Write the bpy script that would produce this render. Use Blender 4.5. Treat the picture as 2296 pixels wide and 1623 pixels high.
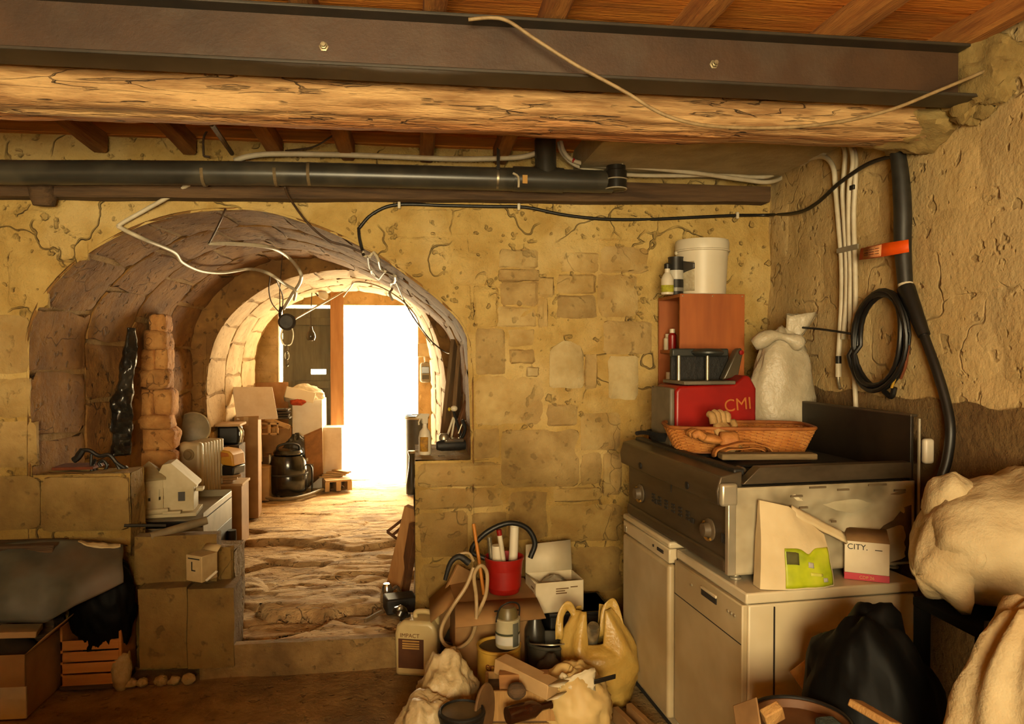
import bpy, bmesh, math, random
from mathutils import Vector, Matrix, noise, Euler

random.seed(7)
SC = bpy.context.scene
COL = SC.collection
for _o in list(bpy.data.objects):
    bpy.data.objects.remove(_o)

# ------------------------------------------------------------------ camera
FPX, CX, CY, W, H = 1650.0, 1148.0, 811.5, 2296, 1623
VPX, HOR, EYE = 930.0, 780.0, 1.73          # vanishing point of the depth axis, horizon row, eye height
cam_d = bpy.data.cameras.new('camera')
cam_d.sensor_fit = 'HORIZONTAL'; cam_d.sensor_width = 36.0
cam_d.lens = 36.0 * FPX / W
cam_d.clip_start = 0.05
cam = bpy.data.objects.new('camera', cam_d); COL.objects.link(cam)
YAW = math.atan((CX - VPX) / FPX); PIT = math.atan((CY - HOR) / FPX)
fwd = Vector((math.sin(YAW) * math.cos(PIT), math.cos(YAW) * math.cos(PIT), -math.sin(PIT)))
CAMP = Vector((0.0, 0.0, EYE))
cam.location = CAMP
cam.rotation_euler = fwd.to_track_quat('-Z', 'Y').to_euler()
SC.camera = cam
_R = fwd.to_track_quat('-Z', 'Y').to_matrix()
_RT, _UP = _R @ Vector((1, 0, 0)), _R @ Vector((0, 1, 0))

def ray(px, py):
    return fwd + _RT * ((px - CX) / FPX) - _UP * ((py - CY) / FPX)
def atY(px, py, y):
    d = ray(px, py); return CAMP + d * ((y - CAMP.y) / d.y)
def atX(px, py, x):
    d = ray(px, py); return CAMP + d * ((x - CAMP.x) / d.x)
def atZ(px, py, z):
    d = ray(px, py); return CAMP + d * ((z - CAMP.z) / d.z)

# ------------------------------------------------------------------ world, daylight, exposure
world = bpy.data.worlds.new('overcast_daylight'); SC.world = world
world.use_nodes = True
_bg = world.node_tree.nodes['Background']
_bg.inputs['Color'].default_value = (1.0, 0.80, 0.455, 1)
_bg.inputs['Strength'].default_value = 50.0
def portal(name, loc, rot, sx, sy):
    l = bpy.data.lights.new(name, 'AREA'); l.shape = 'RECTANGLE'; l.size = sx; l.size_y = sy
    l.cycles.is_portal = True
    o = bpy.data.objects.new(name, l); o.location = loc; o.rotation_euler = rot; COL.objects.link(o)
portal('entrance_daylight', (-0.35, -2.62, 1.75), (math.pi / 2, 0, 0), 1.9, 1.5)          # the wide entrance behind the photographer
portal('far_door_daylight', (-0.8, 9.31, 1.2), (-math.pi / 2, 0, 0), 1.75, 2.1)       # the open door at the end of the passage
SC.view_settings.view_transform = 'Standard'
SC.view_settings.look = 'None'
SC.view_settings.gamma = 1.0
SC.view_settings.use_curve_mapping = False
SC.view_settings.exposure = 0.0
SC.cycles.max_bounces = 6
SC.cycles.diffuse_bounces = 4
SC.cycles.glossy_bounces = 2
SC.cycles.use_adaptive_sampling = True
SC.cycles.adaptive_threshold = 0.10
SC.cycles.adaptive_min_samples = 12
SC.cycles.transmission_bounces = 4
SC.cycles.caustics_reflective = False
SC.cycles.caustics_refractive = False
SC.cycles.sample_clamp_indirect = 8.0

# ------------------------------------------------------------------ materials
MATS = {}
ALB = .74
def _node(nt, t, x=0, y=0, **kw):
    n = nt.nodes.new(t); n.location = (x, y)
    for k, v in kw.items(): setattr(n, k, v)
    return n
def srgb(*c):
    c = [x / 255.0 for x in c]
    return tuple((x / 12.92 if x <= .04045 else ((x + .055) / 1.055) ** 2.4) for x in c)
def mat(name, c1, c2=None, rough=.8, scale=8.0, bump=0.0, bscale=40.0, metal=0.0, stretch=(1, 1, 1), c3=None, sc3=1.5, amt3=.5,
        spec=.5, alpha=1.0, trans=0.0, detail=3.0, sss=0.0, vary=0.0, crack=0.0, csc=2.2, pit=0.0, lowdark=0.0, lo=.35, hi=.65, coat=0.0):
    """noise mix of two colours, optional larger blotches of a third, fine bump"""
    if name in MATS: return MATS[name]
    m = bpy.data.materials.new(name); m.use_nodes = True
    nt = m.node_tree; b = nt.nodes['Principled BSDF']
    b.inputs['Roughness'].default_value = rough; b.inputs['Metallic'].default_value = metal
    b.inputs['Specular IOR Level'].default_value = spec
    if trans: b.inputs['Transmission Weight'].default_value = trans
    if alpha < 1: b.inputs['Alpha'].default_value = alpha
    if coat: b.inputs['Coat Weight'].default_value = coat; b.inputs['Coat Roughness'].default_value = .25
    c2 = c2 or tuple(x * .8 for x in c1)
    c1, c2, c3 = [tuple(x * ALB for x in q) if q else q for q in (c1, c2, c3)]
    tc = _node(nt, 'ShaderNodeTexCoord', -1100, 0); mp = _node(nt, 'ShaderNodeMapping', -900, 0)
    mp.inputs['Scale'].default_value = stretch
    oi = _node(nt, 'ShaderNodeObjectInfo', -1300, -300)
    addv = _node(nt, 'ShaderNodeVectorMath', -1000, -200, operation='ADD')
    nt.links.new(tc.outputs['Object'], addv.inputs[0]); nt.links.new(oi.outputs['Location'], addv.inputs[1])
    nt.links.new(addv.outputs[0], mp.inputs['Vector'])
    n1 = _node(nt, 'ShaderNodeTexNoise', -700, 200); n1.inputs['Scale'].default_value = scale; n1.inputs['Detail'].default_value = detail
    n1.inputs['Roughness'].default_value = .65
    nt.links.new(mp.outputs[0], n1.inputs['Vector'])
    r1 = _node(nt, 'ShaderNodeMapRange', -500, 200); r1.inputs['From Min'].default_value = lo; r1.inputs['From Max'].default_value = hi
    nt.links.new(n1.outputs['Fac'], r1.inputs['Value'])
    mx = _node(nt, 'ShaderNodeMix', -300, 200, data_type='RGBA'); mx.inputs[6].default_value = (*c1, 1); mx.inputs[7].default_value = (*c2, 1)
    nt.links.new(r1.outputs[0], mx.inputs[0]); out = mx.outputs[2]
    if c3:
        n3 = _node(nt, 'ShaderNodeTexNoise', -700, 500); n3.inputs['Scale'].default_value = sc3; n3.inputs['Detail'].default_value = 2.5
        nt.links.new(mp.outputs[0], n3.inputs['Vector'])
        r3 = _node(nt, 'ShaderNodeMapRange', -500, 500); r3.inputs['From Min'].default_value = .5; r3.inputs['From Max'].default_value = .66
        r3.inputs['To Max'].default_value = amt3
        nt.links.new(n3.outputs['Fac'], r3.inputs['Value'])
        m3 = _node(nt, 'ShaderNodeMix', -150, 350, data_type='RGBA'); m3.inputs[7].default_value = (*c3, 1)
        nt.links.new(r3.outputs[0], m3.inputs[0]); nt.links.new(out, m3.inputs[6]); out = m3.outputs[2]
    hts = []
    if crack:
        nw = _node(nt, 'ShaderNodeTexNoise', -900, 900); nw.inputs['Scale'].default_value = 3.5; nw.inputs['Detail'].default_value = 2.5
        nt.links.new(mp.outputs[0], nw.inputs['Vector'])
        wv_ = _node(nt, 'ShaderNodeVectorMath', -750, 900, operation='MULTIPLY_ADD'); wv_.inputs[1].default_value = (.55, .55, .55)
        nt.links.new(nw.outputs['Color'], wv_.inputs[0]); nt.links.new(mp.outputs[0], wv_.inputs[2])
        vo = _node(nt, 'ShaderNodeTexVoronoi', -600, 900, feature='DISTANCE_TO_EDGE'); vo.inputs['Scale'].default_value = csc
        nt.links.new(wv_.outputs[0], vo.inputs['Vector'])
        rc = _node(nt, 'ShaderNodeMapRange', -450, 900); rc.inputs['From Min'].default_value = .004; rc.inputs['From Max'].default_value = .014; rc.inputs['To Min'].default_value = 1; rc.inputs['To Max'].default_value = 0
        nt.links.new(vo.outputs['Distance'], rc.inputs['Value'])
        rm_ = _node(nt, 'ShaderNodeMapRange', -450, 1100); rm_.inputs['From Min'].default_value = .50; rm_.inputs['From Max'].default_value = .60
        nt.links.new(nw.outputs['Fac'], rm_.inputs['Value'])
        ml = _node(nt, 'ShaderNodeMath', -300, 900, operation='MULTIPLY'); nt.links.new(rc.outputs[0], ml.inputs[0]); nt.links.new(rm_.outputs[0], ml.inputs[1])
        m2 = _node(nt, 'ShaderNodeMath', -200, 900, operation='MULTIPLY'); m2.inputs[1].default_value = crack; nt.links.new(ml.outputs[0], m2.inputs[0])
        mk = _node(nt, 'ShaderNodeMix', -50, 700, data_type='RGBA'); mk.inputs[7].default_value = (*[x * .30 for x in c2], 1)
        nt.links.new(m2.outputs[0], mk.inputs[0]); nt.links.new(out, mk.inputs[6]); out = mk.outputs[2]; hts.append((ml.outputs[0], -1.2))
    if pit:
        np_ = _node(nt, 'ShaderNodeTexNoise', -700, 1300); np_.inputs['Scale'].default_value = 17; np_.inputs['Detail'].default_value = 2
        nt.links.new(mp.outputs[0], np_.inputs['Vector'])
        rp_ = _node(nt, 'ShaderNodeMapRange', -500, 1300); rp_.inputs['From Min'].default_value = .63; rp_.inputs['From Max'].default_value = .70
        nt.links.new(np_.outputs['Fac'], rp_.inputs['Value'])
        m3_ = _node(nt, 'ShaderNodeMath', -350, 1300, operation='MULTIPLY'); m3_.inputs[1].default_value = pit; nt.links.new(rp_.outputs[0], m3_.inputs[0])
        mk = _node(nt, 'ShaderNodeMix', 0, 900, data_type='RGBA'); mk.inputs[7].default_value = (*[x * .45 for x in c2], 1)
        nt.links.new(m3_.outputs[0], mk.inputs[0]); nt.links.new(out, mk.inputs[6]); out = mk.outputs[2]; hts.append((rp_.outputs[0], -.8))
    if lowdark:                                  # darker tone towards the foot, ending raggedly about a metre up
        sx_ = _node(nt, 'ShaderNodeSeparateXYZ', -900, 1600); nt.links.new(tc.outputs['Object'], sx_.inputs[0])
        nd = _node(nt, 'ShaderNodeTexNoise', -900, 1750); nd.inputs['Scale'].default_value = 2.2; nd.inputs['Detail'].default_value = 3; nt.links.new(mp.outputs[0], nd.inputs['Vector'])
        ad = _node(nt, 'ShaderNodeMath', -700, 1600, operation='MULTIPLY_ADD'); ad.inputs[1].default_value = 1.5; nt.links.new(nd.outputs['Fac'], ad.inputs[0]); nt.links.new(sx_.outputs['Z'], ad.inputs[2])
        rd = _node(nt, 'ShaderNodeMapRange', -550, 1600, interpolation_type='SMOOTHSTEP'); rd.inputs['From Min'].default_value = 1.55; rd.inputs['From Max'].default_value = 2.15; rd.inputs['To Min'].default_value = lowdark; rd.inputs['To Max'].default_value = 0
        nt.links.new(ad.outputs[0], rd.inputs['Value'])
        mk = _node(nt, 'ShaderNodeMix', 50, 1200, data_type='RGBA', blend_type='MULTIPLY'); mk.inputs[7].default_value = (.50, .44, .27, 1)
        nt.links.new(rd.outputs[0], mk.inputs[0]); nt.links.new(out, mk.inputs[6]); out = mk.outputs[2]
    if vary:
        rv = _node(nt, 'ShaderNodeMapRange', -300, 600); rv.inputs['To Min'].default_value = 1 - vary; rv.inputs['To Max'].default_value = 1 + vary
        nt.links.new(oi.outputs['Random'], rv.inputs['Value'])
        hv = _node(nt, 'ShaderNodeHueSaturation', 0, 400); nt.links.new(out, hv.inputs['Color']); nt.links.new(rv.outputs[0], hv.inputs['Value']); out = hv.outputs[0]
    nt.links.new(out, b.inputs['Base Color'])
    if bump:
        nb = _node(nt, 'ShaderNodeTexNoise', -700, -300); nb.inputs['Scale'].default_value = bscale; nb.inputs['Detail'].default_value = 3.5
        nb.inputs['Roughness'].default_value = .7
        nt.links.new(mp.outputs[0], nb.inputs['Vector'])
        bp = _node(nt, 'ShaderNodeBump', -300, -300); bp.inputs['Strength'].default_value = min(1, bump); bp.inputs['Distance'].default_value = .02 * max(1, bump)
        hgt = nb.outputs['Fac']
        for s_, k_ in hts:
            ma = _node(nt, 'ShaderNodeMath', -450, -500, operation='MULTIPLY_ADD'); ma.inputs[1].default_value = k_
            nt.links.new(s_, ma.inputs[0]); nt.links.new(hgt, ma.inputs[2]); hgt = ma.outputs[0]
        nt.links.new(hgt, bp.inputs['Height']); nt.links.new(bp.outputs[0], b.inputs['Normal'])
    MATS[name] = m
    return m
def plain(name, c, rough=.5, metal=0.0, **kw):
    return mat(name, c, tuple(x * .86 for x in c), rough=rough, metal=metal, scale=kw.pop('scale', 6.0), **kw)

# ------------------------------------------------------------------ mesh building
def crom(pts, n=6):
    """Catmull-Rom through the points"""
    P = [Vector(p) for p in pts]
    if len(P) < 3: return P
    P = [P[0] * 2 - P[1]] + P + [P[-1] * 2 - P[-2]]
    out = []
    for i in range(1, len(P) - 2):
        a, b, c, d = P[i - 1], P[i], P[i + 1], P[i + 2]
        for k in range(n):
            t = k / n
            out.append(.5 * ((2 * b) + (c - a) * t + (2 * a - 5 * b + 4 * c - d) * t * t + (3 * b - a - 3 * c + d) * t ** 3))
    out.append(P[-2]); return out
def TR(loc=(0, 0, 0), rz=0, rx=0, ry=0, s=1):
    return Matrix.Translation(loc) @ Euler((rx, ry, rz), 'XYZ').to_matrix().to_4x4() @ Matrix.Diagonal((s, s, s, 1))
class MB:
    def __init__(self, M=None): self.v = []; self.f = []; self.M = M or Matrix()
    def add(self, vs, fs, M=None):
        o = len(self.v); T = self.M @ M if M is not None else self.M
        self.v += [T @ Vector(p) for p in vs]; self.f += [tuple(o + i for i in q) for q in fs]; return self
    def box(self, c, s, M=None, taper=1.0):
        x, y, z = s[0] / 2, s[1] / 2, s[2] / 2; cx, cy, cz = c; t = taper
        v = [(cx - x, cy - y, cz - z), (cx + x, cy - y, cz - z), (cx + x, cy + y, cz - z), (cx - x, cy + y, cz - z),
             (cx - x * t, cy - y * t, cz + z), (cx + x * t, cy - y * t, cz + z), (cx + x * t, cy + y * t, cz + z), (cx - x * t, cy + y * t, cz + z)]
        return self.add(v, [(0, 3, 2, 1), (4, 5, 6, 7), (0, 1, 5, 4), (1, 2, 6, 5), (2, 3, 7, 6), (3, 0, 4, 7)], M)
    def box2(self, a, b, M=None):
        return self.box([(a[i] + b[i]) / 2 for i in range(3)], [abs(b[i] - a[i]) for i in range(3)], M)
    def tube(self, pts, r, n=8, smooth=0, caps=True, M=None, closed=False):
        P = crom(pts, smooth) if smooth else [Vector(p) for p in pts]
        L = len(P); vs = []; fs = []
        rr = r if callable(r) else (lambda t: r)
        T0 = None; nrm = None
        for i, p in enumerate(P):
            if closed: t = P[(i + 1) % L] - P[i - 1]
            else: t = (P[min(i + 1, L - 1)] - P[max(i - 1, 0)])
            t = t.normalized() if t.length > 1e-9 else Vector((0, 0, 1))
            if nrm is None:
                a = Vector((0, 0, 1)) if abs(t.z) < .9 else Vector((1, 0, 0)); nrm = (a - t * a.dot(t)).normalized()
            else:
                nrm = nrm - t * nrm.dot(t); nrm = nrm.normalized() if nrm.length > 1e-6 else t.orthogonal().normalized()
            bn = t.cross(nrm); q = rr(i / max(1, L - 1))
            for k in range(n):
                a = 2 * math.pi * k / n; vs.append(p + (nrm * math.cos(a) + bn * math.sin(a)) * q)
        for i in range(L if closed else L - 1):
            j = (i + 1) % L
            for k in range(n):
                k2 = (k + 1) % n; fs.append((i * n + k, i * n + k2, j * n + k2, j * n + k))
        if caps and not closed:
            fs.append(tuple(reversed(range(n)))); fs.append(tuple((L - 1) * n + k for k in range(n)))
        return self.add(vs, fs, M)
    def lathe(self, prof, n=24, M=None, squash=1.0):
        vs = []; fs = []
        for (r, z) in prof:
            for k in range(n):
                a = 2 * math.pi * k / n; vs.append((r * math.cos(a), r * math.sin(a) * squash, z))
        for i in range(len(prof) - 1):
            for k in range(n):
                k2 = (k + 1) % n; fs.append((i * n + k, i * n + k2, (i + 1) * n + k2, (i + 1) * n + k))
        if prof[0][0] > 1e-5: fs.append(tuple(reversed(range(n))))
        if prof[-1][0] > 1e-5: fs.append(tuple((len(prof) - 1) * n + k for k in range(n)))
        return self.add(vs, fs, M)
    def prism(self, poly, d, M=None):
        """polygon in local XZ extruded along +Y by d"""
        n = len(poly)
        vs = [(x, 0, z) for x, z in poly] + [(x, d, z) for x, z in poly]
        fs = [tuple(range(n)), tuple(reversed(range(n, 2 * n)))] + [(i, i + n, (i + 1) % n + n, (i + 1) % n) for i in range(n)]
        return self.add(vs, fs, M)
    def grid(self, fn, nu, nv, M=None, cu=False):
        vs = [fn(i / nu, j / nv) for j in range(nv + 1) for i in range(nu + 1)]
        fs = [(j * (nu + 1) + i, j * (nu + 1) + i + 1, (j + 1) * (nu + 1) + i + 1, (j + 1) * (nu + 1) + i) for j in range(nv) for i in range(nu)]
        return self.add(vs, fs, M)
    def blob(self, c, r, fn=None, nu=32, nv=20, M=None):
        """ellipsoid whose every point can be moved by fn(unit direction) -> factor or Vector"""
        vs = []; fs = []
        for j in range(nv + 1):
            th = math.pi * j / nv
            for i in range(nu):
                ph = 2 * math.pi * i / nu
                d = Vector((math.sin(th) * math.cos(ph), math.sin(th) * math.sin(ph), math.cos(th)))
                p = Vector((d.x * r[0], d.y * r[1], d.z * r[2]))
                if fn:
                    q = fn(d, p)
                    p = q if isinstance(q, Vector) else p * q
                vs.append(p + Vector(c))
        for j in range(nv):
            for i in range(nu):
                i2 = (i + 1) % nu; fs.append((j * nu + i, (j + 1) * nu + i, (j + 1) * nu + i2, j * nu + i2))
        return self.add(vs, fs, M)
    def build(self, name, material, parent=None, smooth=None, bevel=0, world=False, seg=2, solid=0, sub=0, kind=None):
        vs = self.v
        if parent is None:
            mn = Vector([min(p[i] for p in vs) for i in range(3)]); mxx = Vector([max(p[i] for p in vs) for i in range(3)])
            org = Vector(((mn.x + mxx.x) / 2, (mn.y + mxx.y) / 2, mn.z))
            vs = [p - org for p in vs]
        elif world:
            inv = parent.matrix_basis.inverted()
            if parent.parent: inv = inv @ parent.parent.matrix_basis.inverted()
            vs = [inv @ p for p in vs]
        me = bpy.data.meshes.new(name); me.from_pydata(vs, [], self.f); me.validate(); me.update()
        o = bpy.data.objects.new(name, me); COL.objects.link(o)
        if parent is None: o.location = org
        else: o.parent = parent
        me.materials.append(material)
        bm = bmesh.new(); bm.from_mesh(me); bmesh.ops.recalc_face_normals(bm, faces=bm.faces); bm.to_mesh(me); bm.free()
        if smooth is None or smooth:
            me.shade_smooth()
            if smooth is None: me.set_sharp_from_angle(angle=math.radians(38))
        if solid:
            md = o.modifiers.new('solid', 'SOLIDIFY'); md.thickness = solid; md.offset = 0
        if bevel:
            md = o.modifiers.new('bevel', 'BEVEL'); md.width = bevel; md.segments = seg; md.limit_method = 'ANGLE'; md.angle_limit = math.radians(40)
        if sub:
            md = o.modifiers.new('sub', 'SUBSURF'); md.levels = sub; md.render_levels = sub
        if kind: o['kind'] = kind
        return o
def tag(o, label, cat, group=None):
    o['label'] = label; o['category'] = cat
    if group: o['group'] = group
    return o
def thing(name, label, cat, loc=(0, 0, 0), rz=0, group=None, rx=0, ry=0):
    o = bpy.data.objects.new(name, None); COL.objects.link(o); o.empty_display_size = .05
    o.location = loc; o.rotation_euler = (rx, ry, rz)
    o.matrix_basis = TR(loc, rz, rx, ry)
    return tag(o, label, cat, group)
def one(name, label, cat, mb, material, group=None, **kw):
    return tag(mb.build(name, material, **kw), label, cat, group)
def struct(o, label=None):
    o['kind'] = 'structure'
    if label: o['label'] = label
    return o
def lettering(s, size, M, material, parent, name='lettering', ext=.0006):
    """flat print in the local XZ plane of the parent, reading along +X"""
    cu = bpy.data.curves.new(name, 'FONT'); cu.body = s; cu.size = size; cu.extrude = ext; cu.align_x = 'CENTER'; cu.align_y = 'CENTER'
    tmp = bpy.data.objects.new('tmp', cu)
    me = bpy.data.meshes.new_from_object(tmp); bpy.data.objects.remove(tmp); bpy.data.curves.remove(cu)
    o = bpy.data.objects.new(name, me); COL.objects.link(o); o.parent = parent
    me.materials.clear(); me.materials.append(material)
    o.matrix_basis = M @ Matrix.Rotation(math.pi / 2, 4, 'X')
    return o
def nz(p, s=1.0, o=0.0):
    return noise.noise(Vector(p) * s + Vector((o, o * 1.7, -o)))
def fbm(p, s=1.0, oc=3, o=0.0):
    a, t, f = 1.0, 0.0, s
    for k in range(oc):
        t += a * nz(p, f, o + k * 3.1); a *= .5; f *= 2.05
    return t
def copy_tree(o, parent=None):
    c = o.copy(); COL.objects.link(c); c.parent = parent
    for ch in list(o.children): copy_tree(ch, c)
    return c
# ------------------------------------------------------------------ palette of the building
LIME = mat('limestone_yellow', srgb(212, 184, 122), srgb(184, 150, 86), rough=.92, scale=5, bump=.55, bscale=26, c3=srgb(168, 134, 80), sc3=2.2, amt3=.6, vary=.08, crack=.6, csc=3.5, pit=.4, lowdark=.9)
PLASTER = mat('lime_plaster', srgb(214, 182, 108), srgb(186, 150, 78), rough=.92, scale=4, bump=.9, bscale=20, c3=srgb(224, 196, 132), sc3=3, amt3=.7, crack=.6, csc=2.0, pit=.4, lowdark=.9)
STONEP = mat('pale_stone', srgb(216, 194, 142), srgb(196, 170, 114), rough=.92, scale=7, bump=.3, bscale=40, lowdark=.9)
STONEG = mat('grey_stone', srgb(196, 166, 106), srgb(170, 138, 82), rough=.92, scale=7, bump=.45, bscale=36, c3=srgb(206, 176, 116), sc3=4, vary=.08, pit=.5, lowdark=.9)
RWALL = mat('right_wall_render', srgb(228, 198, 140), srgb(206, 174, 114), rough=.92, scale=3, bump=.45, bscale=18, c3=srgb(214, 190, 140), sc3=2, amt3=.6, crack=.5, csc=1.6, pit=.4)
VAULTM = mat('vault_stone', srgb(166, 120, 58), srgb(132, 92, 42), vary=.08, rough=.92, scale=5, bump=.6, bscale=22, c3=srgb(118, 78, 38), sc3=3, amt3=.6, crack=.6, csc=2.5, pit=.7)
RINGM = mat('arch_stone', srgb(214, 182, 130), srgb(198, 164, 110), rough=.9, scale=5, bump=.35, bscale=25, c3=srgb(170, 140, 80), sc3=5, amt3=.4, crack=.5, csc=3, pit=.35)
ROCKM = mat('rock_floor', srgb(236, 202, 148), srgb(206, 168, 114), rough=.9, scale=6, bump=.8, bscale=24, c3=srgb(136, 102, 62), sc3=3, amt3=.7, stretch=(1, 2.2, 1), crack=.8, csc=3.0, pit=.5)
EARTH = mat('packed_earth', srgb(176, 144, 90), srgb(142, 112, 66), rough=.95, scale=7, bump=.6, bscale=30, c3=srgb(112, 86, 50), sc3=2, amt3=.7, pit=.4)
DARKBAND = mat('dark_plaster', srgb(136, 106, 62), srgb(98, 70, 36), rough=.95, scale=6, bump=.6, bscale=24, c3=srgb(158, 128, 78), sc3=3, amt3=.5)
MORTAR = mat('mortar', srgb(176, 142, 86), srgb(146, 112, 60), rough=.95, scale=9, bump=.6, bscale=40)
OLDWOOD = mat('old_beam_wood', srgb(222, 180, 122), srgb(158, 116, 70), rough=.88, scale=7, bump=1.0, bscale=14, stretch=(.3, 3, 3), c3=srgb(206, 128, 62), sc3=1.6, amt3=.7, lo=.38, hi=.6, crack=.8, csc=5.0, pit=.3)
BOARD = mat('ceiling_board_wood', srgb(246, 158, 58), srgb(222, 128, 40), rough=.8, scale=4, bump=.35, bscale=18, stretch=(.4, 4, 4), c3=srgb(156, 92, 38), sc3=3)
JOISTM = mat('joist_wood', srgb(206, 140, 66), srgb(160, 100, 44), rough=.85, scale=5, bump=.5, bscale=18, stretch=(4, .4, 4), c3=srgb(120, 74, 34), sc3=2)
DARKWOOD = mat('dark_lintel_wood', srgb(112, 84, 54), srgb(72, 52, 32), rough=.85, scale=5, bump=.6, bscale=18, stretch=(.35, 4, 4))
STEELB = mat('painted_steel', srgb(84, 58, 36), srgb(66, 45, 28), rough=.55, scale=3, metal=.0, bump=.08, bscale=60, c3=srgb(88, 74, 60), sc3=5, amt3=.4)
BLACKST = mat('steel_edge', srgb(70, 62, 50), srgb(54, 48, 39), rough=.5, metal=.15, scale=5)
CONCRETE = mat('grey_concrete', srgb(206, 188, 148), srgb(176, 160, 124), rough=.9, scale=4, bump=.3, bscale=20)

YB, XR, XL, ZC = 4.15, 2.08, -3.2, 2.945
YF = -2.2; E0, E1, EZ0, EZ = -1.3, .6, 1.0, 2.5                 # entrance behind the photographer
ZF2 = 0.17
Y1, Y2, Y3 = 6.3, 8.0, 8.9

def stone_piece(S, s0, s1, t0, t1, h, seed, j=.006, back=.02, nu=5, nv=4, rnd=.012, topdrop=0.0, amp=.006):
    """one stone with its own edges; S(s,t,h) maps the surface, h towards the viewer"""
    rg = random.Random(seed); vs = []; fs = []
    cs = [(s0 + rg.uniform(0, j), t0 + rg.uniform(0, j)), (s1 - rg.uniform(0, j), t0 + rg.uniform(0, j)),
          (s1 - rg.uniform(0, j), t1 - rg.uniform(0, j)), (s0 + rg.uniform(0, j), t1 - rg.uniform(0, j))]
    for jv in range(nv + 1):
        for iu in range(nu + 1):
            u, v = iu / nu, jv / nv
            # pull the outer rows towards the border so the edge rounds tightly
            uu = {1: .10, nu - 1: .90}.get(iu, u); vv = {1: .12, nv - 1: .88}.get(jv, v)
            a = [cs[0][k] * (1 - uu) + cs[1][k] * uu for k in (0, 1)]; b = [cs[3][k] * (1 - uu) + cs[2][k] * uu for k in (0, 1)]
            s, t = a[0] * (1 - vv) + b[0] * vv, a[1] * (1 - vv) + b[1] * vv
            edge = iu in (0, nu) or jv in (0, nv); corner = iu in (0, nu) and jv in (0, nv)
            hh = h + rg.uniform(-amp, amp) * (.6 if edge else 1) - (rnd if edge else 0)
            if edge:
                s += rg.uniform(-.004, .004); t += rg.uniform(-.004, .004)
            if corner:
                s += (s1 - s0) * (.03 if iu == 0 else -.03); t += (t1 - t0) * (.04 if jv == 0 else -.04)
            if topdrop: t -= topdrop * (2 * uu - 1) ** 2 * vv
            vs.append(S(s, t, hh))
    W1 = nu + 1
    fs += [(q * W1 + i, q * W1 + i + 1, (q + 1) * W1 + i + 1, (q + 1) * W1 + i) for q in range(nv) for i in range(nu)]
    ring = [i for i in range(W1)] + [q * W1 + nu for q in range(1, nv + 1)] + [nv * W1 + i for i in range(nu - 1, -1, -1)] + [q * W1 for q in range(nv - 1, 0, -1)]
    base = len(vs)
    for r in ring:
        iu, jv = r % W1, r // W1; u, v = iu / nu, jv / nv
        s = cs[0][0] * (1 - u) + cs[1][0] * u; t = cs[0][1] * (1 - v) + cs[3][1] * v
        if topdrop: t -= topdrop * (2 * u - 1) ** 2 * v
        vs.append(S(s, t, -back))
    L = len(ring)
    fs += [(ring[i], base + i, base + (i + 1) % L, ring[(i + 1) % L]) for i in range(L)]
    mb = MB(); mb.add(vs, fs); return mb

def wdisp(x, y, z, a=1.0):
    p = (x, y, z)
    return a * (.014 * nz(p, 2.2, 1.3) + .009 * nz(p, 6.5, 4.1) + .004 * nz(p, 17, 9.0))

# ---------------------------------------------------------------- arch profile in the back wall (x, z at Y = YB)
def prof(pts, y): return [(atY(a, b, y).x, atY(a, b, y).z) for a, b in pts]
ARCH = prof([(70, 1000), (72, 870), (66, 770), (88, 690), (150, 610), (235, 548), (330, 503), (430, 478), (560, 472), (650, 490), (760, 530), (860, 583), (940, 640), (1000, 690), (1042, 745), (1055, 830), (1057, 1032)], YB)
def smooth2(pr, n=5): return [(p.x, p.z) for p in crom([(a, 0, b) for a, b in pr], n)]
ARCHS = smooth2(ARCH)
XA0, XA1 = ARCH[0][0], ARCH[-1][0]
def arch_z(x):
    best = 0
    for (a, b), (c, d) in zip(ARCHS, ARCHS[1:]):
        if a != c and min(a, c) - 1e-6 <= x <= max(a, c) + 1e-6: best = max(best, b + (d - b) * (x - a) / (c - a))
    return best
ZLR, ZLL = atY(1000, 1032, YB).z, atY(200, 1062, YB).z        # ledge heights right / left of the passage
XPR, XPL, XLB = atY(931, 1200, YB).x, atY(524, 1300, YB).x, atY(294, 1120, YB).x

wall = MB()
def patch(x0, x1, zf0, zf1, nx, nzv):
    def fn(u, v):
        x = x0 + (x1 - x0) * u; a, b = zf0(x), zf1(x); z = a + (b - a) * v
        d = wdisp(x, YB, z, 1.3)
        return (x, YB - .008 + d, z)
    wall.grid(fn, nx, nzv)
cst = lambda c: (lambda x: c)
patch(XL - .05, XA0 + .004, cst(-.05), cst(ZC + .03), 30, 70)
patch(XA1 - .004, XR + .06, cst(-.05), cst(ZC + .03), 60, 90)
patch(XA0, XA1, lambda x: arch_z(x), cst(ZC), 90, 30)
patch(XPR, XA1 + .004, cst(-.05), cst(ZLR), 12, 36)
patch(XA0, XLB, cst(0), cst(ZLL), 24, 40)
patch(XLB, XPL, cst(0), cst(.62), 20, 20)
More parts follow.
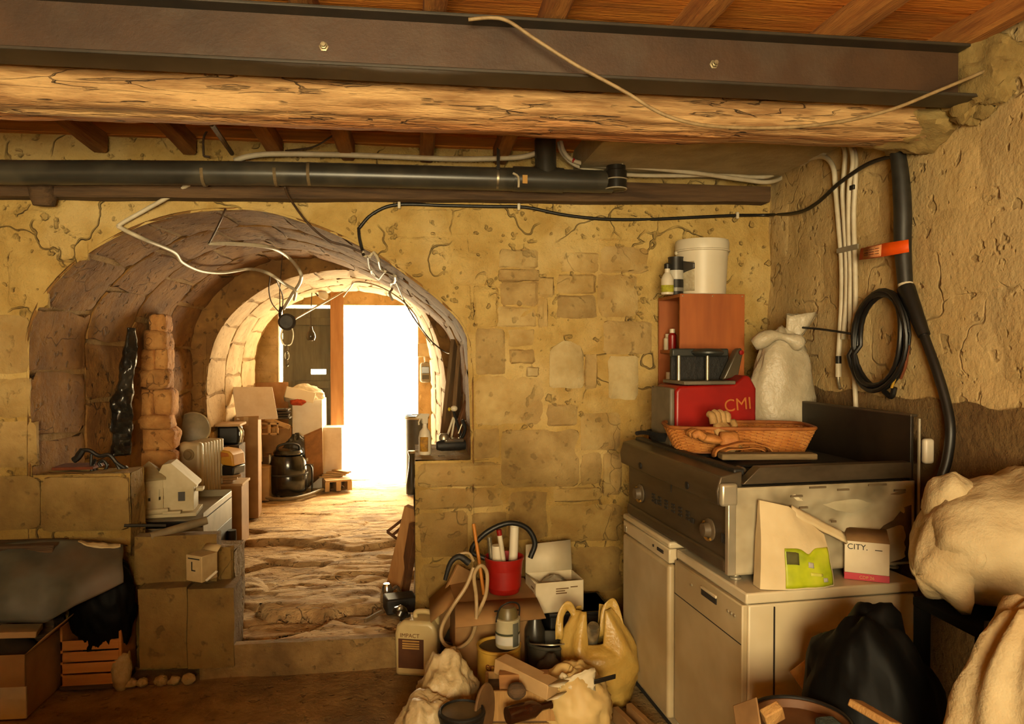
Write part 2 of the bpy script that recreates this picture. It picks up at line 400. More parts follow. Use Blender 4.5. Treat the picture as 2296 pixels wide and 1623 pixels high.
# returns of the low walls into the passage
def side(x, y0, y1, z0, z1, ny, nzv):
    wall.grid(lambda u, v: (x + wdisp(x + 5, y0 + (y1 - y0) * u, z0 + (z1 - z0) * v), y0 + (y1 - y0) * u, z0 + (z1 - z0) * v), ny, nzv)
def top(x0, x1, y0, y1, z, nx, ny):
    wall.grid(lambda u, v: (x0 + (x1 - x0) * u, y0 + (y1 - y0) * v, z + wdisp(x0 + (x1 - x0) * u, y0 + (y1 - y0) * v, 3)), nx, ny)
side(XPR, YB - .01, 4.85, 0, ZLR, 16, 30); top(XPR, XA1 + .1, YB - .01, 4.85, ZLR, 10, 16)
wall.grid(lambda u, v: (XPR + (XA1 + .1 - XPR) * u, 4.85, ZLR * v), 2, 2)
side(XLB, YB - .01, 4.34, 0, ZLL, 16, 24); top(XA0 - .1, XLB, YB - .01, 4.34, ZLL, 16, 20)
wall.grid(lambda u, v: (XA0 - .1 + (XLB - XA0 + .1) * u, 4.34, ZLL * v), 2, 2)
side(XPL, YB - .01, 4.4, 0, .62, 8, 16); top(XLB, XPL, YB - .01, 4.4, .62, 14, 8)
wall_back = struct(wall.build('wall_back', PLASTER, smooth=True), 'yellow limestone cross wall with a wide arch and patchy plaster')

def Sback(s, t, h): return (s, YB - .010 + wdisp(s, YB, t, 1.3) - h, t)
def wstone(px0, py0, px1, py1, h=.008, m=LIME, seed=0, td=0, parent=wall_back, name='stone', amp=.006):
    e = 0 if name != 'stone' else 2.5
    a, b = atY(px0 - e, py1 + e, YB), atY(px1 + e, py0 - e, YB)
    mb = stone_piece(Sback, a.x, b.x, a.z, b.z, h, seed + int(px0 * 7 + py0), topdrop=td, amp=amp)
    return mb.build(name, m, parent, world=True)
PIER = [(1120, 562, 1204, 601, .010, 0), (1120, 606, 1206, 629, .018, 2), (1120, 632, 1206, 684, .008, 2), (1108, 688, 1204, 733, .004, 0), (1208, 622, 1240, 664, .012, 0),
        (1206, 668, 1226, 732, .010, 0), (1246, 662, 1336, 714, .008, 2), (1250, 616, 1336, 658, .008, 0), (1341, 616, 1428, 708, .010, 0), (1256, 566, 1342, 611, .006, 0), (1346, 556, 1452, 611, .008, 0),
        (1068, 738, 1130, 838, .014, 2), (1136, 738, 1198, 778, .004, 0), (1143, 783, 1197, 814, .010, 2), (1182, 824, 1206, 843, .014, 1),
        (1312, 795, 1338, 872, .010, 2), (1352, 722, 1458, 792, .012, 2), (1365, 800, 1428, 895, .012, 1),
        (1062, 843, 1218, 956, .006, 0), (1226, 906, 1294, 956, .006, 0), (1062, 962, 1120, 1030, .006, 2), (1125, 962, 1298, 1092, .012, 2), (1302, 926, 1388, 1008, .010, 0), (1302, 1013, 1348, 1088, .006, 2), (1352, 1016, 1392, 1110, .010, 0),
        (938, 1038, 1120, 1090, .012, 0), (938, 1094, 1126, 1140, .010, 0), (938, 1145, 1050, 1252, .008, 0), (1056, 1145, 1134, 1212, .006, 2), (1140, 1098, 1228, 1212, .006, 2), (1242, 1092, 1348, 1124, .010, 0),
        (1234, 1129, 1392, 1216, .010, 0), (938, 1257, 1060, 1440, .008, 0), (1066, 1218, 1226, 1330, .006, 0), (1232, 1222, 1392, 1330, .008, 2), (1066, 1336, 1392, 1450, .006, 2)]
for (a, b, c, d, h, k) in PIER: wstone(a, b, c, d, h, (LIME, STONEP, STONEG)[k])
wstone(1232, 766, 1308, 868, .014, STONEP, td=.05, amp=.002)
for (a, b, c, d, h, k) in [(-190, 705, -60, 835, .01, 0), (-52, 708, 66, 836, .012, 0), (-190, 846, -8, 936, .01, 2), (0, 848, 70, 936, .012, 0), (-190, 945, 82, 1050, .014, 2),
                           (-190, 1068, 92, 1192, .02, 2), (100, 1066, 291, 1190, .024, 2), (-190, 1204, 120, 1330, .006, 2), (128, 1200, 290, 1330, .006, 0),
                           (490, 1226, 522, 1312, .02, 0)]:
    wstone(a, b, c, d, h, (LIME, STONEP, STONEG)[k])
for (p0, p1, yf) in [((302, 1310), (486, 1198), 4.085), ((312, 1500), (418, 1316), 3.985), ((421, 1500), (524, 1317), 3.98)]:
    A, B = atY(*p0, yf), atY(*p1, yf); mb = MB(); nn = 6
    for (o_, du, dv) in [((A.x, yf, A.z), (B.x - A.x, 0, 0), (0, 0, B.z - A.z)), ((A.x, yf, B.z), (B.x - A.x, 0, 0), (0, YB - yf + .02, 0)), ((B.x, yf, A.z), (0, YB - yf + .02, 0), (0, 0, B.z - A.z)), ((A.x, YB + .02, A.z), (0, yf - YB - .02, 0), (0, 0, B.z - A.z))]:
        mb.grid(lambda u, v: Vector(o_) + Vector(du) * u + Vector(dv) * v + Vector((.006 * nz((o_[0] + du[0] * u, du[1] * u + dv[1] * v, o_[2] + dv[2] * v), 7, 1), .008 * nz((o_[0] + du[0] * u, du[1] * u + dv[1] * v, o_[2] + dv[2] * v), 6, 4), .006 * nz((o_[0] + du[0] * u, du[1] * u + dv[1] * v, o_[2] + dv[2] * v), 7, 9))), nn, nn)
    bpy.context.view_layer.update(); mb.build('stone', STONEG, wall_back, world=True)
# plaster lumps over the arch, thick enough to cast an edge
for (a, b, c, d, h) in [(0, 470, 130, 545, .008), (110, 520, 200, 585, .012), (880, 530, 1010, 600, .008), (1010, 560, 1095, 640, .012), (1060, 640, 1118, 735, .016), (900, 470, 1080, 525, .008), (1190, 480, 1480, 540, .008), (20, 560, 110, 690, .01)]:
    wstone(a, b, c, d, h, PLASTER, name='plaster_patch')
# solid masonry and rock round the cellar: the outer mass that keeps daylight to the two openings
om = MB(); a0, a1 = (-3.7, -2.62, -.4), (2.7, 9.3, 3.5)
def quad(p, q, r, t): om.add([p, q, r, t], [(0, 1, 2, 3)])
quad((a0[0], a0[1], a0[2]), (a0[0], a1[1], a0[2]), (a0[0], a1[1], a1[2]), (a0[0], a0[1], a1[2])); quad((a1[0], a0[1], a0[2]), (a1[0], a1[1], a0[2]), (a1[0], a1[1], a1[2]), (a1[0], a0[1], a1[2]))
quad((a0[0], a0[1], a1[2]), (a1[0], a0[1], a1[2]), (a1[0], a1[1], a1[2]), (a0[0], a1[1], a1[2])); quad((a0[0], a0[1], a0[2]), (a1[0], a0[1], a0[2]), (a1[0], a1[1], a0[2]), (a0[0], a1[1], a0[2]))
def holed(y, x0, x1, z0, z1):
    quad((a0[0], y, a0[2]), (x0, y, a0[2]), (x0, y, a1[2]), (a0[0], y, a1[2])); quad((x1, y, a0[2]), (a1[0], y, a0[2]), (a1[0], y, a1[2]), (x1, y, a1[2]))
    quad((x0, y, a0[2]), (x1, y, a0[2]), (x1, y, z0), (x0, y, z0)); quad((x0, y, z1), (x1, y, z1), (x1, y, a1[2]), (x0, y, a1[2]))
holed(a0[1], E0, E1, EZ0, EZ); holed(a1[1], -2.0, .2, -.1, 2.4)
struct(om.build('wall_outer', CONCRETE, smooth=False), 'solid masonry round the cellar')

# ---------------------------------------------------------------- right wall with faint big courses
rw = MB()
rw.grid(lambda u, v: (XR + .006 + wdisp(9, -2.3 + 6.5 * u, -.05 + (ZC + .1) * v, 1.2), -2.3 + 6.5 * u, -.05 + (ZC + .1) * v), 150, 80)
wall_right = struct(rw.build('wall_right', RWALL, smooth=True), 'rendered tan stone wall carrying conduits and cables')
def Sright(s, t, h): return (XR + .004 + wdisp(9, s, t, 1.2) - h, s, t)
rows = [(.98, 1.28), (1.285, 1.60), (1.605, 1.93), (1.935, 2.24), (2.245, 2.55)]
for ri, (z0, z1) in enumerate(rows):
    y = 1.15 + (ri % 2) * .37
    rg = random.Random(ri + 5)
    while y < YB - .1:
        w = rg.uniform(.55, .85); y1 = min(y + w, YB - .02)
        stone_piece(Sright, y, y1, z0, z1, .004, ri * 40 + int(y * 10), j=.008, rnd=.006, amp=.004).build('stone', RWALL, wall_right, world=True)
        y = y1 + .003
# darker band along the foot of the wall with a ragged upper edge
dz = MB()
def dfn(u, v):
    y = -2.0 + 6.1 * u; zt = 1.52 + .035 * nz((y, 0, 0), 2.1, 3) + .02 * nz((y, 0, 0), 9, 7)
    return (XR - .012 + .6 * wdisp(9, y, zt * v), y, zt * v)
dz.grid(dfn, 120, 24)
dz.build('dark_band', DARKBAND, wall_right, smooth=True, world=True)

# left wall and front wall (with the wide entrance behind the photographer)
lw = MB(); lw.grid(lambda u, v: (XL + wdisp(2, -2.2 + 6.4 * u, ZC * v), -2.2 + 6.4 * u, ZC * v), 40, 20)
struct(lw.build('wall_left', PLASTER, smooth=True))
fw = MB()
fw.box2((E0, YF - .4, 0), (E1, YF, EZ0))
fw.box2((XL, YF - .4, 0), (E0, YF, ZC)); fw.box2((E1, YF - .4, 0), (XR + .1, YF, ZC)); fw.box2((E0, YF - .4, EZ), (E1, YF, ZC))
struct(fw.build('wall_front', PLASTER))

pw = MB(); pw.grid(lambda u, v: (XL + (2.9) * u, .30 + wdisp(XL + 2.9 * u, .3, 1.28 * v), 1.28 * v), 40, 14); pw.grid(lambda u, v: (XL + 2.9 * u, .30 + .16 * v, 1.28), 40, 2); pw.grid(lambda u, v: (XL + 2.9 * u, .46, 1.28 * v), 10, 6); pw.grid(lambda u, v: (XL + 2.9, .30 + .16 * u, 1.28 * v), 2, 6)  # unseen low wall, added to keep entrance light off the lower left
struct(pw.build('wall_shade_added', PLASTER), 'added low wall, out of view, shading the lower left')

# ---------------------------------------------------------------- floor
fl = MB()
def ffn(u, v):
    x = XL - .1 + (XR - XL + .2) * u; y = -2.3 + 6.6 * v
    return (x, y, .010 * nz((x, y, 0), 1.4) + .006 * nz((x, y, 0), 6, 2) + .003 * nz((x, y, 0), 18, 4) - .006)
fl.grid(ffn, 130, 150)
struct(fl.build('floor', EARTH, smooth=True), 'dusty packed earth floor')
# rough bedrock floor of the passage, one step up
pf = MB()
def rock(x, y):
    wx = x + .10 * nz((x, y, 0), 4, 2); wy = y + .06 * nz((x, y, 3), 5, 2)
    def cell(sx, sy, o):
        d, p = noise.voronoi(Vector((wx * sx + o, wy * sy - o, 0)))
        c = noise.cell(Vector((p[0][0] * 7.1, p[0][1] * 5.3, o))); e = d[1] - d[0]
        return c, min(1, e / .16)
    c1, e1 = cell(1.5, 3.2, 1.7); c2, e2 = cell(3.6, 8.5, 6.1)
    fade = min(1, max(.18, 1.15 - (y - 4.9) * .42)); e = min(1, (y - 4.02) / .15)
    h = .046 * c1 + .010 * c2 * e1 - .018 * (1 - e1) - .005 * (1 - e2) + .007 * nz((x, y, 0), 5, 3) + .003 * nz((x, y, 1), 16, 3)
    return ZF2 - .012 + e * fade * h
def pgx(u, v):
    y = 4.02 + 4.95 * v; x0, x1 = (-1.12, .06) if y < 4.19 else (-2.4, .9)
    x = x0 + (x1 - x0) * u; return (x, y, rock(x, y))
pf.grid(pgx, 190, 330)
pf.grid(lambda u, v: (-1.12 + 1.2 * u, 4.02 + .012 * nz((u * 6, v, 0), 1.0, 3), ZF2 * v - .01), 30, 4)
struct(pf.build('floor_passage', ROCKM, smooth=True), 'worn bedrock floor of the passage with broken ledges')
ts = MB()
ts.grid(lambda u, v: (-1.12 + 1.2 * u, 3.985 + .05 * v + .01 * nz((u * 5, 0, 0), 1.0, 2), ZF2 + .004 + .004 * nz((u * 7, v, 0), 1.5)), 30, 2)
ts.grid(lambda u, v: (-1.12 + 1.2 * u, 3.985 + .01 * nz((u * 5, 0, 0), 1.0, 2) + .02 * (1 - v), ZF2 * v + .004 * v + (.004 * nz((u * 7, 0, 0), 1.5)) * v - .01 * (1 - v)), 30, 4)
struct(ts.build('trim_1', EARTH, smooth=True), 'worn edge of the single step up into the passage')

# ---------------------------------------------------------------- vault (Y = YB .. Y1)
def resample(pr, n):
    P = [Vector((a, b)) for a, b in pr]; L = [0]
    for a, b in zip(P, P[1:]): L.append(L[-1] + (b - a).length)
    out = []
    for k in range(n + 1):
        t = L[-1] * k / n; i = 0
        while i < len(L) - 2 and L[i + 1] < t: i += 1
        d = L[i + 1] - L[i]; out.append(P[i] + (P[i + 1] - P[i]) * ((t - L[i]) / d if d else 0))
    return out
class Loft:
    def __init__(s, p0, y0, p1, y1, n=80): s.a = resample(p0, n); s.b = resample(p1, n); s.y0, s.y1, s.n = y0, y1, n
    def pt(s, u, v):
        i = min(s.n - 1, max(0, int(u * s.n))); f = u * s.n - i
        a = s.a[i].lerp(s.a[i + 1], f); b = s.b[i].lerp(s.b[i + 1], f); return a.lerp(b, v)
    def at(s, u, v, h):
        e = .01; t = s.pt(min(1, u + e), v) - s.pt(max(0, u - e), v); t.normalize()
        nrm = Vector((t.y, -t.x))                    # to the inside of the vault (profiles run left foot -> crown -> right foot)
        p = s.pt(u, v) + nrm * h; return (p.x, s.y0 + (s.y1 - s.y0) * v, p.y)
def vault(name, loft, nseg, nrow, m, seedo, hj=.005, bb=.008, u0=0.0, u1=1.0):
    sh = MB(); sh.grid(lambda u, v: loft.at(u, v, -.012), 80, 6); o = struct(sh.build(name, MORTAR, smooth=True))
    rg = random.Random(seedo)
    for r in range(nrow):
        off = (.5 if r % 2 else 0) / nseg
        v0, v1 = r / nrow, (r + 1) / nrow
        for k in range(-1, nseg + 1):
            a, b = max(u0, k / nseg + off), min(u1, (k + 1) / nseg + off)
            if b - a < .02: continue
            jj = .0035
            S = lambda s_, t_, h_: loft.at(s_, t_, h_)
            mb = stone_piece(S, a + .001, b - .001, v0 + .003, v1 - .003, rg.uniform(-.002, hj), seedo * 1000 + r * 50 + k, j=jj, back=.012, nu=6, nv=4, rnd=.005, amp=bb * .5)
            mb.build('stone', m, o, world=True)
    return o
ARCHB = [(XA0 + .0, ZF2)] + ARCHS + [(XA1, ZF2)]
LA = Loft(ARCHB, YB - .02, [(a + (.22 if a < -.9 else .0) * max(0, (-.9 - a) / 1.2), b) for a, b in ARCHB], Y1 + .02)
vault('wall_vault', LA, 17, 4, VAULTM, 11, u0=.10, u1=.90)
RP = smooth2(prof([(470, 1000), (463, 900), (467, 820), (492, 742), (548, 678), (630, 630), (740, 606), (840, 612), (908, 645), (955, 703), (986, 780), (1001, 870), (1003, 1000)], Y1))
RQ = smooth2(prof([(572, 1000), (572, 880), (574, 800), (590, 745), (630, 698), (690, 668), (770, 654), (850, 660), (905, 682), (938, 720), (958, 775), (966, 850), (967, 1000)], Y2))
RPB = [(RP[0][0], ZF2)] + RP + [(RP[-1][0], ZF2)]; RQB = [(RQ[0][0], ZF2)] + RQ + [(RQ[-1][0], ZF2)]
LR = Loft(RPB, Y1, RQB, Y2)
vault('wall_arch', LR, 19, 3, RINGM, 12, hj=.006, u0=.08, u1=.93)
# face wall at the ring, front and rear
def face(name, outer, inner, y, m, n=80):
    a, b = resample(outer, n), resample(inner, n); mb = MB()
    mb.grid(lambda u, v: ((a[round(u * n)].lerp(b[round(u * n)], v)).x, y + wdisp((a[round(u * n)].lerp(b[round(u * n)], v)).x, y, (a[round(u * n)].lerp(b[round(u * n)], v)).y, .8), (a[round(u * n)].lerp(b[round(u * n)], v)).y), n, 6)
    return struct(mb.build(name, m, smooth=True))
ARCH1 = [(a + (.22 if a < -.9 else .0) * max(0, (-.9 - a) / 1.2), b) for a, b in ARCHB]
ARCH1o = [((a + .9) * 1.06 - .9, (b - ZF2) * 1.04 + ZF2) for a, b in ARCH1]
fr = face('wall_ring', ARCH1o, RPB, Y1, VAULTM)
for k, (z0, z1) in enumerate([(.95, 1.2), (1.21, 1.42), (1.43, 1.62), (1.63, 1.84), (1.85, 2.05)]):
    x0 = ARCH1[0][0] - .05; x1 = min(a for a, b in RP if abs(b - (z0 + z1) / 2) < .12) - .02 if any(abs(b - (z0 + z1) / 2) < .12 for a, b in RP) else -1.75
    if x1 - x0 > .08:
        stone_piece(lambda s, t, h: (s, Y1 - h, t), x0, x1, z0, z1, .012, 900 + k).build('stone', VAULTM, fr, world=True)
box_o = [(-2.9, ZF2), (-2.9, 2.75), (.9, 2.75), (.9, ZF2)]
face('wall_ring_rear', box_o, RQB, Y2, RINGM)
# far chamber
fc = MB()
fc.box2((-2.95, Y2, 0), (-2.9, Y3 + .3, 2.8)); fc.box2((.9, Y2, 0), (.95, Y3 + .3, 2.8)); fc.box2((-2.95, Y2, 2.75), (.95, Y3 + .3, 2.8))
struct(fc.build('wall_chamber', RINGM))
DX0, DX1, DZ1 = atY(624, 800, Y3).x, atY(937, 800, Y3).x, atY(800, 684, Y3).z
wf = MB()
wf.box2((-2.9, Y3, 0), (DX0, Y3 + .3, 2.8)); wf.box2((DX1, Y3, 0), (.9, Y3 + .3, 2.8)); wf.box2((DX0, Y3, DZ1), (DX1, Y3 + .3, 2.8)); wf.box2((DX0, Y3, -.2), (DX1, Y3 + .3, ZF2 - .01))
wall_far = struct(wf.build('wall_far', RINGM), 'end wall of the passage around the open door')
for k, (x0, x1, z0, z1) in enumerate([(DX0 - .32, DX0 - .01, 1.75, 2.05), (DX0 - .3, DX0 - .01, 1.45, 1.74), (DX0 - .34, DX0 - .01, 1.15, 1.44), (DX0 - .3, DX0 - .01, .85, 1.14), (DX0 - .6, DX0 - .31, 1.45, 1.74), (DX0 - .6, DX0 - .35, 1.15, 1.44),
                                      (DX1 + .01, DX1 + .3, 1.2, 1.5), (DX1 + .01, DX1 + .36, .9, 1.19), (DX1 + .01, DX1 + .33, 1.51, 1.8)]):
    stone_piece(lambda s, t, h: (s, Y3 - h, t), x0, x1, z0, z1, .012, 700 + k).build('stone', RINGM, wall_far, world=True)
# the two-leaf door: the closed leaf, its frame post; the other half stands open to daylight
DOORG = mat('grey_green_door', srgb(120, 112, 88), srgb(98, 92, 70), rough=.7, scale=4, stretch=(4, 4, .5))
POSTW = mat('door_post_wood', srgb(190, 140, 88), srgb(170, 120, 70), rough=.7, scale=4, stretch=(4, 4, .5))
PX0, PX1 = atY(741, 800, Y3).x, atY(771, 800, Y3).x
door = bpy.data.objects.new('door_1', None); COL.objects.link(door); door.location = (DX0, Y3 + .1, ZF2); door.matrix_basis = TR((DX0, Y3 + .1, ZF2)); struct(door, 'grey green plank door leaf with a light slot')
lx0, lx1, lz0, lz1 = DX0 + .035, PX0, ZF2 + .01, DZ1 - .035
sx0, sx1, sz0, sz1 = atY(697, 833, Y3 + .1).x, atY(731, 833, Y3 + .1).x, atY(700, 839, Y3 + .1).z, atY(700, 828, Y3 + .1).z
n = 5
for k in range(n):
    a, b = lx0 + (lx1 - lx0) * k / n - .0003, lx0 + (lx1 - lx0) * (k + 1) / n + .0003
    mb = MB()
    if b < sx0 or a > sx1: mb.box2((a, Y3 + .1, lz0), (b, Y3 + .135, lz1))
    else:
        mb.box2((a, Y3 + .1, lz0), (b, Y3 + .135, sz0)); mb.box2((a, Y3 + .1, sz1), (b, Y3 + .135, lz1))
        if a < sx0: mb.box2((a, Y3 + .1, sz0), (sx0, Y3 + .135, sz1))
        if b > sx1: mb.box2((sx1, Y3 + .1, sz0), (b, Y3 + .135, sz1))
    mb.build('plank', DOORG, door, world=True)
mb = MB()
for z in (.55, 1.25, 2.0): mb.box2((lx0, Y3 + .075, z), (lx1, Y3 + .1, z + .09))
mb.build('ledge_rail', DOORG, door, bevel=.004, world=True)
mb = MB(); mb.box2((PX0, Y3 - .02, ZF2), (PX1, Y3 + .14, 2.55)); mb.build('door_post', POSTW, door, bevel=.006, world=True)
mb = MB(); mb.box2((DX0 - .02, Y3 - .03, 2.02), (PX0 - .0, Y3 + .02, 2.08)); mb.build('cross_rail', POSTW, door, bevel=.004, world=True) if False else None

# rock pillar standing in the vault's flank, with a cavity of blackened foil beside it
PILM = mat('pillar_stone', srgb(222, 164, 94), srgb(190, 128, 64), rough=.9, scale=7, bump=.8, bscale=24, c3=srgb(150, 100, 50), sc3=5, crack=.6, csc=5, pit=.6, vary=.1)
def boxy(c, r, seed, n=5.0, amp=.12):
    mb = MB()
    def f(d, p):
        k = (abs(d.x) ** n + abs(d.y) ** n + abs(d.z) ** n) ** (-1 / n)
        q = Vector((d.x * r[0], d.y * r[1], d.z * r[2])) * k; w = Vector((q.x, q.y, q.z))
        return q * (1 + amp * nz(w, 9, seed) + amp * .7 * nz(w, 22, seed + 2))
    mb.blob(c, r, f, 28, 18); return mb
wp = struct(boxy((atY(345, 900, 5.55).x - .02, 5.60, 1.0), (.10, .12, .80), 3).build('wall_pillar', PILM, smooth=True), 'crumbling orange stone pillar in the vault')
for k, (a0, a1, b0, b1) in enumerate([(290, 396, 1120, 1062), (292, 394, 1064, 1010), (296, 392, 1012, 958), (300, 384, 962, 930), (302, 345, 934, 868), (342, 386, 934, 872), (306, 380, 872, 828), (312, 350, 832, 782), (346, 376, 832, 778), (322, 378, 784, 742), (334, 374, 744, 706)]):
    A, B = atY(a0, b0, 5.42), atY(a1, b1, 5.42); c = (A + B) / 2
    boxy((c.x, 5.46 + .02 * (k % 3), c.z), ((B.x - A.x) / 2, .10, (B.z - A.z) / 2 + .006), k * 2.3 + 1).build('stone', PILM, wp, smooth=True, world=True)

# hits the vault soffit along a pixel ray, a little inside it
def onvault(px, py, off=.02, ydef=5.0):
    y = YB + .02
    while y < Y1:
        p = atY(px, py, y)
        if p.z > arch_z(p.x) - off: return atY(px, py, max(YB - .05, y - .13))
        y += .02
    return atY(px, py, ydef)

# ---------------------------------------------------------------- ceiling: boards on joists on the steel beam
ceil = MB(); ceil.box2((XL, YF - .4, ZC), (XR + .1, YB + .2, ZC + .06))
ceiling = struct(ceil.build('ceiling', BOARD), 'orange timber ceiling of boards on joists')
y = -2.2; k = 0
while y < YB:
    w = .21 + .03 * math.sin(k * 2.3); y1 = min(y + w, YB)
    mb = MB(); dr = -.085 * max(0, (y - 2.6) / 1.55); mb.box2((XL, y + .003, ZC - .022 + .004 * math.sin(k * 1.7) + dr), (XR, y1 - .003, ZC + dr + .004))
    mb.build('ceiling_board', BOARD, ceiling, bevel=.003, world=True); y = y1; k += 1
ZJ = 2.835
JX = [atZ(px, py, ZJ).x for px, py in [(405, 6), (675, 18), (975, 32), (1247, 46), (1570, 60), (1905, 78), (2190, 92)]]
JX = [JX[0] - .88, JX[0] - .44] + JX
for k, x in enumerate(JX):
    w = .075 + .01 * math.sin(k * 3.1)
    mb = MB()
    mb.grid(lambda u, v: (0, 0, 0), 1, 1) if False else None
    N = 40
    for i in range(N):
        pass
    vs = []; fs = []
    for i in range(N + 1):
        yy = -2.2 + (YB + 2.15) * i / N; dx = .02 * nz((k * 5, yy, 0), .8); dz_ = .008 * nz((k * 5, yy, 3), 1.5) - .085 * max(0, (yy - 2.6) / 1.55); ww = w * (1 + .12 * nz((k, yy, 8), 2))
        vs += [(x + dx - ww / 2, yy, ZC - .01 + min(0, dz_)), (x + dx - ww / 2, yy, ZJ + dz_ + .012), (x + dx - ww * .35, yy, ZJ + dz_), (x + dx + ww * .35, yy, ZJ + dz_), (x + dx + ww / 2, yy, ZJ + dz_ + .012), (x + dx + ww / 2, yy, ZC - .01 + min(0, dz_))]
    for i in range(N):
        for q in range(5): fs.append((i * 6 + q, i * 6 + q + 1, (i + 1) * 6 + q + 1, (i + 1) * 6 + q))
    mb.add(vs, fs); mb.build('joist', JOISTM, ceiling, world=True)
# grey slab closing the bay at the back
mb = MB(); sl0 = atZ(1292, 350, 2.80).x
mb.box2((sl0, 2.84, 2.715), (XR - .01, YB - .02, 2.86)); mb.build('concrete_panel', CONCRETE, ceiling, bevel=.004, world=True)

# steel I-beam
YI, ZI = 2.50, 2.638
HI, WI, TW, TF = .19, .135, .009, .012
bt = thing('steel_beam', 'dark brown steel I-beam carrying the ceiling joists', 'beam', (0, YI, ZI))
sl = 0.0
mb = MB(); mb.box2((XL, -TW / 2, TF), (XR - .09, TW / 2, HI - TF)); mb.build('web', STEELB, bt)
mb = MB(); mb.box2((XL, -WI / 2, 0), (XR - .045, WI / 2, TF)); mb.build('flange', BLACKST, bt, bevel=.003)
mb = MB(); mb.box2((XL, -WI / 2, HI - TF), (XR - .09, WI / 2, HI)); mb.build('flange', BLACKST, bt, bevel=.003)
BOLT = mat('bolt_steel', srgb(200, 186, 150), srgb(150, 136, 104), rough=.4, metal=.6, scale=30)
for (a, b) in [(726, 105), (1600, 145)]:
    p = atY(a, b, YI - TW / 2)
    mb = MB(TR((p.x, 0, p.z - ZI), rx=math.pi / 2)); mb.lathe([(.016, .004), (.016, .008), (.011, .009), (.011, .02), (.008, .021), (.008, .03), (0, .03)], 6)
    mb.build('bolt', BOLT, bt)
# plaster socket round the end of the beam
mb = MB()
mb.blob((XR - .01, YI + .02, ZI + .10), (.075, .20, .16), lambda d, p: 1 + .35 * nz(d, 2.2, 2) + .15 * nz(d, 6, 1) + .06 * nz(d, 14, 1), 48, 30)
mb.blob((XR - .03, 2.80, 2.66), (.20, .20, .12), lambda d, p: 1 + .3 * nz(d, 2.2, 5) + .12 * nz(d, 7, 1), 40, 24)
struct(mb.build('wall_beam_socket', STONEP), 'pale plaster packed round the beam ends')
# old hewn timber beam just behind it
tb = MB()
pt_ = [(.0, .30), (-.016, .22), (-.010, .13), (.0, .07), (.022, .018), (.08, -.002), (.17, .0), (.225, .02), (.25, .07), (.25, .30)]
prof_t = [(p.x, p.y) for p in crom([(a_, b_, 0) for a_, b_ in pt_], 4)]
NX = 240
vs = []; fs = []
YT, ZT = 2.66, 2.565
for i in range(NX + 1):
    x = XL + (XR - XL) * i / NX
    for k, (dy, dzz) in enumerate(prof_t):
        kk = k * .25
        a = .016 * fbm((x * .8, kk * .5, 0), 1.6, 2, 2) + .010 * nz((x * 1.6, kk * 2.6, 0), 1.6, 5) - .014 * max(0, nz((x * 1.1, kk * 5.5, 0), 1.3, 7) - .18) + .005 * nz((x * 6, kk * 7, 0), 2, 5)
        sag = -.018 * (1 - ((x + .6) / 2.7) ** 2)
        vs.append((x, YT + dy + (a if dy < .15 else 0), ZT + dzz + (a * .9 if dzz < .2 else 0) + sag))
m_ = len(prof_t)
for i in range(NX):
    for q in range(m_ - 1): fs.append((i * m_ + q, i * m_ + q + 1, (i + 1) * m_ + q + 1, (i + 1) * m_ + q))
tb.add(vs, fs)
one('timber_beam', 'weathered hewn timber beam directly behind the steel beam', 'beam', tb, OLDWOOD, smooth=True)
# lintel timber over the arch, behind the drain pipe
lb = MB(); LX0, LZ0 = atY(0, 438, YB - .12).x, atY(0, 438, YB - .12).z; LX1, LZ1 = atY(1728, 452, YB - .12).x, atY(1728, 452, YB - .12).z
vs = []; fs = []
for i in range(61):
    x = XL + (atY(1728, 420, YB - .12).x - XL) * i / 60
    e = .008 * nz((x, 0, 0), 3, 2)
    zt = 2.66; zb = LZ0 + (LZ1 - LZ0) * (x - LX0) / (LX1 - LX0)
    vs += [(x, YB + .02, zb + e), (x, YB - .11, zb + e), (x, YB - .12 + e, zb + .02), (x, YB - .12 + e, zt), (x, YB + .02, zt)]
for i in range(60):
    for q in range(4): fs.append((i * 5 + q, i * 5 + q + 1, (i + 1) * 5 + q + 1, (i + 1) * 5 + q))
fs.append((0, 1, 2, 3, 4)); fs.append(tuple(300 + q for q in (4, 3, 2, 1, 0)))
lb.add(vs, fs)
one('lintel_beam', 'dark wooden lintel beam over the arch behind the drain pipe', 'beam', lb, DARKWOOD)
# ------------------------------------------------------------------ pipes, conduits and cables
WHITEC = mat('white_conduit', srgb(232, 222, 196), srgb(214, 200, 170), rough=.5, scale=12)
BLACKR = mat('black_rubber', srgb(26, 24, 22), srgb(18, 17, 16), rough=.45, scale=12)
PVCG = mat('dark_grey_pvc', srgb(70, 68, 60), srgb(58, 56, 49), rough=.32, scale=4, c3=srgb(104, 98, 82), sc3=5, amt3=.45)
PVCD = mat('black_pvc', srgb(46, 42, 36), srgb(36, 33, 28), rough=.3, scale=6)
BEIGEC = mat('beige_cable', srgb(172, 148, 106), srgb(140, 116, 78), rough=.6, scale=20)
BROWNC = mat('brown_wire', srgb(86, 62, 38), srgb(64, 44, 26), rough=.6, scale=20)
STEELZ = mat('zinc_strap', srgb(196, 186, 160), srgb(150, 140, 116), rough=.35, metal=.8, scale=18)
RING = mat('pale_gasket', srgb(206, 196, 172), srgb(180, 168, 140), rough=.5, scale=18)
FOAM = mat('white_foam', srgb(222, 208, 176), srgb(196, 180, 146), rough=.9, scale=30, bump=.4, bscale=60)

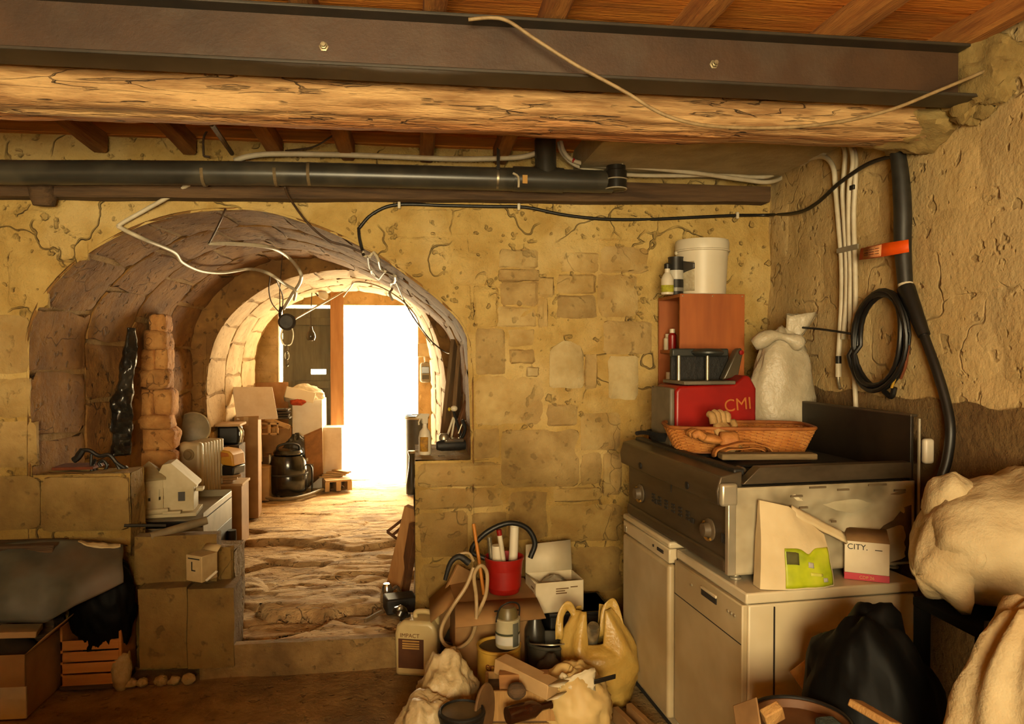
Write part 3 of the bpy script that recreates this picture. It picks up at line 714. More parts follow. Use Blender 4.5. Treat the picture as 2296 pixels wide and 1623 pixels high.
pc = [atY(a, b, 3.93) for a, b in [(-60, 385), (300, 387), (700, 391), (1250, 405), (1372, 408)]]
pc = [Vector((XL + .02, 3.93, pc[0].z + .02))] + pc
dp = thing('drain_pipe', 'dark grey plastic drain pipe running level over the arch', 'pipe', pc[-1])
MB().tube(pc, .061, 20, smooth=4).build('pipe_run', PVCG, dp, world=True)
a, b = atY(1224, 404, 3.93), atY(1222, 300, 3.93)
MB().tube([a, b], .058, 20).build('branch', PVCG, dp, world=True)
a, b = atY(1150, 401, 3.93), atY(1262, 405, 3.93)
MB().tube([a, b], .0665, 20).build('socket', PVCG, dp, world=True)
for px in (455, 616, 690):
    a, b = atY(px, 391, 3.93), atY(px + 7, 391, 3.93)
    MB().tube([a, b], .0622, 20).build('dried_drip', mat('drip_stain', srgb(140, 118, 80), srgb(110, 92, 62), scale=30, rough=.8), dp, world=True)
pt = atY(1114, 400, 3.93)
st = MB(); st.tube([pt + Vector((-.006, 0, 0)), pt + Vector((.006, 0, 0))], .064, 20)
o = st.build('strap', STEELZ, dp, world=True)
mb = MB(); mb.box2((pt.x - .008, 3.86, pt.z + .03), (pt.x + .008, 3.866, 2.78)); mb.build('strap_tail', PVCD, dp, world=True)
mb = MB(); p = atY(1177, 402, 3.862); mb.box2((p.x - .013, 3.857, p.z - .022), (p.x + .013, 3.863, p.z + .022)); mb.build('sticker', mat('orange_sticker', srgb(232, 190, 110), srgb(216, 160, 80)), dp, world=True)
mb = MB(); mb.tube([atY(1150, 388, 3.862), atY(1162, 396, 3.86), atY(1163, 420, 3.866)], .006, 6, smooth=3); mb.build('foam_drip', FOAM, dp, world=True)

sp = atY(1381, 405, 3.90)
dr = thing('drain_stub', 'short black vertical drain pipe end with pale seal rings', 'pipe', (sp.x, sp.y, sp.z - .05))
MB().lathe([(.052, .0), (.058, .004), (.058, .10), (.052, .105), (.052, .26)], 24).build('pipe_end', PVCD, dr)
for z in (.004, .055): MB().tube([(.0585 * math.cos(t), .0585 * math.sin(t), z) for t in [2 * math.pi * k / 28 for k in range(28)]], .0035, 6, closed=True).build('seal_ring', RING, dr)
MB().lathe([(.062, .20), (.07, .22), (.066, .27), (.05, .28)], 20).build('collar', FOAM, dr)
MB().tube([(.02, -.055, .23), (.028, -.06, .19), (.022, -.058, .15), (.02, -.058, .125)], lambda t: .013 * (1 - .6 * t), 8, smooth=3).build('foam_drip', FOAM, dr)

def cable(name, label, cat, pts, r, m, group=None, n=8, sm=6):
    P = [(onvault(p[0], p[1], .07, p[2]) if p[3] == 'v' else atX(p[0], p[1], p[2])) if len(p) > 3 else atY(*p) for p in pts]
    return one(name, label, cat, MB().tube(P, r, n, smooth=sm), m, group, smooth=True)
XW = XR - .022
cable('conduit', 'white conduit strapped along the top of the drain pipe', 'conduit',
      [(526, 360, 4.0), (560, 350, 3.99), (625, 345, 3.98), (800, 348, 3.98), (1000, 356, 3.97), (1120, 355, 3.96), (1180, 350, 3.95), (1215, 334, 3.94), (1240, 303, 3.92)], .0145, WHITEC)
cable('conduit', 'upper white conduit with a red mark bending onto the wall', 'conduit',
      [(1256, 300, 3.93), (1262, 335, 3.93), (1285, 360, 3.93), (1340, 371, 3.94), (1420, 374, 3.94), (1560, 388, 3.95), (1660, 402, 3.96), (1725, 408, 3.97), (1768, 390, 3.99), (1828, 348, XW, 1), (1850, 342, XW, 1)], .0125, WHITEC)
cable('conduit', 'lower white conduit crossing behind the black drain stub', 'conduit',
      [(1253, 308, 3.95), (1259, 340, 3.96), (1290, 370, 3.97), (1345, 384, 3.985), (1410, 392, 3.995), (1500, 394, 4.0), (1620, 393, 4.0), (1690, 397, 4.0), (1728, 394, 4.0), (1775, 370, 4.01), (1834, 340, XW + .006, 1), (1856, 334, XW + .006, 1)], .0115, WHITEC)
mb = MB(); p = atY(1283, 358, 3.93); q = atY(1287, 361, 3.93); mb.tube([p, q], .0135, 8); one('tape_mark', 'red tape mark on the bent white conduit', 'tape', mb, mat('red_tape', srgb(190, 40, 30)))
G = 'white conduits running down the right wall'
cable('conduit', 'white conduit ending in a black and white taped tip', 'conduit', [(1812, 356, XW, 1), (1848, 352, XW, 1), (1868, 375, XW, 1), (1873, 420, XW, 1), (1880, 500, XW, 1), (1887, 590, XW, 1), (1887, 680, XW, 1), (1882, 770, XW, 1), (1880, 800, XW, 1)], .0125, WHITEC, G)
cable('conduit', 'white conduit dropping from the ceiling beside the taped one', 'conduit', [(1876, 312, XW, 1), (1894, 335, XW, 1), (1893, 380, XW, 1), (1889, 430, XW, 1), (1893, 500, XW, 1), (1898, 590, XW, 1), (1897, 680, XW, 1), (1890, 760, XW, 1)], .0115, WHITEC, G)
cable('conduit', 'white conduit bulging over the others near the ceiling', 'conduit', [(1890, 312, XW - .02, 1), (1908, 330, XW - .02, 1), (1912, 370, XW - .018, 1), (1904, 420, XW - .01, 1), (1903, 520, XW, 1), (1907, 600, XW, 1), (1906, 690, XW, 1), (1908, 760, XW, 1)], .0115, WHITEC, G)
cable('conduit', 'white conduit reaching lowest, down behind the cooker panel', 'conduit', [(1902, 314, XW, 1), (1917, 345, XW, 1), (1918, 400, XW, 1), (1914, 480, XW, 1), (1917, 590, XW, 1), (1918, 690, XW, 1), (1913, 790, XW, 1), (1916, 850, XW, 1), (1920, 940, XW, 1)], .0115, WHITEC, G)
tip = thing('conduit_tip', 'taped cable tip with a white sleeve on the conduit end', 'cable end', atX(1880, 880, XW))
MB().tube([atX(1880, 798, XW), atX(1880, 815, XW)], .014, 10).build('black_tape', BLACKR, tip, world=True)
MB().tube([atX(1880, 815, XW), atX(1880, 845, XW)], .0145, 10).build('white_sleeve', WHITEC, tip, world=True)
MB().tube([atX(1879, 845, XW), atX(1880, 858, XW), atX(1884, 872, XW)], .008, 8).build('wire_end', STEELZ, tip, world=True)
mb = MB(); a, b = atX(1876, 563, XR - .038), atX(1924, 561, XR - .038)
mb.box2((XR - .04, b.y, a.z - .012), (XR - .034, a.y, a.z + .012)); one('conduit_clip', 'grey tape band holding the white conduits together', 'strap', mb, mat('grey_tape', srgb(168, 158, 134)), bevel=.002)
for (px, py, nm) in [(1902, 420, 'black')]:
    p = atX(px + 9, py, XR - .036); mb = MB(); mb.box(p, (.012, .03, .022)); one('cable_clip', 'small black clip on the white conduits', 'clip', mb, BLACKR, bevel=.003)
cable('power_cable', 'black cable clipped along the wall above the arch', 'cable',
      [(803, 514, YB - .022), (835, 480, YB - .022), (890, 459, YB - .022), (1000, 461, YB - .022), (1100, 463, YB - .022), (1180, 465, YB - .024), (1260, 481, YB - .022), (1350, 491, YB - .022), (1450, 492, YB - .022), (1560, 487, YB - .024), (1650, 483, YB - .024), (1725, 482, YB - .03),
       (1790, 476, XW, 1), (1832, 455, XW - .01, 1), (1880, 412, XW - .03, 1), (1940, 371, XW - .03, 1), (1985, 354, XW - .02, 1), (2008, 350, XW - .01, 1)], .0095, BLACKR)
for k, (px, py, d) in enumerate([(895, 460, 'above the right flank of the arch'), (1163, 464, 'near the middle of the wall'), (1653, 483, 'above the white bucket')]):
    p = atY(px, py, YB - .03); mb = MB(); mb.box(p, (.016, .022, .038)); one('cable_clip', 'white clip on the black cable ' + d, 'clip', mb, WHITEC, bevel=.003)
hose = thing('cable_sleeve', 'thick black corrugated sleeve hanging on the right wall', 'cable', atX(2034, 640, XW - .01))
MB().tube([atX(2006, 308, XW - .012), atX(2018, 380, XW - .012), atX(2024, 470, XW - .012), atX(2024, 550, XW - .012), atX(2030, 640, XW - .012)], lambda t: .028 + .008 * math.sin(t * 3.0), 14, smooth=8).build('sleeve', mat('grey_black_sleeve', srgb(46, 44, 38), srgb(34, 32, 28), rough=.5, scale=20), hose, world=True)
MB().tube([atX(2030, 636, XW - .012), atX(2032, 648, XW - .012)], .030, 12).build('white_end_ring', WHITEC, hose, world=True)
MB().tube([atX(2031, 645, XW - .012), atX(2052, 700, XW - .014), atX(2072, 752, XW - .014)], lambda t: .036 - .012 * t, 12, smooth=4).build('tape_wrap', BLACKR, hose, world=True)
MB().tube([atX(2072, 752, XW - .012), atX(2100, 830, XW - .012), atX(2122, 905, XW - .012), atX(2131, 965, XW - .02), atX(2124, 1030, XW - .03), atX(2106, 1085, XW - .06)], .0185, 12, smooth=6).build('cable_tail', BLACKR, hose, world=True)
cc = atX(1977, 764, XW - .03)
coil = thing('cable_coil', 'oval coil of black cable hanging on the wall above the cooker', 'cable', (cc.x, cc.y, cc.z - .22))
rg = random.Random(3); P = []
for k in range(5 * 28):
    t = 2 * math.pi * k / 28; w = k / 28
    ry, rz = .178 + .012 * math.sin(w * 2.1), .208 + .012 * math.cos(w * 1.7)
    P.append((-.018 * (w % 2) + .006 * math.sin(3 * t + w), ry * math.cos(t) + .008 * math.sin(w * 5), .22 + rz * math.sin(t) - .02 * math.cos(t)))
MB().tube(P, .0105, 8).build('loops', BLACKR, coil)
MB().tube([(.0, -.13, .06), (-.01, -.175, .12), (-.01, -.19, .2)], .006, 6, smooth=4).build('brown_wire', mat('rust_wire', srgb(128, 66, 30)), coil)
MB().tube([(-.02, -.10, .02), (-.02, -.125, .07), (-.02, -.14, .11)], .0055, 6, smooth=4).build('yellow_wire', mat('yellow_wire', srgb(206, 160, 40)), coil)
MB().tube([(.0, .05, .41), (-.01, .1, .385), (-.01, .13, .35)], .006, 6, smooth=4).build('brown_wire', mat('rust_wire', srgb(128, 66, 30)), coil)
MB().tube([(-.0, -.02, .0), (-.0, -.07, -.02), (0, -.09, .02)], .012, 8, smooth=4).build('cable_end', BLACKR, coil)
cable('cable_tie', 'long black cable tie sticking out from the coil', 'cable tie', [(1783, 733, XW - .12, 1), (1840, 738, XW - .08, 1), (1908, 748, XW - .05, 1)], .0055, BLACKR)
# orange tag taped round the sleeve
tg = thing('warning_tag', 'bright orange tape tag stuck round the black sleeve', 'tag', atX(2036, 585, XW - .05))
A = [atX(px, py, XW - .055) for px, py in [(1930, 557), (1926, 583)]]; Bm = [atX(1984, 545, XW - .06), atX(1982, 575, XW - .06)]; Cc = [atX(2037, 537, XW - .055), atX(2038, 565, XW - .055)]
mb = MB(); mb.add([A[0], Bm[0], Cc[0], Cc[1], Bm[1], A[1]], [(0, 1, 4, 5), (1, 2, 3, 4)]); mb.build('tape', mat('orange_tape', srgb(255, 96, 12), srgb(240, 84, 8), rough=.45), tg, world=True, solid=.001)
mb = MB(); off = Vector((-.002, 0, 0)); a, b, c, d = [A[0].lerp(Bm[0], .08), A[0].lerp(Bm[0], .95), A[1].lerp(Bm[1], .95), A[1].lerp(Bm[1], .12)]
mb.add([p.lerp((a + b + c + d) / 4, .12) + off for p in (a, b, c, d)], [(0, 1, 2, 3)]); mb.build('printed_label', mat('label_peach', srgb(244, 178, 120), srgb(232, 140, 80), scale=60), tg, world=True, solid=.0005)
mb = MB()
for k in range(3):
    f = .3 + .2 * k; p, q = a.lerp(d, f) + off * 2, b.lerp(c, f) + off * 2
    for (u, v) in ((.15, .32), (.38, .6), (.66, .85)): mb.tube([p.lerp(q, u), p.lerp(q, v)], .0012, 4)
mb.build('print', mat('print_ink', srgb(90, 40, 30)), tg, world=True)

cable('rope_cable', 'beige cable sagging in a long curve across the beams', 'cable',
      [(1050, 44, 2.415), (1100, 40, 2.41), (1140, 48, 2.40), (1200, 88, 2.395), (1290, 145, 2.39), (1400, 205, 2.39), (1470, 248, 2.40), (1530, 271, 2.40), (1600, 283, 2.41), (1700, 287, 2.42), (1800, 283, 2.42), (1900, 270, 2.42), (2000, 245, 2.41), (2100, 205, 2.40), (2200, 163, 2.40), (2310, 112, 2.40)], .0062, BEIGEC)
# in the vault
cable('conduit', 'white conduit coming down the wall and snaking into the vault', 'conduit',
      [(432, 408, YB - .14), (380, 440, YB - .08), (320, 474, YB - .05), (270, 503, YB - .045), (273, 512, YB - .045), (320, 535, YB - .04), (388, 564, 4.3, 'v'), (408, 588, 4.5, 'v'), (450, 607, 4.7, 'v'), (500, 611, 4.85, 'v'), (560, 603, 4.95, 'v'), (600, 612, 5.1, 'v'), (640, 638, 5.4, 'v'), (662, 652, 5.5, 'v'), (660, 672, 5.7, 'v')], .0115, WHITEC, sm=8)
cable('conduit', 'white conduit looping out from under the crown of the vault', 'conduit',
      [(468, 545, 4.75, 'v'), (540, 547, 4.8, 'v'), (610, 556, 4.9, 'v'), (650, 580, 5.0, 'v'), (673, 610, 5.2, 'v'), (673, 632, 5.4), (655, 660, 5.7), (636, 692, 5.95)], .0125, WHITEC, sm=8)
cable('bare_wire', 'short dark wire hooked on the arch crown', 'wire', [(505, 468, YB - .03), (497, 488, 4.2, 'v'), (482, 520, 4.4, 'v'), (468, 546, 4.75, 'v')], .005, BROWNC)
cable('bare_wire', 'thin dark wire drooping from the drain pipe towards the arch', 'wire', [(638, 418, 3.95), (650, 445, 4.0), (690, 500, YB - .04), (735, 538, 4.2, 'v'), (780, 552, 4.2, 'v'), (812, 566, 4.2, 'v')], .006, BROWNC)
cable('bare_wire', 'thin brown wire sagging between the joists above the pipe', 'wire', [(640, 338, 4.0), (700, 330, 3.95), (740, 308, 3.9), (768, 286, 3.8)], .005, BROWNC)
fest = thing('festoon_cable', 'kinked black and white cable dangling along the vault', 'cable', onvault(885, 690, .03, 5.2))
def V(*q): return [onvault(a, b, .03, 5.0) for a, b in q]
MB().tube([atY(804, 513, YB - .03), atY(806, 535, YB - .035), atY(811, 556, YB - .03)] + V((815, 572)), .0085, 8, smooth=5).build('black_end', BLACKR, fest, world=True)
MB().tube(V((813, 564), (818, 574), (830, 574), (838, 566), (849, 584), (853, 601), (868, 611), (886, 619), (885, 633), (877, 635), (879, 649), (873, 657), (880, 672)), .0085, 8, smooth=2).build('white_cable', WHITEC, fest, world=True)
MB().tube(V((824, 576), (828, 600), (838, 613), (848, 627), (862, 611), (880, 615)), .005, 6, smooth=3).build('thin_wire', BROWNC, fest, world=True)
MB().tube(V((832, 605), (834, 613), (845, 621), (849, 626)), .0085, 6, smooth=2).build('white_end', WHITEC, fest, world=True)
MB().tube(V((888, 632), (905, 672), (925, 708)) + [atY(a, b, d) for a, b, d in ((950, 744, 6.0), (975, 772, 6.1), (1006, 792, 5.9), (1040, 784, 5.0))], .0055, 6, smooth=5).build('long_wire', BROWNC, fest, world=True)
cable('bare_wire', 'thin wire curving over the lit inner arch', 'wire', [(770, 665, 7.9), (785, 645, 7.4), (800, 632, 7.0), (850, 642, 7.0), (900, 672, 7.0), (930, 705, 7.1), (944, 735, 7.3), (960, 762, 7.3), (985, 790, 7.2)], .006, BEIGEC)
cable('bare_wire', 'looped dark wire hanging from the snaking conduit', 'wire', [(606, 615, 5.35), (603, 650, 5.5), (610, 680, 5.7), (628, 700, 5.9), (633, 690, 5.9), (634, 665, 5.8), (625, 640, 5.6), (618, 622, 5.4)], .0045, BROWNC)
# pulley block hanging in the passage
pl = atY(645, 722, 6.0)
pb = thing('pulley_block', 'dark round pulley block with hook and chain hanging in the passage', 'pulley', (pl.x, pl.y, pl.z))
MB(TR((0, -.03, 0), rx=math.pi / 2)).lathe([(0, -.035), (.05, -.035), (.066, -.02), (.056, 0), (.066, .02), (.05, .035), (0, .035)], 24).build('wheel', mat('pulley_iron', srgb(72, 64, 54), srgb(50, 44, 38), rough=.6, scale=20), pb)
MB().tube([(-.05, -.01, .12), (-.055, -.02, .05), (-.03, -.03, -.01)], .012, 8, smooth=3).build('strap', BLACKR, pb)
MB().tube([(-.03, -.03, -.05), (-.045, -.03, -.11), (-.03, -.03, -.17), (.0, -.03, -.185), (.035, -.03, -.17), (.05, -.03, -.1), (.04, -.03, -.05)], .008, 6, smooth=3).build('shackle', STEELZ, pb)
for k in range(3):
    c = (.0, -.03, -.215 - .05 * k)
    MB().tube([(c[0] + (.016 * math.cos(t) if k % 2 else .006 * math.cos(t)), c[1] + (0 if k % 2 else .016 * math.cos(t)), c[2] + .032 * math.sin(t)) for t in [2 * math.pi * i / 14 for i in range(14)]], .0055, 6, closed=True).build('chain_link', STEELZ, pb)
MB().tube([(-.055, -.02, .10), (-.06, .0, .25), (-.05, .02, .42), (-.04, .05, .6)], .004, 5).build('cord', BROWNC, pb)
cable('conduit', 'long pale conduit slanting up behind the pulley block', 'conduit', [(655, 718, 6.1), (700, 693, 7.2), (750, 665, 7.9), (800, 634, 7.95)], .010, BEIGEC)
bl = atY(697, 752, 7.6)
hb = thing('hanging_bulb', 'dark pear shaped bulb on a cord before the grey green door', 'bulb', (bl.x, bl.y, bl.z - .06))
MB().lathe([(0, 0), (.035, .012), (.047, .045), (.04, .08), (.022, .11), (.016, .135), (.016, .15), (0, .15)], 16).build('glass', mat('smoked_glass', srgb(84, 72, 56), srgb(70, 60, 46), rough=.2), hb)
MB().tube([(0, 0, .15), (0, 0, .3), (.01, .05, .55)], .004, 6).build('cord', BROWNC, hb)
sl_ = atY(719, 664, 7.75)
so = thing('spot_lamp', 'small white spot lamp fixed under the inner arch', 'lamp', sl_)
MB(TR((0, 0, 0), rx=1.2, rz=.9)).lathe([(0, .0), (.03, .0), (.055, .03), (.058, .05), (.05, .046), (0, .04)], 18).build('reflector', mat('white_enamel', srgb(246, 244, 236), srgb(236, 232, 220), rough=.3), so)
MB().tube([(-.02, 0, 0), (-.06, .02, .05), (-.05, .06, .16)], .008, 6, smooth=3).build('bracket', BROWNC, so)
# electric meter beside the far door
me_ = atY(954, 835, 8.84)
em = thing('power_meter', 'small grey meter with a dark screen hanging beside the far door', 'meter', (me_.x, me_.y, me_.z - .1))
mb = MB(); mb.box((0, .0, .1), (.13, .06, .24)); mb.build('case', mat('meter_grey', srgb(150, 142, 124)), em, bevel=.03)
mb = MB(); mb.box((0, -.032, .13), (.09, .01, .08)); mb.build('screen', mat('screen_dark', srgb(52, 50, 46), rough=.2), em, bevel=.004)
mb = MB(); mb.box((0, -.032, .045), (.085, .008, .05)); mb.build('keypad', mat('keypad_grey', srgb(92, 88, 80)), em, bevel=.004)
MB().tube([(0, 0, .22), (-.01, .01, .3), (-.02, .02, .36)], .012, 8, smooth=3).build('lead', WHITEC, em)
sb = atY(950, 785, 8.86)
mb = MB(); mb.box((sb.x, sb.y, sb.z), (.15, .05, .16)); jb = one('junction_box', 'pale junction box on the wall over the meter', 'junction box', mb, mat('pale_box', srgb(206, 188, 150)), bevel=.008)
# odds and ends at the ceiling
p0, p1 = atY(474, 278, 3.3), atY(520, 344, 4.0)
one('wooden_stick', 'thin grey stick wedged between timber beam and drain pipe', 'stick', MB().tube([p0, p1], .012, 7), mat('grey_stick', srgb(142, 118, 84), srgb(110, 90, 60), stretch=(1, 1, .2)))
br = MB(); br.tube([atY(a, b, 4.0) for a, b in [(465, 292), (456, 312), (457, 350)]], .006, 6, smooth=3); br.tube([atY(a, b, 4.0) for a, b in [(457, 350), (470, 352)]], .006, 6)
one('iron_hook', 'bent iron hook above the drain pipe', 'hook', br, BROWNC)
pg = atY(97, 430, YB - .1); mb = MB(TR((pg.x, pg.y, pg.z), rx=.1)); mb.lathe([(0, -.075), (.05, -.07), (.062, -.03), (.07, .03), (.07, .06)], 10)
one('beam_peg', 'dark rounded wooden peg under the lintel beam', 'peg', mb, DARKWOOD)
# ------------------------------------------------------------------ appliances along the right wall
ENAMEL = mat('white_enamel_aged', srgb(226, 212, 180), srgb(212, 196, 160), rough=.38, scale=3, c3=srgb(196, 174, 132), sc3=2.5, amt3=.5)
DOORW = mat('dusty_white_door', srgb(206, 188, 150), srgb(186, 166, 126), rough=.45, scale=3, c3=srgb(170, 146, 104), sc3=2, amt3=.6)
GASK = mat('dark_gap', srgb(40, 32, 22), rough=.9)
INOXD = mat('dull_stainless', srgb(104, 90, 70), srgb(80, 68, 52), rough=.42, metal=.5, scale=5, c3=srgb(70, 58, 44), sc3=3, amt3=.6, stretch=(1, .4, 2))
INOXL = mat('bright_stainless', srgb(214, 204, 180), srgb(180, 168, 140), rough=.3, metal=.6, scale=5)
CASTI = mat('cast_iron', srgb(30, 27, 24), srgb(20, 18, 16), rough=.6, scale=30, bump=.2)
SOOT = mat('sooty_panel', srgb(46, 38, 28), srgb(30, 24, 17), rough=.5, scale=6, c3=srgb(66, 54, 38), sc3=3, metal=.3)
INK = mat('black_print', srgb(38, 34, 30), rough=.7)
RZ = math.radians(4); AO = Vector((1.181, 2.5, 0)); TA = TR(AO, RZ)
def LAp(x, y, z=0): return TA @ Vector((x, y, z))

# dishwasher
dw = thing('dishwasher', 'white dishwasher with paper bag and CITY carton on top', 'dishwasher', LAp(0, 0), RZ)
mb = MB(); mb.box2((.012, .004, .02), (.70, .596, .80)); mb.build('body', ENAMEL, dw, bevel=.006)
mb = MB(); mb.box2((0, 0, .805), (.715, .60, .845)); mb.build('worktop', ENAMEL, dw, bevel=.007, seg=3)
d_ = MB(); d_.box2((-.012, .008, .10), (.012, .592, .80)); dd = d_.build('door', DOORW, dw, bevel=.005)
mb = MB(); mb.box2((-.014, .012, .655), (-.0105, .588, .658)); mb.build('panel_gap', GASK, dd)
mb = MB(); mb.box2((-.016, .20, .735), (-.008, .33, .765)); mb.build('handle', GASK, dd, bevel=.004)
mb = MB(); mb.box2((-.018, .20, .76), (-.008, .33, .772)); mb.build('handle_lip', ENAMEL, dd, bevel=.003)
for k, y in enumerate((.06, .085, .11, .42)): 
    mb = MB(TR((-.012, y, .745), ry=-math.pi / 2)); mb.lathe([(.006, 0), (.006, .004), (0, .004)], 10); mb.build('button', INOXL, dd)
mb = MB(); mb.box2((.11, -.003, .06), (.114, .002, .79)); mb.build('side_seam', GASK, dw)
mb = MB(); mb.box2((.03, .03, 0), (.66, .57, .02)); mb.build('plinth', GASK, dw)
# fridge behind it
fg = thing('fridge', 'low white fridge standing deeper in line with the dishwasher', 'fridge', LAp(0, .62), RZ)
mb = MB(); mb.box2((.02, .0, .02), (.62, .58, .838)); mb.build('body', ENAMEL, fg, bevel=.006)
mb = MB(); mb.box2((-.028, -.004, .842), (.62, .584, .872)); mb.build('top_panel', ENAMEL, fg, bevel=.01, seg=3)
d_ = MB(); d_.box2((-.03, .0, .08), (.014, .58, .77)); dd = d_.build('door', DOORW, fg, bevel=.016, seg=4)
d_ = MB(); d_.box2((-.026, .0, .776), (.014, .58, .840)); cp = d_.build('control_panel', ENAMEL, fg, bevel=.006)
mb = MB(); mb.box2((-.030, .06, .803), (-.024, .13, .818)); mb.build('display', GASK, cp, bevel=.002)
mb = MB(); mb.box2((-.030, .17, .806), (-.024, .18, .816)); mb.build('button', GASK, cp)
mb = MB(); mb.box2((-.030, .53, .785), (-.024, .56, .815)); mb.build('badge', INOXL, cp, bevel=.002)
mb = MB(); mb.box2((.02, .03, 0), (.6, .55, .02)); mb.build('plinth', GASK, fg)
# professional cooker standing on both
CK = LAp(0, .12, 0)
ck = thing('range_cooker', 'dull stainless double cooker standing on fridge and dishwasher', 'cooker', LAp(0, .12, .847), RZ)
def ckz(z): return z - .847
L = 1.08
mb = MB(); mb.box2((.02, .05, ckz(.875)), (.78, L - .01, ckz(1.20))); mb.build('body', INOXD, ck, bevel=.004)
# near side panel, dented and with peeling coat
sp_ = MB()
def sdent(u, v):
    x = .0 + .79 * u; z = 1.205 - .33 * v
    d = .0
    r = math.hypot((u - .62) / .34, (v - .45) / .30)
    if r < 1: d = .040 * (1 - r * r) ** 1.5
    return (x, -.002 + d * 1.0 + .0015 * nz((x, 0, z), 25) * (1 if .1 < v < .9 else 0), ckz(z))
sp_.grid(sdent, 50, 30)
sd = sp_.build('side_panel', mat('peeling_white_panel', srgb(206, 194, 164), srgb(176, 163, 132), rough=.4, scale=5, c3=srgb(122, 108, 82), sc3=4.5, amt3=.9, metal=.15), ck, solid=.004)
mb = MB(); mb.box2((-.012, -.006, ckz(.875)), (.022, .02, ckz(1.145))); mb.build('corner_strip', INOXL, ck, bevel=.004)
mb = MB(); mb.box2((-.040, -.008, ckz(1.135)), (.03, .022, ckz(1.222))); mb.build('rim_end', INOXL, ck, bevel=.012, seg=3)
pe = MB()
ol = [(.25, 1.168), (.33, 1.185), (.42, 1.178), (.5, 1.19), (.6, 1.182), (.7, 1.192), (.75, 1.16), (.68, 1.13), (.62, 1.12), (.52, 1.085), (.45, 1.10), (.38, 1.13), (.30, 1.135), (.27, 1.15)]
vs = [(x, -.006 + .012 * (((x - .49) / .3) ** 2 < .5), ckz(z)) for x, z in ol]
pe.add(vs, [tuple(range(len(vs)))]); pe.build('bare_patch', mat('bare_cream', srgb(236, 222, 186), srgb(220, 204, 164), rough=.6), ck, solid=.001)
so_ = [(.34, .885), (.40, .93), (.46, .96), (.50, 1.0), (.57, 1.02), (.62, .99), (.66, 1.03), (.70, 1.05), (.74, 1.10), (.775, 1.11), (.78, .885)]
MB().add([(x, -.0065 + .02 * max(0, 1 - ((x - .5) / .26) ** 2), ckz(z)) for x, z in so_], [tuple(range(len(so_)))]).build('dark_patch', mat('dark_patch', srgb(84, 70, 48), srgb(58, 47, 31), rough=.7, scale=12), ck, solid=.0006)  # irregular darker patch low on the rear half of the side panel
for (x, z, w) in [(.27, 1.165, .05), (.36, 1.195, .07), (.47, 1.182, .05), (.62, 1.195, .08), (.72, 1.17, .05), (.43, 1.06, .02), (.30, 1.12, .035)]:
    mb = MB(); mb.box((x, -.008, ckz(z)), (w, .006, .007), TR((0, 0, 0))); mb.build('peel_flake', mat('flake_brown', srgb(110, 92, 64)), ck)
# front: fascia, control panel, knobs
mb = MB(); mb.prism([(-.040, ckz(1.135)), (-.046, ckz(1.19)), (-.030, ckz(1.245)), (.06, ckz(1.262)), (.06, ckz(1.135))], L - .02, TR((0, .02, 0))); fa = mb.build('front_rim', INOXD, ck, bevel=.006)
mb = MB(); mb.box2((.0, .02, ckz(.90)), (.02, L - .01, ckz(1.13))); cpn = mb.build('control_panel', INOXD, ck, bevel=.003)
mb = MB(); mb.box2((-.012, .02, ckz(.875)), (.02, L - .01, ckz(.93))); mb.build('lower_rail', INOXD, ck, bevel=.012, seg=3)
mb = MB(); mb.box2((-.003, .02, ckz(1.124)), (.002, L - .02, ckz(1.132))); mb.build('shadow_gap', GASK, ck)
mb = MB(); mb.box2((-.003, .535, ckz(1.085)), (.002, .54, ckz(1.125))); mb.build('panel_joint', GASK, ck)
for y in (.16, .90):
    kb = MB(TR((-.001, y, ckz(1.01)), ry=-math.pi / 2)); kb.lathe([(.045, 0), (.045, .006), (.03, .01), (.026, .034), (.0, .036)], 20); ko = kb.build('knob', mat('worn_knob', srgb(112, 96, 74), srgb(84, 70, 52), rough=.5), ck)
    mb = MB(); mb.tube([(-.012, y + .040 * math.cos(t), ckz(1.01) + .040 * math.sin(t)) for t in [-2.2 + 2.9 * k / 12 for k in range(13)]], .006, 6); mb.build('brass_arc', mat('brass_edge', srgb(206, 160, 82), srgb(170, 126, 56), rough=.4, metal=.6), ko)
for k in range(6):
    y = .74 - .075 * k
    for z in (1.035, 1.02, 1.005):
        mb = MB(); mb.box2((-.004, y - .016, ckz(z) - .004), (.002, y + .016, ckz(z) + .004)); mb.build('vent_slot', GASK, cpn)
for y, z in ((.74, 1.0), (.30, 1.0)):
    mb = MB(); mb.box((-.002, y - .03 if y > .5 else y + .02, ckz(1.008)), (.006, .03, .022)); mb.build('latch_slot', GASK, cpn, bevel=.003)
for k in range(3):
    mb = MB(); mb.box2((-.004, .03 + .014 * k, ckz(.985)), (.002, .037 + .014 * k, ckz(1.02))); mb.build('vent_slot', GASK, cpn)
for y in (.28, .80):
    mb = MB(TR((-.044, y, ckz(1.165)), ry=-math.pi / 2)); mb.lathe([(.016, 0), (.016, .004), (.010, .006), (0, .006)], 14); mb.build('badge', CASTI, fa)
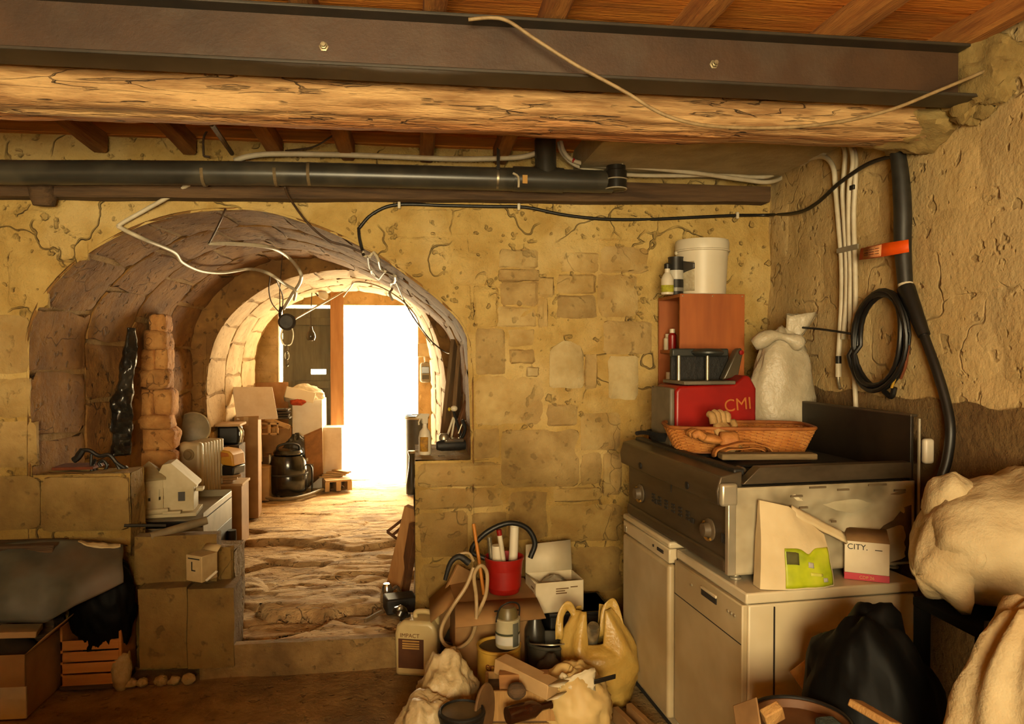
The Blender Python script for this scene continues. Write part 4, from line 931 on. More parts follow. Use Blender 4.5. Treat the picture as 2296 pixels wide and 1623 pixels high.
# top: black hotplate well, near wedge rail, rear splash plate
mb = MB(); mb.box2((.06, .06, ckz(1.20)), (.78, L - .02, ckz(1.235))); mb.build('hotplate', CASTI, ck, bevel=.004)
mb = MB(); mb.prism([(.05, ckz(1.215)), (.12, ckz(1.278)), (.78, ckz(1.278)), (.78, ckz(1.215))], .05, TR((0, .0, 0))); mb.build('side_rail', INOXD, ck, bevel=.003)
mb = MB(); mb.box2((.03, .03, ckz(1.245)), (.075, L - .02, ckz(1.27))); mb.build('front_bar', CASTI, ck, bevel=.006)
mb = MB(); mb.tube([(.10, .09, ckz(1.25)), (.10, .13, ckz(1.25))], .016, 12); mb.build('tap_knob', INOXD, ck)
mb = MB(); mb.box2((.79, .02, ckz(1.20)), (.805, .90, ckz(1.462))); mb.build('splash_plate', SOOT, ck, bevel=.003)
mb = MB(); mb.box2((.79, .02, ckz(1.455)), (.82, .90, ckz(1.466))); mb.build('splash_rim', INOXD, ck, bevel=.002)
mb = MB(); mb.tube([(.812, .0, ckz(.95)), (.812, .0, ckz(1.45))], .006, 8); mb.build('rear_rod', INOXL, ck)
mb = MB(); mb.box((.852, .0, ckz(1.32)), (.045, .03, .10)); mb.build('white_cap', mat('white_plastic', srgb(232, 222, 200), srgb(220, 206, 178), rough=.4), ck, bevel=.012, seg=3)
for x, y in ((.05, .05), (.74, .05), (.05, 1.0), (.74, 1.0)):
    z0 = .026 if y > .5 else 0.0
    mb = MB(TR((x, y, z0))); mb.lathe([(.022, 0), (.022, .006), (.012, .01), (.012, .03), (0, .03)], 12); mb.build('foot', INOXL, ck)
mb = MB(); mb.tube([(.10, .25, ckz(1.242)), (.62, .25, ckz(1.242))], .007, 6); mb.tube([(.10, .55, ckz(1.242)), (.62, .55, ckz(1.242))], .007, 6); mb.tube([(.10, .85, ckz(1.242)), (.62, .85, ckz(1.242))], .007, 6)
mb.build('grate_bars', CASTI, ck)
TOPZ = 1.252
# black pan at the far left of the cooker
p = LAp(.16, 1.02, TOPZ + .02)
pn = thing('frying_pan', 'black iron pan on the far end of the cooker', 'pan', p, .4)
MB().lathe([(0, 0), (.10, 0), (.125, .045), (.121, .045), (.098, .006), (0, .006)], 28).build('bowl', CASTI, pn)
MB().tube([(-.11, 0, .035), (-.2, -.02, .05), (-.25, -.03, .05)], .010, 8, smooth=3).build('handle', CASTI, pn)
# wicker tray
WICK = mat('wicker', srgb(226, 150, 70), srgb(196, 120, 48), rough=.65, scale=12, c3=srgb(226, 160, 86), sc3=10)
WICKD = mat('wicker_rim', srgb(184, 112, 46), srgb(150, 84, 32), rough=.65, scale=12)
a, b = atY(1528, 1000, 3.22), atY(1812, 1004, 3.10)
bk = thing('wicker_tray', 'orange wicker bread tray lying on the cooker', 'basket', ((a.x + b.x) / 2, (a.y + b.y) / 2 + .08, TOPZ + .008), math.atan2(b.y - a.y, b.x - a.x))
bl, bw, bh = (b - a).length, .26, .11
def tray(t, h):      # t around the rounded rectangle 0..1, h height 0..1
    ex = .030 * h
    hx, hy = bl / 2 + ex * 1.6, bw / 2 + ex; r = .05
    per = [(hx - r, -hy, 'e'), (hx, -hy + r)]
    ang = 2 * math.pi * t; c, s_ = math.cos(ang), math.sin(ang); n = 5.0
    k = (abs(c) ** n + abs(s_) ** n) ** (-1 / n)
    return Vector((hx * c * k, hy * s_ * k, bh * h))
wk = MB()
NS = 76
for i in range(NS):                                       # upright stakes
    t = i / NS; wk.tube([tray(t, 0), tray(t, .5), tray(t, 1)], .0022, 5)
wk.build('stakes', WICKD, bk, kind='stuff')
wv = MB()
for r_ in range(15):
    h = (r_ + .7) / 16
    pts = []
    for i in range(NS * 2):
        t = i / (NS * 2); q = tray(t, h); c = Vector((q.x, q.y, 0)).normalized(); pts.append(q + c * .0032 * (1 if (i // 2 + r_) % 2 else -1))
    wv.tube(pts, .0031, 5, closed=True)
wv.build('woven_strands', WICK, bk, kind='stuff')
mb = MB(); mb.tube([tray(i / 60, 1.02) for i in range(60)], .0085, 8, closed=True); mb.build('rim', WICKD, bk)
mb = MB(); mb.tube([tray(i / 60, 0.0) for i in range(60)], .005, 6, closed=True); mb.box((0, 0, .004), (bl * .93, bw * .9, .006)); mb.build('base', WICKD, bk)
# work gloves in the tray: palm and five fingers each
LEATH = mat('tan_leather', srgb(206, 168, 108), srgb(176, 136, 80), rough=.7, scale=14, bump=.3, bscale=60)
LEATO = mat('orange_leather', srgb(206, 140, 70), srgb(176, 108, 46), rough=.7, scale=14, bump=.3)
def glove(M, name, label, m):
    mb = MB(M)
    mb.blob((0, 0, 0), (.05, .058, .022), lambda d, p: 1 + .10 * nz(d, 2.5, 3), 20, 14)
    for k, (x, ln, sp) in enumerate([(-.039, .052, -.2), (-.013, .060, -.05), (.013, .058, .06), (.038, .048, .18)]):
        A = Vector((x, .04, .004)); B = A + Vector((math.sin(sp) * ln * .55, ln * .6, .014)); C2 = B + Vector((math.sin(sp) * ln * .4, ln * .42, -.016))
        mb.tube([A, A.lerp(B, .5), B, B.lerp(C2, .6), C2], lambda t: .0185 * (1 - .22 * t ** 2) * (1 if t < .95 else .6), 9, smooth=2)
    mb.tube([(.035, -.01, .0), (.062, .012, .012), (.07, .045, .008)], lambda t: .018 - .003 * t, 9, smooth=3)
    mb.tube([(0, -.045, 0), (0, -.085, .002), (.004, -.11, .004)], lambda t: .038 + .008 * t, 14, smooth=2)
    return one(name, label, 'glove', mb, m, smooth=True)
g0 = atY(1622, 962, 3.12); 
glove(TR((g0.x, g0.y, g0.z - .01), rz=.35, rx=1.0), 'work_glove', 'tan leather work glove hooked over the tray edge with fingers up', LEATH)
g1 = atY(1592, 990, 3.06)
glove(TR((g1.x, g1.y, g1.z + .012), rz=1.5, rx=.15), 'work_glove', 'orange leather work glove lying before the tray', LEATO)
mb = MB()
for k, (h, w) in enumerate([(.060, .13), (.032, .10)]):
    c = atY(1664, 1000, 3.0)
    def lp(u, v):
        t = math.pi * u; return Vector((c.x - w * math.cos(t), c.y - .05 * v + .02, TOPZ + .012 + h * math.sin(t) ** .8 + .006 * k + .01 * nz((u * 3, v, k), 1.5)))
    mb.grid(lp, 20, 4)
one('leather_apron', 'folded brown leather strap arched in front of the tray', 'leather', mb, LEATO, solid=.004, smooth=True)
a, b = atY(1624, 1006, 2.95), atY(1700, 1012, 2.9)
mb = MB(TR(((a.x + b.x) / 2 + .05, 2.92, TOPZ + .012), rz=-.12)); mb.box2((-.14, -.035, 0), (.26, .035, .026))
one('wooden_board', 'grey weathered board lying across the cooker front', 'board', mb, mat('grey_board', srgb(150, 128, 90), srgb(118, 98, 64), scale=6, stretch=(.3, 4, 4), bump=.3), bevel=.006)
# red machine
a, b = atY(1500, 930, 3.46), atY(1684, 930, 3.46)
rm = thing('tile_cutter', 'red power tool case with grey table and letters CMI', 'power tool', ((a.x + b.x) / 2, 3.50, TOPZ), RZ)
REDP = mat('red_plastic', srgb(168, 22, 14), srgb(140, 14, 10), rough=.4, scale=4)
GREYT = mat('tool_grey', srgb(126, 116, 98), srgb(104, 96, 80), rough=.5, scale=8)
w = (b.x - a.x)
mb = MB(); mb.prism([(-w / 2, .0), (-w / 2, .27), (-w / 2 + .02, .295), (w * .22, .30), (w * .36, .345), (w * .42, .34), (w / 2, .28), (w / 2, 0)], .26, TR((0, -.10, 0))); mb.build('housing', REDP, rm, bevel=.022, seg=3)
mb = MB(); mb.box2((-w / 2 - .025, -.09, 0), (-w / 2, .15, .285)); mb.build('side_frame', GREYT, rm, bevel=.008)
mb = MB(); mb.box2((-w * .40, -.10, .300), (w * .24, .16, .318)); mb.build('table', GREYT, rm, bevel=.005)
mb = MB(); mb.box2((-w * .42, .02, .435), (w * .30, .06, .475)); mb.build('top_bar', mat('blue_black', srgb(58, 60, 56), srgb(44, 46, 43), rough=.45), rm, bevel=.008)
mb = MB(); mb.box2((-w * .38, .07, .315), (w * .36, .09, .44)); mb.build('back_plate', CASTI, rm, bevel=.004)
for x in (-w * .36, -w * .0): 
    mb = MB(); mb.tube([(x, -.0, .315), (x, -.0, .44)], .008, 10); mb.build('post', INOXL, rm)
mb = MB(TR((-w * .0, -.0, .44))); mb.lathe([(.065, 0), (.08, .012), (.08, .02), (.06, .034), (0, .036)], 20); mb.build('clamp_knob', mat('blue_black', srgb(58, 60, 56)), rm)
mb = MB(); mb.prism([(w * .20, .318), (w * .40, .335), (w * .46, .45), (w * .44, .48), (w * .38, .47)], .05, TR((0, .0, 0))); mb.build('blade_guard', mat('smoke_guard', srgb(86, 76, 58), rough=.3), rm, bevel=.008)
mb = MB(TR((w * .42, -.005, .455), rx=math.pi / 2)); mb.lathe([(.012, 0), (.012, .01), (0, .012)], 12); mb.build('red_button', REDP, rm)
lettering('CMI', .085, TR((w * .26, -.1035, .20), ry=-.10), mat('orange_letters', srgb(206, 120, 50), rough=.5), rm)
# ------------------------------------------------------------------ shelf cabinet and what stands on it
a, b = atY(1525, 658, 3.76), atY(1670, 662, 3.76)
SHW = mat('orange_shelf_wood', srgb(184, 100, 38), srgb(156, 78, 24), rough=.5, scale=3, stretch=(3, 3, .5), c3=srgb(130, 62, 18), sc3=2, amt3=.5)
cab = thing('shelf_cabinet', 'narrow orange wooden shelf cabinet against the back wall', 'cabinet', (a.x, 3.76, 0))
cw, cd, ch = b.x - a.x, .355, a.z
mb = MB(); mb.box2((0, 0, 0), (cw, .016, ch)); mb.build('side_panel', SHW, cab, bevel=.002)
mb = MB(); mb.box2((0, cd - .016, 0), (cw, cd, ch)); mb.build('side_panel', SHW, cab, bevel=.002)
mb = MB(); mb.box2((0, .016, ch - .018), (cw, cd - .016, ch)); mb.build('top_board', SHW, cab, bevel=.002)
mb = MB(); mb.box2((cw - .012, .016, 0), (cw, cd - .016, ch - .018)); mb.build('back_panel', SHW, cab)
for z in (.05, .55, 1.0, 1.36, 1.70):
    mb = MB(); mb.box2((.006, .016, z), (cw - .012, cd - .016, z + .018)); mb.build('shelf', SHW, cab, bevel=.002)
for x in (.015, cw / 2, cw - .015):
    mb = MB(TR((x, -.001, ch - .012), rx=math.pi / 2)); mb.lathe([(.004, 0), (.004, .002), (0, .003)], 8); mb.build('nail', BOLT, cab)
WPL = mat('white_bucket_plastic', srgb(238, 228, 204), srgb(230, 218, 190), rough=.42, scale=3)
c = atY(1577, 660, 3.93)
bu = thing('plastic_bucket', 'white plastic bucket with rim on top of the shelf cabinet', 'bucket', (c.x - .01, 3.93, ch + .001))
MB().lathe([(0, 0), (.124, 0), (.130, .006), (.142, .25), (.146, .25), (.148, .29), (.142, .304), (.134, .304), (.128, .06), (.12, .012), (0, .01)], 40).build('shell', WPL, bu)
MB().lathe([(.146, .238), (.152, .24), (.152, .246), (.146, .25)], 40).build('rim_ring', WPL, bu)
mb = MB()
def lab(u, v):
    t = math.radians(196 + 36 * u); z = .02 + .16 * v; r = .1305 + .0492 * z + .001; return Vector((r * math.cos(t), r * math.sin(t), z))
mb.grid(lab, 8, 4); mb.build('paper_label', mat('pale_label', srgb(206, 192, 158), srgb(180, 164, 128), scale=40), bu, solid=.0006)
mb = MB()
def lab2(u, v):
    t = math.radians(196 + 37 * u); z = .115 + (.075 - .02 * u) * v + .025 * u * (1 - v) ; r = .1305 + .0492 * z + .002; return Vector((r * math.cos(t), r * math.sin(t), z))
mb.grid(lab2, 8, 4); mb.build('dark_label', mat('charcoal_label', srgb(70, 64, 54), rough=.5), bu, solid=.0006)
for s in (-1, 1): MB(TR((s * .148, 0, .235))).blob((0, 0, 0), (.008, .012, .012), None, 10, 8).build('handle_lug', WPL, bu)
c = atY(1502, 664, 3.97)
cn = thing('paint_tin', 'black and white tin standing beside the white bucket', 'tin', (c.x + .008, 3.90, ch + .001))
MB().lathe([(0, 0), (.040, 0), (.042, .004), (.042, .20), (.044, .204), (.044, .208), (.036, .206), (0, .204)], 24).build('body', mat('tin_black', srgb(44, 42, 38), rough=.4), cn)
MB().lathe([(.0424, .085), (.0424, .135)], 24).build('white_band', mat('tin_white', srgb(214, 208, 190), rough=.4), cn)
MB().lathe([(.0426, .02), (.0426, .04)], 24).build('grey_band', mat('tin_grey', srgb(150, 146, 132), rough=.4), cn)
c = atY(1470, 670, 3.99)
bt_ = thing('spray_bottle', 'small pale bottle with green yellow label next to the tin', 'bottle', (c.x + .022, 3.86, ch + .001))
MB().lathe([(0, 0), (.032, 0), (.034, .01), (.034, .085), (.022, .11), (.014, .12), (.014, .14), (0, .14)], 20).build('body', WPL, bt_)
MB().lathe([(.0345, .012), (.0345, .05)], 20).build('label', mat('lime_label', srgb(196, 196, 40), srgb(160, 150, 40), scale=40), bt_)
MB().lathe([(.018, .14), (.018, .165), (.010, .17), (0, .17)], 14).build('cap', BLACKR, bt_)
for k, (dx, dy, z, h, r, m, lb_) in enumerate([(.026, .19, 1.718, .11, .022, REDP, 'red bottle with white cap on the top cabinet shelf'), (.032, .27, 1.718, .085, .026, WPL, 'squat white jar on the top cabinet shelf'),
                                               (.026, .18, 1.378, .11, .02, REDP, 'red bottle with white cap on the middle cabinet shelf'), (.035, .24, 1.378, .09, .03, mat('orange_jar', srgb(206, 120, 56), rough=.35), 'round orange jar on the middle cabinet shelf'), (.05, .31, 1.378, .20, .025, mat('tan_tube', srgb(190, 120, 60), rough=.6), 'tall tan tube standing in the middle cabinet shelf')]):
    t = thing('jar' if h < .1 else 'bottle', lb_, 'jar' if h < .1 else 'bottle', (a.x + dx, 3.76 + dy, z + .001))
    MB().lathe([(0, 0), (r * .95, 0), (r, .006), (r, h * .75), (r * .6, h * .85), (r * .6, h), (0, h)], 18).build('body', m, t)
    MB().lathe([(r * .66, h * .86), (r * .66, h * 1.06), (0, h * 1.07)], 14).build('cap', WPL, t)
# white plastic bag behind the splash plate
BAGW = mat('white_plastic_bag', srgb(214, 202, 174), srgb(190, 176, 146), rough=.45, scale=5, bump=.5, bscale=14)
c0, c1 = atY(1680, 900, 3.52), atY(1838, 720, 3.52)
cx, rx = (c0.x + c1.x) / 2 - .005, (c1.x - c0.x) / 2 * .93
pb2 = thing('plastic_bag', 'crumpled white plastic sack on the far end of the cooker', 'bag', (cx, 3.54, 1.245))
mb = MB()
def bagf(d, p):
    f = 1 + .10 * fbm(d, 2.2, 3, 4) + .05 * abs(nz(d, 6, 2))
    q = p * f
    if q.z < -.2: q.z = -.2
    q.x *= (1.0 - .12 * max(0, d.z)); return q
mb.blob((0, 0, .2), (rx, .11, .38), bagf, 44, 34); mb.build('sack', BAGW, pb2, smooth=True)
mb = MB(); 
def ear(u, v):
    t = 2 * math.pi * u; r = .035 + .05 * v + .012 * math.sin(4 * t); return Vector((.06 + r * 1.0 * math.cos(t) + .05 * v, r * .5 * math.sin(t), .53 + .13 * v + .02 * nz((math.cos(t), math.sin(t), v), 2, 3)))
mb.grid(ear, 20, 5); mb.build('gathered_neck', BAGW, pb2, solid=.002, smooth=True)
mb = MB(); mb.tube([(-rx * .95, -.03, .50), (-rx * .5, -.07, .545), (0, -.08, .53), (.06, -.08, .50)], lambda t: .03 + .012 * math.sin(9 * t), 10, smooth=4); mb.build('folded_edge', BAGW, pb2, smooth=True)
# ------------------------------------------------------------------ on the dishwasher
PAPER = mat('kraft_cream_paper', srgb(228, 208, 166), srgb(212, 188, 142), rough=.75, scale=4, bump=.25, bscale=10)
a, b = atZ(1692, 1308, .846), atZ(1850, 1306, .846)
pbag = thing('paper_bag', 'cream paper bag with a bright green label on the dishwasher', 'bag', ((a.x + b.x) / 2, 2.563, .847), .0)
w = b.x - a.x
mb = MB()
TOPF = lambda u: .318 - .06 * u if u < .45 else .291 - .20 * (u - .45)
def pbf(side):
    def f(u, v):
        x = -w / 2 + w * u; z = TOPF(u) * v; th = .046 * (1 - v ** 2.5) * (math.sin(math.pi * (.06 + .88 * u)) ** .4) + .004
        x += .012 * (1 - v) * (u - .5) * 2 + .01 * v * (.5 - u)
        return Vector((x, side * th + .02 * v + .006 * nz((u * 3, v * 3, side), 1.4), z))
    return f
mb.grid(pbf(-1), 20, 16); mb.grid(pbf(1), 20, 16)
mb.grid(lambda u, v: pbf(-1)(0, u).lerp(pbf(1)(0, u), v), 16, 3); mb.grid(lambda u, v: pbf(-1)(1, u).lerp(pbf(1)(1, u), v), 16, 3)
mb.grid(lambda u, v: pbf(-1)(u, 1).lerp(pbf(1)(u, 1), v), 20, 2)
mb.build('bag', PAPER, pbag, smooth=True)
mb = MB(); mb.grid(lambda u, v: pbf(-1)(.30 + .68 * u, (.02 + (.50 - .07 * math.exp(-((u - .5) / .12) ** 2) - .03 * u) * v) / (TOPF(.3 + .68 * u) / .285)) + Vector((0, -.003, 0)), 24, 10)
mb.build('green_label', mat('lime_green_print', srgb(196, 206, 30), srgb(150, 166, 16), rough=.5, scale=9, c3=srgb(222, 214, 70), sc3=8), pbag, solid=.001, smooth=True)
def onbag(u0, u1, v0, v1, m, name, off=-.0055):
    mb = MB(); mb.grid(lambda u, v: pbf(-1)(u0 + (u1 - u0) * u, v0 + (v1 - v0) * v) + Vector((0, off, 0)), 4, 3); mb.build(name, m, pbag, solid=.0008)
onbag(.32, .49, .31, .46, mat('olive_print', srgb(96, 92, 40), srgb(74, 70, 30)), 'picture_panel')
onbag(.62, .70, .30, .38, mat('grey_dot', srgb(196, 190, 176)), 'grey_dot')
onbag(.82, .89, .10, .17, mat('grey_dot', srgb(196, 190, 176)), 'grey_dot')
onbag(.64, .82, .19, .235, mat('pale_lime', srgb(224, 222, 90)), 'text_block')
mb = MB(); mb.grid(lambda u, v: Vector((w * .02 + w * .80 * u, .035 - .02 * v, .290 - .11 * u - .035 * v + .006 * nz((u * 3, v, 0), 1.5, 2))), 12, 3)
mb.build('rolled_top', PAPER, pbag, solid=.012, smooth=True)
# CITY box
a, b, c_ = atZ(1893, 1297, .846), atZ(1976, 1306, .846), atZ(1866, 1271, .846)
ang = math.atan2(b.y - a.y, b.x - a.x)
ct = thing('carton', 'small white and pink carton lettered CITY on the dishwasher', 'box', a, ang)
cw_, cd_, chh = .155, .095, .148
mb = MB(); mb.box2((0, 0, .026), (cw_, cd_, chh)); mb.build('carton_body', mat('white_card', srgb(236, 222, 192), srgb(224, 208, 174), rough=.6), ct, bevel=.002)
mb = MB(); mb.box2((-.0005, -.0005, 0), (cw_ + .0005, cd_, .026)); mb.build('pink_band', mat('pink_print', srgb(222, 70, 86), rough=.6), ct, bevel=.001)
lettering('CITY.', .030, TR((.045, -.0012, chh - .022)), INK, ct)
lettering('CDP 26', .016, TR((.078, -.0016, .012)), mat('peach_letters', srgb(246, 190, 120)), ct)
mb = MB(); mb.box2((.105, -.0012, chh - .03), (.13, 0, chh - .027)); mb.build('print_line', INK, ct)
mb = MB(); mb.add([(0, 0, chh), (cw_, 0, chh), (cw_ * .98, cd_, chh + .03), (.01, cd_, chh + .03)], [(0, 1, 2, 3)]); mb.build('lid_flap', mat('brown_card', srgb(160, 124, 78), srgb(140, 104, 62)), ct, solid=.002)
# ------------------------------------------------------------------ sacks on the right
SACK = mat('woven_sack', srgb(206, 188, 148), srgb(184, 162, 120), rough=.8, scale=5, bump=.35, bscale=26, c3=srgb(188, 156, 106), sc3=2.5, amt3=.5)
BLK = mat('matt_black', srgb(9, 8, 7), srgb(5, 5, 4), rough=.9, spec=.1)
ws = thing('work_stand', 'black folding stand carrying the big sack', 'stand', (1.86, 2.02, 0), .0)
mb = MB(); mb.box2((-.27, -.15, .90), (.20, .15, .93)); mb.build('top_plate', BLK, ws, bevel=.004)
for x in (-.25, .18):
    for y in (-.13, .13):
        mb = MB(); mb.box2((x - .018, y - .018, 0), (x + .018, y + .018, .90)); mb.build('leg', BLK, ws, bevel=.003)
mb = MB(); mb.box2((-.25, -.14, .45), (.18, -.12, .48)); mb.build('brace', BLK, ws)
mb = MB(); mb.box2((-.225, -.14, .70), (-.10, -.13, .86)); mb.build('grey_plate', mat('dull_plate', srgb(86, 76, 56)), ws, bevel=.003)
for x in (-.27, .03):
    mb = MB(); mb.box2((x, -.160, .80), (x + .035, -.151, .96)); mb.build('strap', BLACKR, ws)
c = atY(2170, 1185, 2.10)
bs = thing('big_sack', 'large cream woven sack bulging on the black stand', 'sack', (c.x + .125, 2.06, .935), .0)
mb = MB()
def sackf(d, p):
    f = 1 + .07 * fbm(d, 1.8, 3, 6)
    q = p * f
    fold = .016 * math.sin(15 * d.x + 5 * nz(d, 1.3, 2)) * (1 - d.x * d.x) * (.6 + .4 * d.z) + .010 * math.sin(7 * d.x + 4 * nz(d, 1.5, 2)) + .012 * abs(nz((d.x * 5, d.y * 1.2, d.z * 1.2), 1.0, 8))
    q += d * fold
    if q.z < -.165: q.z = -.165 - .01 * nz(d, 4)
    return q
mb.blob((.13, 0, .185), (.42, .26, .215), sackf, 120, 48)
mb.build('sack_body', SACK, bs, smooth=True)
mb = MB()
def tail(u, v):
    t = 2 * math.pi * u; r = (.16 * (1 - v) ** .7 + .001) * (1 + .16 * math.sin(5 * t + 3 * v)); return Vector((-.23 - .10 * v, r * math.cos(t) * .9, .15 - .02 * v + r * math.sin(t) * .95 - .03 * v * v))
mb.grid(tail, 28, 8); mb.build('gathered_end', SACK, bs, smooth=True, solid=.004)
mb = MB(); mb.blob((-.17, .06, .30), (.075, .08, .10), lambda d, p: 1 + .2 * nz(d, 2, 4), 20, 14); mb.build('knotted_corner', SACK, bs, smooth=True)
c = atY(2275, 1520, 1.62)
ss = thing('upright_sack', 'stained cream sack standing upright below the bulging one', 'sack', (c.x + .03, 1.62, 0))
mb = MB()
def sf2(d, p):
    q = p * (1 + .09 * fbm(d, 2.0, 3, 9)); q += d * .014 * math.sin(9 * math.atan2(d.y, d.x) + 5 * d.z)
    q.x += .05 * max(0, d.z) * 1.0
    return q
mb.blob((0, 0, .545), (.20, .19, .56), sf2, 44, 48); mb.build('sack_body', SACK, ss, smooth=True)
for (y_, z_) in ((1490, 0), (1455, 1), (1560, 2)): pass
# black rubbish bag against the dishwasher flank
mb = MB()
c = atY(2020, 1560, 2.02)
def bb(d, p):
    q = p * (1 + .10 * fbm(d, 2.3, 3, 3) + .05 * abs(nz(d, 5, 6)))
    if q.z < -.38: q.z = -.38
    q.x -= .04 * d.z; return q
mb.blob((1.44, 2.12, .38), (.235, .22, .52), bb, 48, 32)
one('rubbish_bag', 'shapeless black rubbish bag in the dark beside the dishwasher', 'bag', mb, mat('black_bin_bag', srgb(9, 8, 7), srgb(5, 5, 5), rough=.6, spec=.12), smooth=True)
# splintered planks and the brown basin with a cable over its rim
PL = mat('raw_plank', srgb(190, 146, 84), srgb(156, 112, 58), rough=.8, scale=6, stretch=(4, 4, .4), bump=.3)
def plank(name, label, cat, p0, p1, wd, th, m, roll=0, group=None, bevel=.004, parent=None):
    d = (Vector(p1) - Vector(p0)); Lg = d.length
    q = d.to_track_quat('Z', 'X').to_matrix().to_4x4() @ Matrix.Rotation(roll, 4, 'Z')
    mb = MB(Matrix.Translation(Vector(p0)) @ q); mb.box2((-wd / 2, -th / 2, 0), (wd / 2, th / 2, Lg))
    return one(name, label, cat, mb, m, group, bevel=bevel)
plank('broken_plank', 'splintered plank leaning against the dishwasher flank', 'plank', (1.50, 2.08, .30), atY(1790, 1492, 2.44), .075, .022, PL, .5)
plank('broken_plank', 'second shorter splintered plank behind the brown basin', 'plank', (1.60, 2.05, .30), atY(1835, 1520, 2.42), .06, .02, PL, .2)
plank('broken_plank', 'broken slat lying by the black rubbish bag', 'plank', atY(1915, 1575, 1.80), atY(2010, 1630, 1.70), .07, .02, PL, 1.2)
c = atY(1795, 1612, 1.95)
ba = thing('brown_basin', 'round brown basin with odds and ends inside', 'basin', (c.x, 1.95, .0))
BRN = mat('brown_plastic', srgb(112, 72, 36), srgb(84, 52, 24), rough=.6, scale=5)
zt = c.z - .005
MB().lathe([(0, .0), (.10, .0), (.125, zt - .02), (.137, zt), (.131, zt), (.12, zt - .02), (.0, zt - .03)], 40).build('tub', BRN, ba)
MB().tube([(.139 * math.cos(t), .139 * math.sin(t), zt + .004) for t in [2 * math.pi * k / 48 for k in range(48)]], .0055, 6, closed=True).build('rim_cable', BLACKR, ba)
one('cleaning_pad', 'grey blue cleaning pad in the brown basin', 'pad', MB(TR((c.x, 1.95, 0))).box((.075, -.03, zt - .008), (.06, .08, .03)), mat('teal_pad', srgb(70, 84, 80), srgb(56, 68, 64), rough=.9, bump=.4), bevel=.01)
plank('cardboard_scrap', 'torn cardboard scrap standing beside the brown basin', 'cardboard', atY(1680, 1640, 1.9), atY(1670, 1572, 1.95), .10, .006, mat('brown_card', srgb(160, 124, 78)), .5)
plank('wood_chip', 'pale wood offcut lying in the brown basin', 'offcut', atY(1712, 1612, 1.90) , atY(1752, 1590, 1.90), .05, .03, PL, .4)
# ------------------------------------------------------------------ heap of odds and ends before the pier
CARD = mat('cardboard', srgb(178, 134, 80), srgb(154, 112, 62), rough=.8, scale=4, c3=srgb(130, 92, 50), sc3=3, amt3=.5)
CARDL = mat('pale_cardboard', srgb(206, 170, 118), srgb(184, 146, 94), rough=.8, scale=5)
WCARD = mat('white_carton', srgb(228, 214, 182), srgb(208, 192, 156), rough=.65, scale=5)
TPL = mat('milky_plastic', srgb(226, 206, 152), srgb(210, 186, 128), rough=.4, scale=4)
def pos(px, py, z=0): return atZ(px, py, z)
# jerrycan
p = pos(936, 1508)
jc = thing('jerrycan', 'milky plastic jerrycan with brown IMPACT label beside the step', 'canister', (p.x + .01, p.y + .02, .0), -.28)
mb = MB(); mb.prism([(-.11, .0), (-.115, .22), (-.105, .262), (-.065, .292), (.075, .292), (.105, .27), (.115, .22), (.11, .0)], .15, TR((0, -.075, 0))); mb.build('body', TPL, jc, bevel=.02, seg=3)
mb = MB(); mb.tube([(-.02, 0, .285), (-.015, 0, .318), (.05, 0, .322), (.095, 0, .30), (.098, 0, .26)], .014, 10, smooth=4); mb.build('handle', TPL, jc)
mb = MB(TR((-.078, 0, .272))); mb.lathe([(.03, 0), (.03, .03), (.026, .034), (0, .034)], 18); mb.build('cap', BLACKR, jc)
mb = MB(); mb.box2((-.092, -.0775, .045), (.045, -.0755, .20)); lb = mb.build('label', mat('brown_label', srgb(98, 58, 28), srgb(82, 46, 20), rough=.5), jc)
mb = MB()
for z in (.19, .176, .164, .152): mb.box2((-.07, -.0788, z - .004), (.022, -.0772, z + .003))
mb.build('label_text', mat('tan_print', srgb(206, 160, 80), rough=.6), lb)
lettering('IMPACT', .030, TR((-.03, -.0765, .217)), mat('ochre_print', srgb(130, 84, 36)), jc)
fn = thing('funnel_cap', 'black and chrome spout lying on the jerrycan', 'spout', (p.x - .09, p.y + .04, .31), .4)
MB(TR((0, 0, 0), ry=.5)).lathe([(.045, -.01), (.042, .015), (.02, .035), (0, .04)], 18).build('cup', mat('black_gloss', srgb(24, 22, 20), rough=.2), fn)
MB(TR((-.01, -.02, .03), ry=.4)).blob((0, 0, 0), (.018, .012, .022), None, 12, 8).build('chrome_tip', STEELZ, fn)
# cardboard box with a handle hole under the red bucket
cb = thing('cardboard_box', 'worn cardboard box with hand hole under the red bucket', 'box', (.40, 3.86, 0), .04)
W_, D_, H_ = .42, .34, .45
mb = MB(); mb.box2((-W_ / 2, -D_ / 2, 0), (W_ / 2, D_ / 2, H_)); mb.build('box_body', CARD, cb, bevel=.004)
mb = MB(); mb.add([(-W_ / 2, -D_ / 2, H_), (W_ / 2, -D_ / 2, H_), (W_ / 2 + .02, -D_ / 2 - .13, H_ - .06), (-W_ / 2 - .01, -D_ / 2 - .15, H_ - .07)], [(0, 1, 2, 3)]); fl_ = mb.build('flap', CARD, cb, solid=.005)
mb = MB(TR((.04, -D_ / 2 - .075, H_ - .033), rx=-.45)); mb.lathe([(.062, .0), (.062, .006), (0, .006)], 20, squash=.5); mb.build('hand_hole', GASK, cb)
mb = MB(); mb.add([(-W_ / 2, -D_ / 2, H_), (-W_ / 2, D_ / 2, H_), (-W_ / 2 - .11, D_ / 2, H_ - .09), (-W_ / 2 - .12, -D_ / 2 + .02, H_ - .10)], [(0, 1, 2, 3)]); mb.build('flap', CARD, cb, solid=.005)
